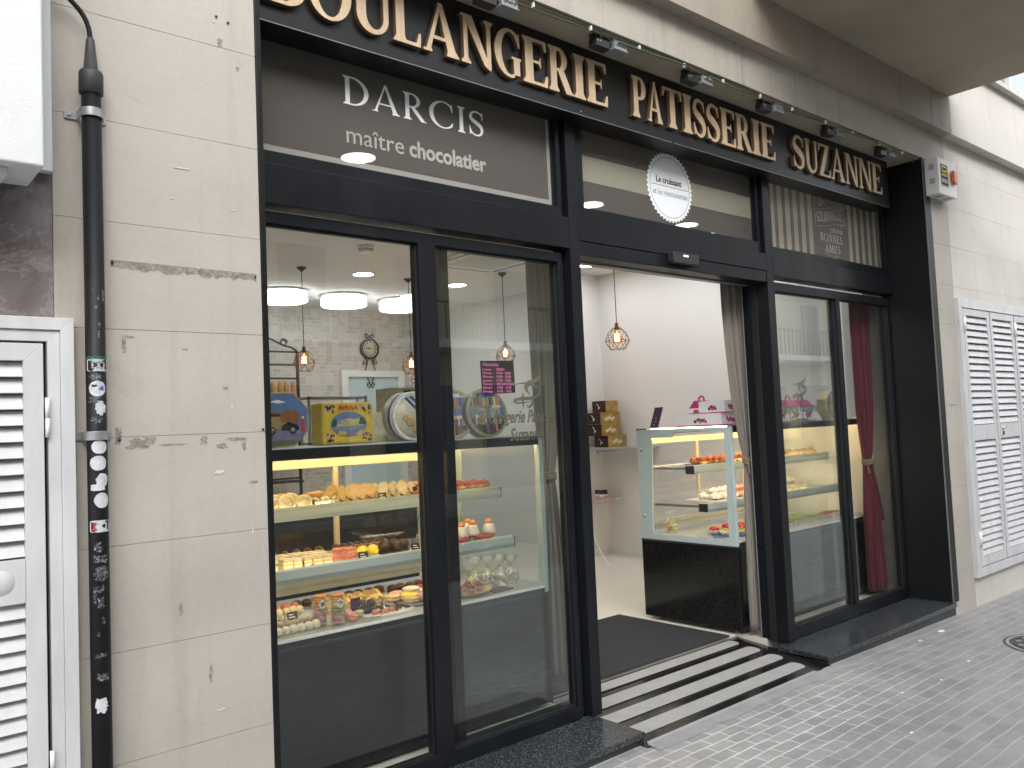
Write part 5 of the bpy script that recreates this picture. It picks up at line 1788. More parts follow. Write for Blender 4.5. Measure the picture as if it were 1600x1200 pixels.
for i, (x, y, zz, lab) in enumerate([(1.82, .63, S1, 'coconut rolls'), (2.22, .635, S1, 'shell pastries'), (2.55, .635, S1, 'salmon tarts'), (1.76, .545, S2, 'layered slices'), (2.04, .53, S2, 'salmon hearts'), (2.36, .56, S2, 'chocolate domes'), (2.68, .5, S2, 'choux towers'), (1.7, .6, DECK, 'macaron rows'), (2.46, .4, DECK, 'wicker basket')]):
    t = thing('price_tag', 'small dark price tag standing before the ' + lab, 'price tag', (x, y, zz))
    MB().m('tag card').prism([(y, zz + .001), (y + .004, zz + .001), (y + .012, zz + .036), (y + .009, zz + .036)], x - .025, x + .025, 'x').build('card', None, t)
    w = MB().m('pastry white')
    for k in range(2):
        w.prism([(y + .0022 * (1 + k) - .0012, zz + .012 + .011 * k), (y + .0022 * (1 + k) - .0003, zz + .012 + .011 * k), (y + .0022 * (1 + k) + .0001, zz + .016 + .011 * k), (y + .0022 * (1 + k) - .0008, zz + .016 + .011 * k)], x - .018, x + .012 - .008 * k, 'x')
    w.build('chalk_line', None, t)
# the deck of the left counter
z = DECK + .001


def mrow(colr, n, x0, y0, x1, y1, lab, grp, seed, rz=.35):
    pastry('macaron', lab, grp, macaron(colr, True), row(n, x0, y0, x1 + .03, y1, z, rz, .001, sc=.86, seed=seed, rj=.3), 'macaron')


mrow('ivory', 8, 1.44, .345, 1.66, .355, 'ivory macaron standing on edge in the front row of the deck', 'ivory macarons in the front row', 21)
mrow('taupe', 8, 1.46, .44, 1.68, .45, 'brown macaron standing on edge in the second row of the deck', 'brown macarons in the second row', 22)
mrow('grey', 5, 1.46, .56, 1.6, .565, 'grey macaron standing on edge in the third row of the deck', 'grey macarons in the third row', 23)
mrow('cream', 9, 1.5, .7, 1.76, .715, 'yellowish macaron standing on edge in the back row of the deck', 'yellowish macarons in the back row', 24)
pastry('madeleine', 'small golden madeleine in a row behind the chocolate doily', 'golden madeleines on the deck', brioche('butter', .03), row(8, 1.86, .62, 2.16, .62, z, 1.2, sc=.9, seed=61) + row(8, 1.88, .72, 2.2, .72, z, 1.2, sc=.9, seed=62))
pastry('cocoa_biscuit', 'dark cocoa biscuit in the rearmost row of the deck', 'cocoa biscuits at the back of the deck', dome('cocoa', 'cocoa', .028, .6), row(9, 1.84, .85, 2.3, .85, z, 0, seed=63) + row(8, 2.36, .8, 2.75, .82, z, 0, seed=64))
pastry('jam_biscuit', 'round biscuit with a red jam heart behind the wicker basket', 'jam biscuits on the deck', dome('butter', 'berry', .024, .5), row(6, 2.42, .66, 2.66, .66, z, 0, seed=65) + row(5, 2.44, .73, 2.66, .73, z, 0, seed=66))
mrow('salmon', 8, 1.5, .8, 1.78, .81, 'salmon macaron standing on edge in the rearmost macaron row', 'salmon macarons in the rearmost row', 67)
tr = thing('macaron_tray', 'clear ridged plastic tray between the macaron rows', 'tray', (1.58, .5, z))
b = MB()
for y in (.4, .505, .63):
    b.box(1.42, y, z, 1.72, y + .004, z + .03)
b.build('divider', 'jar glass', tr)


def macaron_jar(x, y, cols, label):
    t = thing('macaron_jar', label, 'jar', (x, y, z))
    MB().lathe([(.038, z), (.038, z + .13), (.036, z + .13), (.036, z + .003), (0, z + .003)], (x, y, 0), 24).build('box_wall', 'jar glass', t)
    for i, c in enumerate(cols):
        m = MB().m('pastry ' + c).lathe([(.026, .0), (.029, .004), (.027, .010), (.023, .0115), (.023, .014), (.027, .0155), (.029, .021), (.026, .026)], (x, y, z + .005 + i * .0255), 18, wob=.01)
        m.build('macaron', None, t)
    r = MB().m('steel')
    for k in range(8):
        a = 2 * pi * k / 8
        r.ball((x - .01 + .014 * cos(a), y - .042, z + .095 + .014 * sin(a)), .007, 1, 7, 5)
    r.build('silver_bow', None, t)


macaron_jar(1.735, .4, ['taupe', 'pink', 'rose', 'orange', 'orange'], 'clear jar of macarons with a silver bow and orange tops, nearer the left edge')
macaron_jar(1.8, .36, ['pink', 'rose', 'pistachio', 'cream', 'orange'], 'clear jar of pink and green macarons with a silver bow, right of its twin')
for i, (c, x, y, dz) in enumerate([('cream', 1.85, .44, 0), ('pink', 1.885, .39, 0), ('rose', 1.9, .46, 0), ('pistachio', 1.93, .4, 0), ('salmon', 1.87, .35, 0), ('lemon', 1.865, .49, .0), ('cream', 1.865, .455, .034)]):
    pastry('macaron', dict(cream='cream coloured macaron', pink='deep pink macaron', rose='pale rose macaron', pistachio='green macaron', salmon='salmon red macaron', lemon='bright yellow macaron')[c] + (' lying loose on the deck beside the jars' if not dz else ' lying on top of the loose pile beside the jars'), None, macaron(c), [(x, y, z + dz, .4 * i, 1)], 'macaron')
# chocolates in a basket and on doilies
ch = thing('chocolate_basket', 'small dark basket of chocolates with a gold bow on the deck', 'basket', (1.99, .42, z))
b = MB().m('pastry choc').lathe([(.028, z), (.04, z + .03), (.037, z + .03), (.0, z + .012)], (1.99, .44, 0), 16)
b.build('basket', None, ch)
b = MB().m('pastry choc')
r = random.Random(9)
for i in range(16):
    b.ball((1.99 + .03 * (r.random() - .5) * 2, .44 + .03 * (r.random() - .5) * 2, z + .035 + .025 * r.random()), .011, 1, 7, 5)
b.build('chocolate', None, ch)
b = MB().m('gold metal')
b.tube([(1.99, .44, z + .07), (1.975, .44, z + .1), (1.965, .44, z + .085), (1.99, .44, z + .07), (2.01, .44, z + .1), (2.02, .44, z + .083), (1.99, .44, z + .07)], .003, 6)
b.build('gold_bow', None, ch)
pcd = thing('price_card', 'small dark price card leaning behind the chocolate basket', 'card', (1.95, .47, z))
MB().box(1.925, .468, z, 1.975, .471, z + .075).build('card', 'pastry plum', pcd)
dy = thing('chocolate_doily', 'white doily of dark chocolate shards on the deck', 'doily', (2.1, .42, z))
dm = []
for i in range(56):
    a = 2 * pi * i / 56
    rr = 1 + (.06 if i % 2 else 0)
    dm.append((2.08 + .14 * cos(a) * rr, .42 + .1 * sin(a) * rr))
MB().m('pastry white').prism(dm, z, z + .002, 'z').build('doily', None, dy)
b = MB().m('pastry choc')
for i in range(30):
    x, y = 2.08 + .1 * (r.random() - .5) * 2, .43 + .06 * (r.random() - .5) * 2
    a = r.random() * 3
    b.tube([(x - .02 * cos(a), y - .02 * sin(a), z + .006 + .01 * r.random()), (x + .02 * cos(a), y + .02 * sin(a), z + .012 + .01 * r.random())], .0055, 6)
b.build('chocolate_shard', None, dy)
pastry('truffle', 'orange and white truffle at the front of the chocolate doily', 'truffles before the chocolate doily', dome('white', 'salmon', .018, .8), [(1.985, .35, z + .002, 0, 1), (2.03, .345, z + .002, 0, .9), (2.07, .35, z + .002, 0, 1)])
tr = thing('cookie_tray', 'oval grey tray of large pastel macarons on the deck', 'tray', (2.28, .5, z))
MB().m('satin steel').lathe([(.1, 0), (.15, .008), (.15, .011), (.1, .004), (0, .004)], (2.29, .5, z), 28, sx=1.0, sy=.9).build('tray', None, tr)
for c, x, y, dz, s in [('butter', 2.2, .55, 0, 1), ('lemon', 2.27, .5, .0, 1.15), ('pink', 2.32, .44, 0, 1.1), ('rose', 2.26, .6, 0, 1), ('cream', 2.34, .57, 0, 1.2), ('butter', 2.24, .44, 0, .95), ('pistachio', 2.38, .5, 0, 1.0), ('salmon', 2.38, .44, 0, .9), ('cream', 2.3, .53, .022, 1.1)]:
    lab = dict(butter='golden', lemon='lemon yellow', pink='strong pink', rose='pale rose', cream='cream', pistachio='green', salmon='salmon red')[c]
    pastry('large_macaron', 'large %s flat macaron on the oval grey tray' % lab + (', topmost of the pile' if dz else ', nearest the front' if y < .45 else ', towards the back' if y > .54 else ''), None, macaron(c, R=.04), [(x, y, z + .009 + dz, 0, (s))], 'macaron')
bk = thing('tart_basket', 'flat wicker basket of berry tartlets behind the parked glass door', 'basket', (2.55, .42, z))
MB().m('pastry butter').lathe([(.09, 0), (.125, .022), (.13, .024), (.12, .018), (.0, .008)], (2.56, .42, z), 26, wob=.015).build('basket', None, bk)
pastry('tartlet', 'small berry tartlet lying in the wicker basket', 'tartlets in the wicker basket', tart('crust', 'cream', 'berry', 5, .024, .009, 'plum'), [(2.56 + .075 * cos(a), .42 + .065 * sin(a), z + .014, a, 1) for a in [i * .9 for i in range(7)]] + [(2.56, .42, z + .014, 0, 1)])
wp = thing('wafer_plate', 'dark grey slate plate beside the wicker basket', 'plate', (2.72, .38, z))
MB().prism([(2.66, .31), (2.8, .33), (2.78, .42), (2.68, .4)], z, z + .006, 'z').build('plate', 'pastry plum', wp)


def candy_bag(x, y, cols, label, s=1.0, zz=None):
    zz = z if zz is None else zz
    t = thing('candy_bag', label, 'candy bag', (x, y, zz))
    r = random.Random(int(x * 1000))
    b = MB()
    for i in range(26):
        a, q = r.random() * 6.28, r.random() ** .5
        b.m('pastry ' + cols[i % len(cols)]).ball((x + .038 * s * q * cos(a), y + .028 * s * q * sin(a), zz + .01 + .06 * s * r.random()), .009 * s, 1, 7, 5)
    b.build('candy', None, t)
    MB().lathe([(.04 * s, .0), (.05 * s, .03 * s), (.046 * s, .07 * s), (.02 * s, .095 * s), (.007 * s, .105 * s), (.03 * s, .14 * s), (.045 * s, .165 * s)], (x, y, zz), 14, wob=.08).build('wrapper', 'cellophane', t)
    MB().lathe([(.009 * s, .1 * s), (.0105 * s, .104 * s), (.009 * s, .108 * s)], (x, y, zz), 10).build('tie', 'gold metal', t)


candy_bag(2.68, .5, ['lemon', 'white', 'butter'], 'cellophane bag of yellow and white sweets, leftmost of the tied bags')
candy_bag(2.745, .47, ['pistachio', 'white', 'rose'], 'cellophane bag of white, rose and green sweets tied with gold')
candy_bag(2.82, .46, ['white', 'pink', 'mint'], 'cellophane bag of pink and mint sweets tied with gold')
candy_bag(2.9, .47, ['mint', 'butter', 'orange'], 'cellophane bag of orange and mint sweets at the counter\'s right end', .9)
candy_bag(2.46, .62, ['rose', 'white', 'salmon'], 'cellophane wrapped pink biscuits on the lower shelf by the mullion', 1.0, S2 + .001)

# right counter
z = S1 + .001
pp = thing('purple_paper', 'purple paper sheet under the berry tarts of the right counter', 'paper', (5.3, .85, z))
MB().prism([(5.03, .7), (5.5, .72), (5.5, .95), (5.05, .95)], z, z + .003, 'z').build('sheet', 'pastry purple', pp)
pastry('berry_tart', 'red berry tart on purple paper in the right counter', 'berry tarts on purple paper', tart('crust', 'orange', 'berry', 6, .04, .014, 'orange'), row(6, 5.06, .76, 5.46, .76, z + .003, 0, sc=1.15, seed=31) + row(5, 5.08, .86, 5.46, .86, z + .003, 0, sc=1.15, seed=32))
pastry('cream_puff', 'golden brown puff seen through the right window', 'golden puffs on the right upper shelf', puff('crust', 'butter', .04), row(6, 5.6, .75, 6.08, .76, z, 0, sc=1.25, seed=33) + row(5, 5.63, .86, 6.05, .86, z, 0, sc=1.25, seed=341) + row(4, 5.68, .8, 5.98, .8, z + .055, 0, sc=1.25, seed=34))
pastry('cream_puff', 'golden pastry at the far end of the right upper shelf', 'golden pastries at the far end of the right upper shelf', puff('butter', 'crust', .04), row(5, 6.15, .78, 6.6, .8, z, 0, sc=1.1, seed=35))
z = S2 + .001
wt = thing('serving_tray', 'white tray of ruffled pink and white meringues', 'tray', (5.3, .75, z))
MB().m('pastry white').box(5.0, .62, z, 5.62, .92, z + .008).build('tray', None, wt, bev=.003)
pastry('meringue', 'white ruffled meringue on the white tray', 'white meringues', puff('white', 'ivory', .042, 8, 5), row(4, 5.06, .68, 5.26, .68, z + .008, 0, seed=36) + row(4, 5.06, .79, 5.3, .79, z + .008, 0, seed=37) + row(3, 5.1, .73, 5.25, .73, z + .045, 0, seed=38))
pastry('meringue', 'pink ruffled meringue on the white tray', 'pink meringues', puff('rose', 'salmon', .042, 8, 6), row(5, 5.34, .68, 5.58, .68, z + .008, 0, seed=39) + row(4, 5.36, .79, 5.58, .79, z + .008, 0, seed=40) + row(3, 5.38, .73, 5.52, .73, z + .045, 0, seed=41))
pastry('custard_puff', 'pale yellow puff on the lower shelf behind the right window', 'pale yellow puffs', puff('cream', 'butter', .04, 7, 8), row(6, 5.66, .63, 6.14, .63, z, 0, sc=1.2, seed=42) + row(4, 5.75, .72, 6.05, .72, z, 0, sc=1.1, seed=43) + row(4, 5.74, .68, 6.04, .68, z + .05, 0, sc=1.2, seed=44))
z = DECK + .001
bs = thing('blue_sheet', 'blue paper sheet on the deck of the right counter', 'paper', (5.1, .7, z))
MB().prism([(4.84, .56), (5.05, .44), (5.42, .62), (5.2, .86)], z, z + .003, 'z').build('sheet', 'pastry bluepaper', bs)
MB().prism([(4.95, .66), (5.02, .62), (5.08, .65), (5.01, .7)], z + .0032, z + .0045, 'z').build('label', 'pastry plum', bs)
pastry('cup_tart', 'fruit topped tart in a white paper cup', 'fruit tarts in white cups', tart('white', 'cream', 'berry', 6, .036, .012), [(5.02, .68, z + .003, 0, 1.25), (5.12, .61, z + .003, 0, 1.25), (5.2, .7, z + .003, 0, 1.25), (5.24, .58, z + .003, 0, 1.25), (5.33, .66, z + .003, 0, 1.25)])
pastry('cup_tart', 'yellow custard tart in a white paper cup at the front', 'custard tarts in white cups', tart('white', 'lemon', 'lemon', 3, .036, .008), [(4.99, .56, z + .003, 0, 1.25), (5.09, .5, z + .003, 0, 1.25)])
pastry('fruit_slice', 'green kiwi topped slice on the deck behind the right window', 'kiwi slices', slice_('cream', 'ivory', 'kiwi'), row(9, 5.68, .5, 6.12, .5, z, .2, .002, seed=45, rj=.1) + row(6, 5.75, .62, 6.1, .62, z, .2, .002, seed=46, rj=.1))
pastry('fruit_slice', 'red glazed slice on the deck behind the right window', 'red slices', slice_('cream', 'ivory', 'berry'), row(5, 6.2, .5, 6.42, .5, z, .2, .002, seed=47, rj=.1) + row(2, 5.55, .46, 5.61, .46, z, .2, .002, seed=48, rj=.1))
candy_bag(4.95, 1.02, ['butter', 'crust', 'lemon'], 'cellophane bag of golden biscuits in the back corner of the right counter', 1.0, z)

# ---------------------------------------------------------------- tins and boxes on the counters
for n_, c_ in dict(tin_yellow=(.62, .45, .04), tin_gold=(.5, .38, .16), tin_cream=(.75, .68, .48), tin_navy=(.03, .05, .2), sky=(.12, .19, .36), mauve=(.2, .17, .3), autumn=(.3, .1, .03),
                   carblack=(.02, .02, .022), khaki=(.36, .25, .1), redcoat=(.55, .05, .03), tree=(.03, .09, .03), sandstone=(.55, .42, .2), water=(.16, .27, .33), bluestripe=(.03, .08, .36), maroon=(.16, .04, .04), lawn=(.1, .14, .06), cookie=(.6, .4, .18)).items():
    pm(n_, c_, .35, var=.12, scale=30, coat=.15)
cz = TOPZ + .001

# octagonal tin with an old motor car
def octa(x, y, R, label, k=1.0, picture=True):
    z = cz + R * .93
    t = thing('octagonal_tin', label, 'tin', (x, y, cz))
    o = [(x + R * cos(radians(22.5 + 45 * i)), z + R * sin(radians(22.5 + 45 * i))) for i in range(8)]
    MB().m('tin_gold').prism(o, y, y + .09, 'y').build('can', None, t, bev=.004)
    o2 = [(x + .94 * R * cos(radians(22.5 + 45 * i)), z + .94 * R * sin(radians(22.5 + 45 * i))) for i in range(8)]
    p = MB().m('sky').prism(o2, y - .0015, y - .0001, 'y')
    Y = y - .003
    p.m('mauve').prism([(x - .86 * R, z - .36 * R), (x + .86 * R, z - .3 * R), (x + .86 * R, z - .4 * R), (x + .38 * R, z - .86 * R), (x - .38 * R, z - .86 * R), (x - .86 * R, z - .4 * R)], Y, Y + .001, 'y')
    p.m('lawn').prism([(x - .55 * R, z - .7 * R), (x + .55 * R, z - .68 * R), (x + .38 * R, z - .86 * R), (x - .38 * R, z - .86 * R)], Y - .001, Y, 'y')
    p.m('autumn').prism([(x - .8 * R, z + .1 * R), (x - .5 * R, z + .3 * R), (x - .1 * R, z + .2 * R), (x + .2 * R, z + .34 * R), (x + .55 * R, z + .2 * R), (x + .55 * R, z - .1 * R), (x - .8 * R, z - .1 * R)], Y, Y + .001, 'y')
    p.m('tree').prism([(x - .85 * R, z + .05 * R), (x - .7 * R, z + .45 * R), (x - .55 * R, z + .05 * R)], Y - .0005, Y, 'y')
    p.m('khaki').prism([(x - .6 * R, z + .12 * R), (x - .15 * R, z + .12 * R), (x - .1 * R, z - .1 * R), (x + .35 * R, z - .12 * R), (x + .36 * R, z - .32 * R), (x - .6 * R, z - .34 * R)], Y - .002, Y - .001, 'y')
    p.m('carblack').prism([(x - .6 * R, z + .1 * R), (x - .55 * R, z + .2 * R), (x - .15 * R, z + .18 * R), (x - .13 * R, z + .1 * R)], Y - .003, Y - .002, 'y')
    p.prism([(x - .1 * R, z - .22 * R), (x + .15 * R, z - .08 * R), (x + .5 * R, z - .2 * R), (x + .55 * R, z - .36 * R), (x - .1 * R, z - .38 * R)], Y - .003, Y - .002, 'y')
    for cx in (-.02, .0):
        pass
    for cx, cr in ((.3 * R, .12 * R), (-.42 * R, .12 * R)):
        p.m('carblack').lathe([(0, .001), (cr, .001), (cr, 0)], (x + cx, Y - .0032, z - .37 * R), 16, 'y').m('pastry grey').lathe([(0, .001), (cr * .62, .001), (cr * .62, 0)], (x + cx, Y - .0043, z - .37 * R), 16, 'y').m('khaki').lathe([(0, .001), (cr * .4, .001), (cr * .4, 0)], (x + cx, Y - .0054, z - .37 * R), 16, 'y')
    p.m('redcoat').box(x + .62 * R, Y - .002, z - .42 * R, x + .74 * R, Y - .001, z + .0 * R).m('pastry cream').lathe([(0, .001), (.045 * R, .001), (.045 * R, 0)], (x + .68 * R, Y - .002, z + .05 * R), 10, 'y')
    p.m('pastry white').prism([(x - .5 * R, z + .6 * R), (x - .2 * R, z + .66 * R), (x + .1 * R, z + .58 * R), (x - .2 * R, z + .54 * R)], Y, Y + .001, 'y')
    p.build('picture', None, t)
    return t


octa(1.645, .52, .135, 'octagonal biscuit tin picturing an old motor car, at the left window edge')
octa(6.36, .42, .125, 'octagonal tin at the far end of the right counter beside the red curtain')

# yellow rectangular tin
yt = thing('yellow_tin', 'yellow rectangular biscuit tin picturing a bridge by an old town', 'tin', (1.97, .55, cz))
x0, x1, z0, z1, y = 1.838, 2.112, cz, cz + .2, .52
MB().m('tin_yellow').box(x0, y, z0, x1, y + .12, z1).build('can', None, yt, bev=.012, seg=3)
p = MB()
Y = y - .002
p.m('tin_gold').prism(rrect(x0 + .01, z0 + .01, x1 - .01, z1 - .01, .01), Y + .0008, Y + .0018, 'y').m('tin_yellow').prism(rrect(x0 + .013, z0 + .013, x1 - .013, z1 - .013, .009), Y - .0002, Y + .0006, 'y')
cx, cz_ = (x0 + x1) / 2, z0 + .095
el = lambda a, b, q=0: [(cx + a * cos(2 * pi * i / 32), cz_ + q + b * sin(2 * pi * i / 32)) for i in range(32)]
p.m('tin_gold').prism(el(.1, .063), Y - .0012, Y - .0003, 'y').m('sky').prism(el(.096, .059), Y - .0022, Y - .0013, 'y')
p.m('sandstone').prism([(cx - .05, cz_ + .0), (cx - .03, cz_ + .022), (cx, cz_ + .03), (cx + .03, cz_ + .022), (cx + .05, cz_ + .03), (cx + .08, cz_ + .016), (cx + .09, cz_ - .008), (cx - .085, cz_ - .01)], Y - .0032, Y - .0023, 'y')
p.m('water').prism([(cx - .09, cz_ - .008), (cx + .09, cz_ - .012), (cx + .085, cz_ - .026), (cx - .085, cz_ - .028)], Y - .0042, Y - .0033, 'y')
arch = [(cx - .035 + .034 * cos(pi * i / 12), cz_ - .012 + .034 * sin(pi * i / 12)) for i in range(13)]
p.m('grey').prism(arch + [(cx - .035 + .027 * cos(pi * i / 12), cz_ - .012 + .027 * sin(pi * i / 12)) for i in range(12, -1, -1)], Y - .0052, Y - .0043, 'y') if 'grey' in M_ else p.m('pastry grey').prism(arch + [(cx - .035 + .027 * cos(pi * i / 12), cz_ - .012 + .027 * sin(pi * i / 12)) for i in range(12, -1, -1)], Y - .0052, Y - .0043, 'y')
p.m('tree').prism([(cx - .094, cz_ - .01), (cx - .086, cz_ + .02), (cx - .07, cz_ + .026), (cx - .065, cz_ - .01)], Y - .0052, Y - .0043, 'y').prism([(cx + .05, cz_ - .0), (cx + .06, cz_ + .03), (cx + .075, cz_ + .036), (cx + .092, cz_ + .01), (cx + .09, cz_ - .005)], Y - .0052, Y - .0043, 'y')
p.m('mauve').prism([(cx - .083, cz_ - .027), (cx + .083, cz_ - .025), (cx + .06, cz_ - .046), (cx, cz_ - .057), (cx - .06, cz_ - .046)], Y - .0042, Y - .0033, 'y')
p.m('cookie').prism([(cx - .055, cz_ - .05), (cx - .06, cz_ - .03), (cx - .02, cz_ - .034), (cx - .012, cz_ - .052)], Y - .0052, Y - .0043, 'y').prism([(cx + .03, cz_ - .05), (cx + .06, cz_ - .028), (cx + .085, cz_ - .03), (cx + .07, cz_ - .05)], Y - .0052, Y - .0043, 'y')
r = random.Random(4)
for sx in (-1, 1):
    for sz in (-1, 1):
        for i in range(18):
            p.m('maroon' if i % 2 else 'pastry pink').lathe([(0, .0006), (.0062, .0006), (.0062, 0)], (cx + sx * (.117 - .04 * r.random() ** 1.4), Y - .0003 - .0007 * (i % 2), (z0 + .1) + sz * (.083 - .036 * r.random() ** 1.4)), 8, 'y')
p.build('picture', None, yt)
place_flat(text_mesh('BIRBA', .03, .105, bold=.0008), 'lettering', 'redcoat', yt, cx - .052, Y - .0014, z1 - .036)

# round butter cookie tin lying on its edge
dt = thing('cookie_tin', 'round white butter cookie tin with a blue band, standing on its edge', 'tin', (2.34, .5, cz))
R, cx, y, zc = .124, 2.335, .5, cz + .124
MB().m('tin_cream').lathe([(R, 0), (R, -.1), (R * .985, -.1)], (cx, y, zc), 40, 'y').m('bluestripe').lathe([(R + .001, -.03), (R + .001, -.05)], (cx, y, zc), 40, 'y').build('can', None, dt)
p = MB().m('pastry white').lathe([(0, .006), (R * .96, .006), (R * 1.01, .003), (R * 1.01, -.012)], (cx, y, zc), 40, 'y')
p.m('tin_cream').lathe([(0, .0075), (R * .9, .0075), (R * .9, .006)], (cx, y, zc), 36, 'y')
ca, sa = cos(radians(-42)), sin(radians(-42))
rot = lambda q: [(cx + a * ca - b * sa, zc + a * sa + b * ca) for a, b in q]
p.m('bluestripe').prism(rot([(-.105, .028), (.105, .028), (.105, .066), (-.08, .066)]), y - .009, y - .0078, 'y')
for a, b, s in ((-.03, -.03, .022), (.0, -.065, .02), (.035, -.045, .019), (-.055, -.01, .017), (.03, -.02, .013)):
    p.m('cookie').lathe([(s * .5, .004), (s, .004), (s * 1.05, 0)], (cx + a, y - .008, zc + b), 14, 'y').m('pastry cream').lathe([(0, .002), (s * .5, .002), (s * .5, 0)], (cx + a, y - .009, zc + b), 10, 'y')
p.m('redcoat').prism([(cx + .055, zc + .05), (cx + .1, zc + .05), (cx + .095, zc + .02), (cx + .075, zc + .01), (cx + .055, zc + .02)], y - .0105, y - .0092, 'y').box(cx + .02, y - .0105, zc - .012, cx + .045, y - .009, zc + .006)
po = p.build('lid', None, dt)
me = text_mesh('DANISH BUTTER COOKIES', .021, .19, bold=.0006)
place_flat(me, 'lettering', 'white paint', dt, cx + (-.092) * ca - .039 * sa, y - .0095, zc + (-.092) * sa + .039 * ca, rot=radians(-42))
place_flat(text_mesh('BISCUITS', .016, .05, bold=.0004), 'lettering', 'redcoat', dt, cx + .03, y - .0095, zc - .095)


# round tins with a street of houses on the lid
def city(x, y, R, rz, lean, seed, label):
    t = thing('round_tin', label, 'tin', (x, y, cz), rz)
    zc = R
    pal = ['sky', 'bluestripe', 'pastry salmon', 'sandstone', 'maroon', 'water', 'tin_cream', 'tree', 'pastry orange', 'mauve', 'carblack', 'khaki']
    r = random.Random(seed)
    b = MB().m('tin_navy').lathe([(R, 0), (R, -.06), (R * .98, -.06)], (0, 0, zc), 40, 'y').m('tin_gold').lathe([(R * .9, .002), (R * .97, .005), (R * 1.01, 0), (R * 1.005, -.006)], (0, 0, zc), 40, 'y')
    b.build('can', None, t, local=True)
    p = MB().m('water').lathe([(0, .0035), (R * .9, .0035), (R * .9, .001)], (0, 0, zc), 36, 'y')
    RR = R * .89
    bands = [(-1, -.55, .05, ['maroon', 'mauve', 'pastry salmon', 'carblack']), (-.55, -.25, .025, ['carblack', 'redcoat', 'tin_cream', 'bluestripe', 'sandstone']), (-.25, -.1, .08, ['sandstone', 'pastry salmon', 'tin_cream']), (-.1, .2, .09, ['water', 'pastry grey', 'sky']), (.2, .32, .12, ['tin_cream', 'khaki']), (.32, .75, .035, pal), (.75, 1, .05, ['sky', 'pastry white', 'maroon', 'bluestripe'])]
    for b0, b1, w, pl in bands:
        x_ = -RR
        while x_ < RR:
            ww = .34 * w * R / .13 * (.6 + .8 * r.random())
            xa, xb = x_, min(RR, x_ + ww)
            lim = math.sqrt(max(0, RR * RR - max(abs(xa), abs(xb)) ** 2))
            za, zb = max(-lim, b0 * RR), min(lim, b1 * RR - (.0 if b0 < .3 else .1 * RR * r.random()))
            if zb > za + .002:
                k = .004 + .0012 * r.random()
                p.m(r.choice(pl)).box(xa, -k - .001, zc + za, xb, -k, zc + zb)
            x_ += ww
    p.build('picture', None, t, local=True)
    t.rotation_euler = (lean, 0, rz)
    return t


city(2.76, .42, .132, -.05, -.16, 3, 'round tin lid picturing a street of shops, nearer the doorway')
city(2.575, .5, .132, -.45, -.18, 8, 'round tin lid picturing a street, turned away behind the window mullion')
cb_ = thing('cream_box', 'cream cardboard box with a small picture behind the cookie tin', 'box', (2.45, .9, cz))
MB().m('tin_cream').box(2.16, .8, cz, 2.62, 1.0, cz + .16).box(2.42, .84, cz + .161, 2.66, 1.0, cz + .29).build('carton', None, cb_, bev=.002)
MB().m('tree').box(2.5, .838, cz + .235, 2.55, .8395, cz + .275).m('sandstone').lathe([(0, .001), (.012, .001), (.012, 0)], (2.525, .838, cz + .252), 12, 'y').build('picture', None, cb_)

# white and pink cake boxes on the right counter
pm('pink card', (.62, .03, .24), .5, var=.04)
pm('white card', (.82, .81, .83), .55, var=.02)


def cakebox(x0, y0, x1, y1, z0, h, label, gable=False, seed=1):
    t = thing('cake_box', label, 'cake box', ((x0 + x1) / 2, (y0 + y1) / 2, z0))
    b = MB().m('white card').box(x0, y0, z0 + .006, x1, y1, z0 + h)
    b.m('pink card').box(x0 - .003, y0 - .003, z0, x1 + .003, y1 + .003, z0 + .006)
    b.build('carton', None, t, bev=.001)
    if gable:
        ym = (y0 + y1) / 2
        g = MB().m('pink card').prism([(y0, z0 + h + .0005), (y1, z0 + h + .0005), (ym + .012, z0 + h + .055), (ym - .012, z0 + h + .055)], x0, x1, 'x')
        g.build('gable_roof', None, t)
        xm = (x0 + x1) / 2
        hd = MB().m('pink card').tube([(xm - .03, ym, z0 + h + .05), (xm - .03, ym, z0 + h + .075), (xm, ym, z0 + h + .09), (xm + .03, ym, z0 + h + .075), (xm + .03, ym, z0 + h + .05)], .007, 8)
        hd.build('handle', None, t)
    m, m2 = MB(), MB()
    r = random.Random(seed)
    for k in range(9):
        c_ = ('pink card', 'pastry crust', 'pastry choc')[k % 3]
        m.m(c_).ball((x0 - .0005, y0 + (y1 - y0) * (.35 + .05 * k * .6), z0 + h * (.3 + .25 * r.random())), .012, 1, 8, 5, .12, 1)
        m2.m(c_).ball((x0 + (x1 - x0) * (.25 + .05 * k), y0 - .0005, z0 + h * (.3 + .3 * r.random())), .014, 1, 8, 5, 1, .12)
    m.build('printed_cake', None, t)
    m2.build('printed_cake', None, t)
    return t


cakebox(4.84, .44, 5.12, .82, cz, .085, 'white cake box with a pink rim, lower of the two on the right counter')
cakebox(4.86, .42, 5.06, .64, cz + .087, .085, 'white cake box with a pink rim, stacked on the lower box')
cakebox(4.93, .66, 5.08, .78, cz + .087, .04, 'white gable box with a pink roof behind the stacked cake box', True)
for i, (x, y) in enumerate([(5.2, .4), (5.52, .42), (5.72, .43), (5.92, .44), (5.34, .62), (5.6, .65)]):
    cakebox(x, y, x + .16, y + .14, cz, .11, ['white gable box with pink roof, nearest the stacked cake boxes', 'white gable box with pink roof, first behind the right door glass', 'white gable box with pink roof, second behind the right door glass', 'white gable box with pink roof, next to the octagonal tin', 'white gable box with pink roof in the back row by the cake boxes', 'white gable box with pink roof in the back row behind the door glass'][i], True, i)
cs = thing('card_stand', 'dark grey card leaning on the end of the right counter', 'card', (4.86, 1.03, cz))
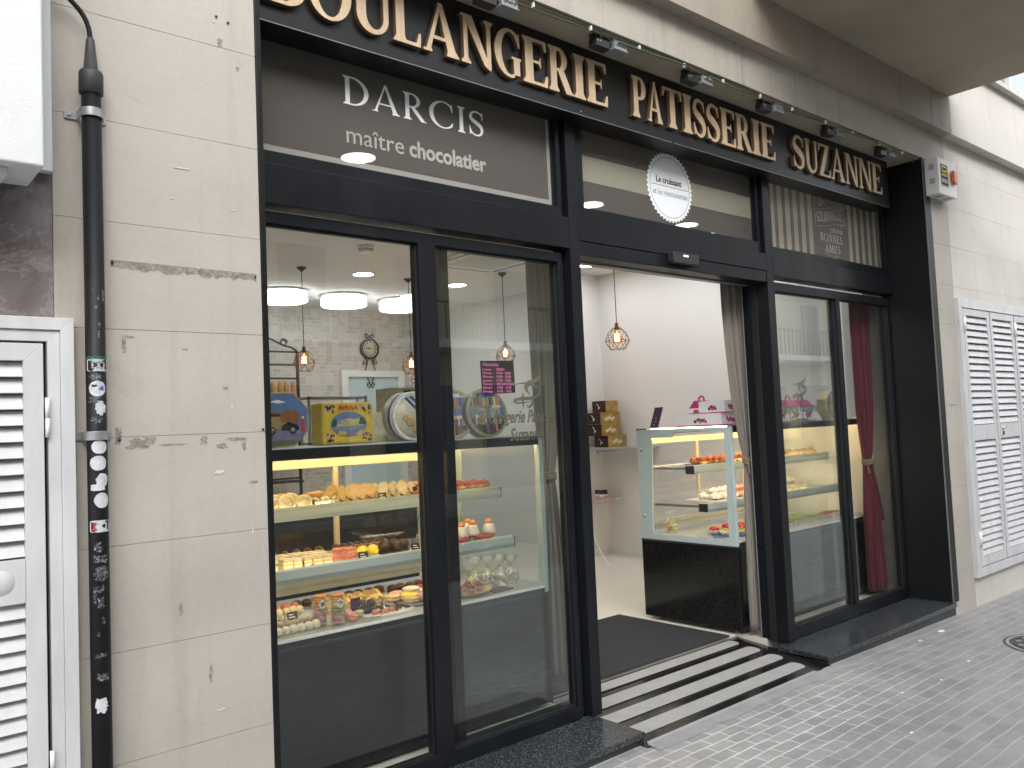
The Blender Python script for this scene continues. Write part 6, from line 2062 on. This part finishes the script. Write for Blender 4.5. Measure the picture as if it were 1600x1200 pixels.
MB().m('pastry grey').add([(4.83, 1.0, cz), (4.83, 1.075, cz), (4.87, 1.05, cz + .15), (4.87, .975, cz + .15), (4.836, 1.0, cz), (4.836, 1.075, cz), (4.876, 1.05, cz + .15), (4.876, .975, cz + .15)],
         [(0, 1, 2, 3), (4, 7, 6, 5), (0, 4, 5, 1), (1, 5, 6, 2), (2, 6, 7, 3), (3, 7, 4, 0)]).build('card', 'pastry plum', cs)
pd = MB().m('pastry grey')
for z_, y_ in ((.02, 1.04), (.045, 1.03), (.07, 1.035)):
    pd.ball((4.83 + .04 * z_ / .15 - .001, y_ - .02 * z_ / .15, cz + z_), .006, 1, 8, 5, .3, 1)
pd.build('printed_spot', None, cs)

# wall shelf with four chocolate boxes, and jars below
ws = thing('wall_shelf', 'grey wall shelf carrying the gold chocolate boxes', 'shelf', (6.8, 3.2, -.26))
MB().box(6.62, 2.75, -.275, 6.948, 3.505, -.25).build('board', 'satin steel', ws, bev=.002)
MB().m('satin steel').box(6.66, 3.38, -.32, 6.68, 3.4, -.275).box(6.68, 3.38, -.3, 6.948, 3.4, -.275).build('bracket', None, ws)
pm('gold card', (.5, .34, .1), .4, .25, var=.25, scale=18, col2=(.3, .17, .04))
pm('brown card', (.035, .016, .012), .45)
for i, (dx, dy, w) in enumerate([(.03, .02, .3), (-.02, .06, .3), (-.03, .06, .31), (.05, .05, .2)]):
    z0 = -.249 + .128 * i
    t = thing('chocolate_box', ['gold and brown chocolate box, bottom of the stack on the wall shelf', 'gold and brown chocolate box, second from the bottom of the stack', 'gold and brown chocolate box, third from the bottom of the stack', 'narrow plain gold chocolate box on top of the stack'][i], 'chocolate box', (6.75, 3.3, z0))
    xa, ya = 6.6 + dx, 3.17 + dy
    b = MB().m('gold card').box(xa + .004, ya, z0, xa + w, ya + .2, z0 + .126).m('brown card').box(xa, ya, z0, xa + .004, ya + .2, z0 + .126)
    b.build('carton', None, t, bev=.002)
    m = MB()
    if i < 3:
        m.m('tin_cream')
        for k in range(5):
            m.ball((xa + w * (.28 + .1 * k), ya - .0005, z0 + .06 + .012 * ((k * 7) % 3 - 1)), .02, 1, 10, 6, 1.1, .15)
    if i < 3:
        m.build('printed_picture', None, t)
    m = MB()
    m.m('pastry white').tube([(xa - .001, ya + .13, z0 + .1), (xa - .001, ya + .1, z0 + .06), (xa - .001, ya + .11, z0 + .03)], .004, 6).ball((xa - .001, ya + .09, z0 + .05), .009, 1, 8, 5, .3, 1)
    m.build('printed_ornament', None, t)
js = thing('jam_shelf', 'low shelf with a red gingham edge on the side wall', 'shelf', (6.75, 3.4, -.8))
MB().m('white plastic').box(6.62, 3.3, -.835, 6.948, 3.505, -.82).build('board', None, js)
g = MB()
for i in range(11):
    for k in range(3):
        g.m('pastry berry' if (i + k) % 2 else 'pastry white').box(6.615, 3.31 + i * .018, -.84 + k * .014, 6.619, 3.328 + i * .018, -.826 + k * .014).box(6.62 + i * .018, 3.295, -.84 + k * .014, 6.638 + i * .018, 3.299, -.826 + k * .014)
g.build('gingham_edge', None, js)
for i, (x, y) in enumerate([(6.67, 3.36), (6.74, 3.38), (6.69, 3.44)]):
    t = thing('jam_jar', 'dark jam jar with a white label on the gingham shelf', 'jar', (x, y, -.82), 0, 'jam jars on the gingham shelf')
    MB().m('pastry plum').lathe([(.03, -.819), (.033, -.81), (.033, -.75), (.026, -.74)], (x, y, 0), 16).build('jar', None, t)
    MB().m('dark plastic').lathe([(.029, -.74), (.029, -.722), (0, -.72)], (x, y, 0), 16).build('lid', None, t)
    MB().m('pastry white').lathe([(.0335, -.8), (.0335, -.765)], (x, y, 0), 16).build('label', None, t)
wc = thing('white_cable', 'thin white cable trailing down the side wall to the floor', 'cable', (6.6, 3.3, ZF))
wp_ = []
for i in range(17):
    t = i / 16
    wp_.append((6.62 - .28 * t ** 3, 3.49 - .5 * t ** 3, -.84 + (ZF + .006 + .84) * min(1, 1.25 * t - .25 * t * t)))
wp_ += [(6.25, 2.9, ZF + .005), (6.2, 2.8, ZF + .005)]
MB().tube(wp_, .006, 8).build('cable', 'white plastic', wc)

# ---------------------------------------------------------------- lamps
def pendant(x, y, zb, label, proto=None):
    t = thing('pendant_lamp', label, 'pendant lamp', (x, y, ZC), 0, 'cage pendant lamps')
    MB().m('antique bronze').lathe([(.05, ZC), (.05, ZC - .008), (.02, ZC - .035), (.008, ZC - .045)], (x, y, 0), 20).build('ceiling_rose', None, t)
    MB().m('wrought iron').tube([(x, y, ZC - .04), (x, y, zb + .14)], .004, 8).build('cord', None, t)
    MB().m('antique bronze').lathe([(.006, zb + .15), (.018, zb + .142), (.018, zb + .115), (.022, zb + .11), (.022, zb + .085), (.018, zb + .08)], (x, y, 0), 16).build('socket', None, t)
    c = MB().m('antique bronze')
    lv = [(.035, .1, 0), (.085, .055, 1), (.115, -.02, 0), (.07, -.1, 1)]
    pts = []
    for r, h, s in lv:
        pts.append([(x + r * cos(2 * pi * (i + .5 * s) / 6), y + r * sin(2 * pi * (i + .5 * s) / 6), zb + h) for i in range(6)])
    for k, ringp in enumerate(pts):
        for i in range(6):
            c.tube([ringp[i], ringp[(i + 1) % 6]], .0028, 5) if k in (0, 2, 3) else None
            if k < 3:
                nx = pts[k + 1]
                s = lv[k][2]
                c.tube([ringp[i], nx[i]], .0028, 5)
                c.tube([ringp[i], nx[(i + (1 if s else -1)) % 6]], .0028, 5)
    c.build('cage', None, t)
    b = MB().lathe([(.014, zb + .082), (.02, zb + .06), (.045, zb + .015), (.048, zb - .005), (.04, zb - .03), (.02, zb - .046), (0, zb - .05)], (x, y, 0), 18)
    bo = b.build('bulb', 'bulb glass', t)
    f = MB()
    for i in range(5):
        a = 2 * pi * i / 5
        f.tube([(x + .012 * cos(a), y + .012 * sin(a), zb + .045), (x + .018 * cos(a), y + .018 * sin(a), zb - .02)], .006, 6)
    f.build('filament', 'filament glow', bo)


pendant(3.79, 4.6, .765, 'cage pendant lamp nearest the left jamb, over the octagonal tin')
pendant(5.09, 4.64, .75, 'cage pendant lamp half hidden by the window mullion')
pendant(5.818, 3.885, .81, 'cage pendant lamp above the hours notice')
pendant(5.70, 2.14, .785, 'cage pendant lamp hanging in the open doorway')


def downlight(x, y, label):
    t = thing('downlight', label, 'downlight', (x, y, ZC), 0, 'round recessed ceiling downlights')
    MB().lathe([(.118, ZC - .001), (.116, ZC - .008), (.105, ZC - .009), (.105, ZC - .004)], (x, y, 0), 32).build('trim_ring', 'white paint', t)
    MB().lathe([(0, ZC - .005), (.1045, ZC - .005), (.1045, ZC - .003)], (x, y, 0), 32).build('diffuser', 'downlight glow', t)


for x, y, l in ((2.587, 1.38, 'round ceiling downlight seen through the DARCIS window'), (4.628, 1.384, 'round ceiling downlight at the left of the seal window'), (5.849, 1.405, 'round ceiling downlight just below the white seal'),
                (4.51, 4.62, 'round ceiling downlight below the smoke detector'), (5.81, 4.7, 'round ceiling downlight above the parked left door'), (6.3, 2.3, 'added ceiling downlight above the jam shelf, unseen behind the door header'), (6.35, 3.1, 'added ceiling downlight above the chocolate boxes, unseen behind the door header'), (6.3, 1.55, 'added ceiling downlight above the right counter, unseen behind the door header'), (5.73, 5.6, 'small far ceiling downlight by the mullion'), (1.2, 4.6, 'round ceiling downlight far to the left'), (3.3, 2.9, 'round ceiling downlight above the counter')):
    downlight(x, y, l)  # the three unseen over the doorway are added to brighten the room inside
for x, l in ((4.2, 'leftmost white drum ceiling lamp'), (4.985, 'middle white drum ceiling lamp'), (5.8, 'rightmost white drum ceiling lamp, cut by the mullion'), (3.3, 'white drum ceiling lamp hidden behind the left jamb')):
    t = thing('drum_lamp', l + ' at the back of the shop', 'ceiling lamp', (x, 5.9, ZC), 0, 'white drum ceiling lamps')
    dmb = MB().lathe([(.25, ZC - .02), (.272, ZC - .03), (.275, ZC - .125), (.262, ZC - .137), (0, ZC - .141)], (x, 5.9, 0), 40)
    dmb.build('shade', 'drum glow', t)
    MB().m('satin steel').lathe([(.29, ZC - .001), (.29, ZC - .02), (.25, ZC - .0201)], (x, 5.9, 0), 40).lathe([(.2775, ZC - .045), (.2775, ZC - .05), (.2755, ZC - .0501)], (x, 5.9, 0), 40).build('mount', None, t)

# ceiling cassette and smoke detector
ac = thing('ceiling_cassette', 'white square air conditioning cassette in the ceiling', 'air conditioner', (5.2, 3.45, ZC))
MB().m('white plastic').box(4.76, 3.05, ZC - .03, 5.64, 3.85, ZC - .001).build('panel', None, ac, bev=.012)
g = MB().m('grey plastic').box(4.83, 3.09, ZC - .0315, 5.57, 3.13, ZC - .0301).box(4.83, 3.77, ZC - .0315, 5.57, 3.81, ZC - .0301).box(4.79, 3.14, ZC - .0315, 4.835, 3.76, ZC - .0301).box(5.565, 3.14, ZC - .0315, 5.61, 3.76, ZC - .0301)
for i in range(18):
    g.box(4.9, 3.2 + i * .028, ZC - .0315, 5.5, 3.204 + i * .028, ZC - .0301)
g.build('grille', None, ac)
sd_ = thing('smoke_detector', 'small white smoke detector on the ceiling', 'smoke detector', (3.86, 3.46, ZC))
MB().m('white plastic').lathe([(.075, ZC - .001), (.075, ZC - .03), (.06, ZC - .032), (.06, ZC - .045), (.065, ZC - .047), (.05, ZC - .062), (0, ZC - .064)], (3.86, 3.46, 0), 24).build('body', None, sd_)
g = MB().m('grey plastic')
for i in range(18):
    a = 2 * pi * i / 18
    g.box(3.86 + .061 * cos(a) - .005, 3.46 + .061 * sin(a) - .005, ZC - .044, 3.86 + .061 * cos(a) + .005, 3.46 + .061 * sin(a) + .005, ZC - .033)
g.build('slot', None, sd_)

# ---------------------------------------------------------------- on and before the back wall
wx = 5.962
ck = thing('wall_clock', 'ornate wrought iron wall clock on the mosaic wall', 'clock', (wx, 6.98, 1.2))
zc = 1.19
MB().m('antique bronze').lathe([(.13, .04), (.145, .035), (.145, 0)], (wx, 6.995, zc), 32, 'y').m('antique bronze').lathe([(.112, .041), (.13, .044), (.13, .04)], (wx, 6.995, zc), 32, 'y').build('case', None, ck)
MB().m('clock face').lathe([(0, .0425), (.113, .0425), (.113, .041)], (wx, 6.995, zc), 32, 'y').build('dial', None, ck)
h = MB().m('black ink')
for i in range(12):
    a = pi / 6 * i
    h.box(wx + .09 * sin(a) - .006, 6.945, zc + .09 * cos(a) - .009, wx + .09 * sin(a) + .006, 6.9515, zc + .09 * cos(a) + .009)
h.tube([(wx, 6.944, zc), (wx - .05, 6.944, zc + .02)], .005, 5).tube([(wx, 6.944, zc), (wx + .015, 6.944, zc - .005), (wx - .075, 6.944, zc + .012)], .0035, 5)
h.build('hands', None, ck)
sc_ = MB().m('wrought iron')
def spiral(cx, cz, r0, a0, turns, sgn=1, dz=1):
    return [(cx + sgn * r0 * (1 - .75 * i / 20) * cos(a0 + turns * 2 * pi * i / 20), 6.97, cz + dz * r0 * (1 - .75 * i / 20) * sin(a0 + turns * 2 * pi * i / 20)) for i in range(21)]
for sgn in (-1, 1):
    sc_.tube(spiral(wx + sgn * .045, zc + .19, .04, pi, 1.1, sgn), .007, 6)
    sc_.tube(spiral(wx + sgn * .09, zc - .18, .045, pi / 2, 1.0, sgn), .007, 6)
    sc_.tube([(wx + sgn * .03, 6.97, zc - .15), (wx + sgn * .075, 6.97, zc - .27), (wx + sgn * .06, 6.97, zc - .38), (wx + sgn * .015, 6.97, zc - .47)], .007, 6)
    sc_.tube(spiral(wx + sgn * .04, zc - .5, .04, pi / 2, 1.0, sgn, -1), .007, 6)
sc_.build('scrollwork', None, ck)
nsg = thing('no_smoking_sign', 'small square no smoking sign on the mosaic wall', 'sign', (6.68, 6.98, .76))
n1 = MB().m('white card').box(6.61, 6.985, .685, 6.745, 6.995, .84)
n1.m('redcoat').tube([(6.678 + .05 * cos(2 * pi * i / 24), 6.983, .775 + .05 * sin(2 * pi * i / 24)) for i in range(24)], .006, 5, closed=True).tube([(6.643, 6.982, .81), (6.713, 6.982, .74)], .005, 5)
n1.m('black ink').box(6.645, 6.981, .77, 6.705, 6.984, .779).box(6.63, 6.981, .7, 6.73, 6.984, .71)
n1.build('plate', None, nsg)
# doorway with a white casing through the mosaic wall
dw = thing('inner_doorway', 'white framed opening in the mosaic wall, pale blue beyond', 'doorway', (5.9, 6.98, ZF))
pm('pale blue wall', (.52, .66, .68), .7, var=.03, scale=1)
cas = MB().m('white paint').box(5.5, 6.94, ZF, 5.6, 6.999, .885).box(6.4, 6.94, ZF, 6.5, 6.999, .885).box(5.6, 6.94, .8, 6.4, 6.999, .885)
cas.build('casing', None, dw, bev=.004)
MB().m('pale blue wall').box(5.6, 6.985, ZF, 6.4, 6.998, .8).build('door_panel', None, dw)
# wrought iron bread rack with baguettes
rk = thing('bread_rack', 'wrought iron bread rack at the back left holding baguettes', 'rack', (4.4, 6.6, ZF))
b = MB().m('wrought iron')
for x in (3.6, 4.66):
    b.box(x, 6.55, ZF, x + .03, 6.58, 1.08)
for z_ in (1.06, .9, .73, .5, .0, -.5):
    b.box(3.6, 6.55, z_, 4.69, 6.57, z_ + .022)
for z_ in (.48, -.02, -.52):
    b.box(3.6, 6.5, z_ - .02, 4.69, 6.85, z_)
b.tube([(4.68, 6.565, 1.08), (4.6, 6.565, 1.13), (4.5, 6.565, 1.15), (4.3, 6.565, 1.24), (4.15, 6.565, 1.28)], .012, 6)
b.tube([(4.5 + .05 * (1 - .03 * i) * cos(.5 * i), 6.565, 1.19 + .05 * (1 - .03 * i) * sin(.5 * i)) for i in range(18)], .009, 6)
b.build('frame', None, rk)


def baguette(t):
    k = 12
    b = MB().m('pastry crust').tube([(0, 0, .0 + .34 * i / k) for i in range(k + 1)], [.036 * (.55 + .45 * math.sqrt(max(0, 1 - (2 * i / k - 1) ** 4))) * (1 + .05 * (i % 2)) for i in range(k + 1)], 12)
    b.build('crust', None, t, local=True)
    c = MB().m('pastry cream')
    for i in range(4):
        c.ball((.0, -.03, .07 + .07 * i), .018, 1.2, 8, 5, .6, .4)
    c.build('slash', None, t, local=True)


pastry('baguette', 'brown floury baguette standing in the wrought iron rack', 'baguettes in the rack', baguette, [(4.08 + .085 * i, 6.52 + .012 * (i % 2), .36, .3 * i, 1.0) for i in range(7)])
# steel rack behind the yellow tin
sr = thing('steel_shelf_rack', 'low grey steel rack behind the yellow tin', 'rack', (2.17, 1.03, cz))
b = MB().m('satin steel')
for x in (2.0, 2.34):
    for y_ in (.98, 1.07):
        b.box(x, y_, cz, x + .012, y_ + .012, .215)
for z_ in (.2, .13, cz):
    b.box(2.0, .98, z_, 2.352, 1.082, z_ + .012)
b.build('frame', None, sr)
# back bar behind the left counter
bb = thing('back_bar', 'dark low back bar cabinet behind the left counter', 'cabinet', (2.5, 2.6, ZF))
b = MB().m('counter black').box(.2, 2.4, ZF, 3.6, 2.95, -.55)
b.build('body', None, bb)
MB().m('satin steel').box(.18, 2.38, -.55, 3.62, 2.97, -.52).build('worktop', None, bb)
d_ = MB().m('dark plastic')
for i in range(5):
    d_.box(.25 + i * .67, 2.39, ZF + .1, .88 + i * .67, 2.3995, -.6)
d_.build('door', None, bb)

# ---------------------------------------------------------------- curtains
def curtain(name, label, mat, xt0, xt1, xk0, xk1, xb0, xb1, y, zt, zk, zb, folds, amp, tie='gold rope', dy=0.0):
    t = thing(name, label, 'curtain', ((xt0 + xt1) / 2, y, zb))
    n, m = 60, 36
    vs = []
    for j in range(m + 1):
        u = j / m
        z = zt + (zb - zt) * u
        uk = (zt - zk) / (zt - zb)
        if u < uk:
            q = u / uk
            s = q ** 2.2
            a, b = xt0 + (xk0 - xt0) * s, xt1 + (xk1 - xt1) * s
        else:
            q = (u - uk) / (1 - uk)
            s = 1 - (1 - q) ** 1.7
            a, b = xk0 + (xb0 - xk0) * s, xk1 + (xb1 - xk1) * s
        pinch = .35 + .65 * min(1, abs(u - uk) * 6)
        for i in range(n + 1):
            p = i / n
            ph = 2 * pi * folds * p + .8 * sin(3 * u + 2 * p)
            vs.append((a + (b - a) * p + .004 * sin(2.3 * ph), y + dy * u + amp * pinch * sin(ph) + .3 * amp * sin(2.7 * ph + 4 * u), z))
    k = n + 1
    fs = [(j * k + i, j * k + i + 1, (j + 1) * k + i + 1, (j + 1) * k + i) for j in range(m) for i in range(n)]
    mb = MB().add(vs, fs, True)
    o = mb.build('cloth', mat, t)
    sm = o.modifiers.new('thickness', 'SOLIDIFY')
    sm.thickness = .003
    xm, xr = (xk0 + xk1) / 2, (xk1 - xk0) / 2
    r = MB()
    yk = y + dy * uk
    for dz in (-.014, 0, .014):
        r.tube([(xm + (xr + .012) * cos(2 * pi * i / 24), yk + (amp * .6 + .016) * sin(2 * pi * i / 24), zk + dz + .004 * sin(6 * pi * i / 24)) for i in range(24)], .0085, 6, closed=True)
    r.tube([(xk0, yk - .02, zk - .01), (xk0 - .006, yk - .026, zk - .05), (xk0 + .01, yk - .026, zk - .085)], [.006, .007, .011], 6)
    r.build('tie_back', tie, t)
    return t


curtain('tied_curtain', 'beige curtain tied with rope beside the doorway, left of the opening', 'beige cloth', 3.07, 3.36, 3.12, 3.2, 3.06, 3.28, .42, .95, -.27, -1.36, 5, .022)
curtain('tied_curtain', 'beige curtain tied back at the right edge of the doorway', 'beige cloth', 4.66, 4.93, 4.815, 4.915, 4.79, 4.885, .248, .96, -.285, -1.42, 4, .02)
curtain('tied_curtain', 'wine red curtain tied with cord behind the far right pane', 'wine cloth', 6.36, 6.61, 6.42, 6.51, 6.4, 6.67, .225, .93, -.39, -1.41, 4, .03)
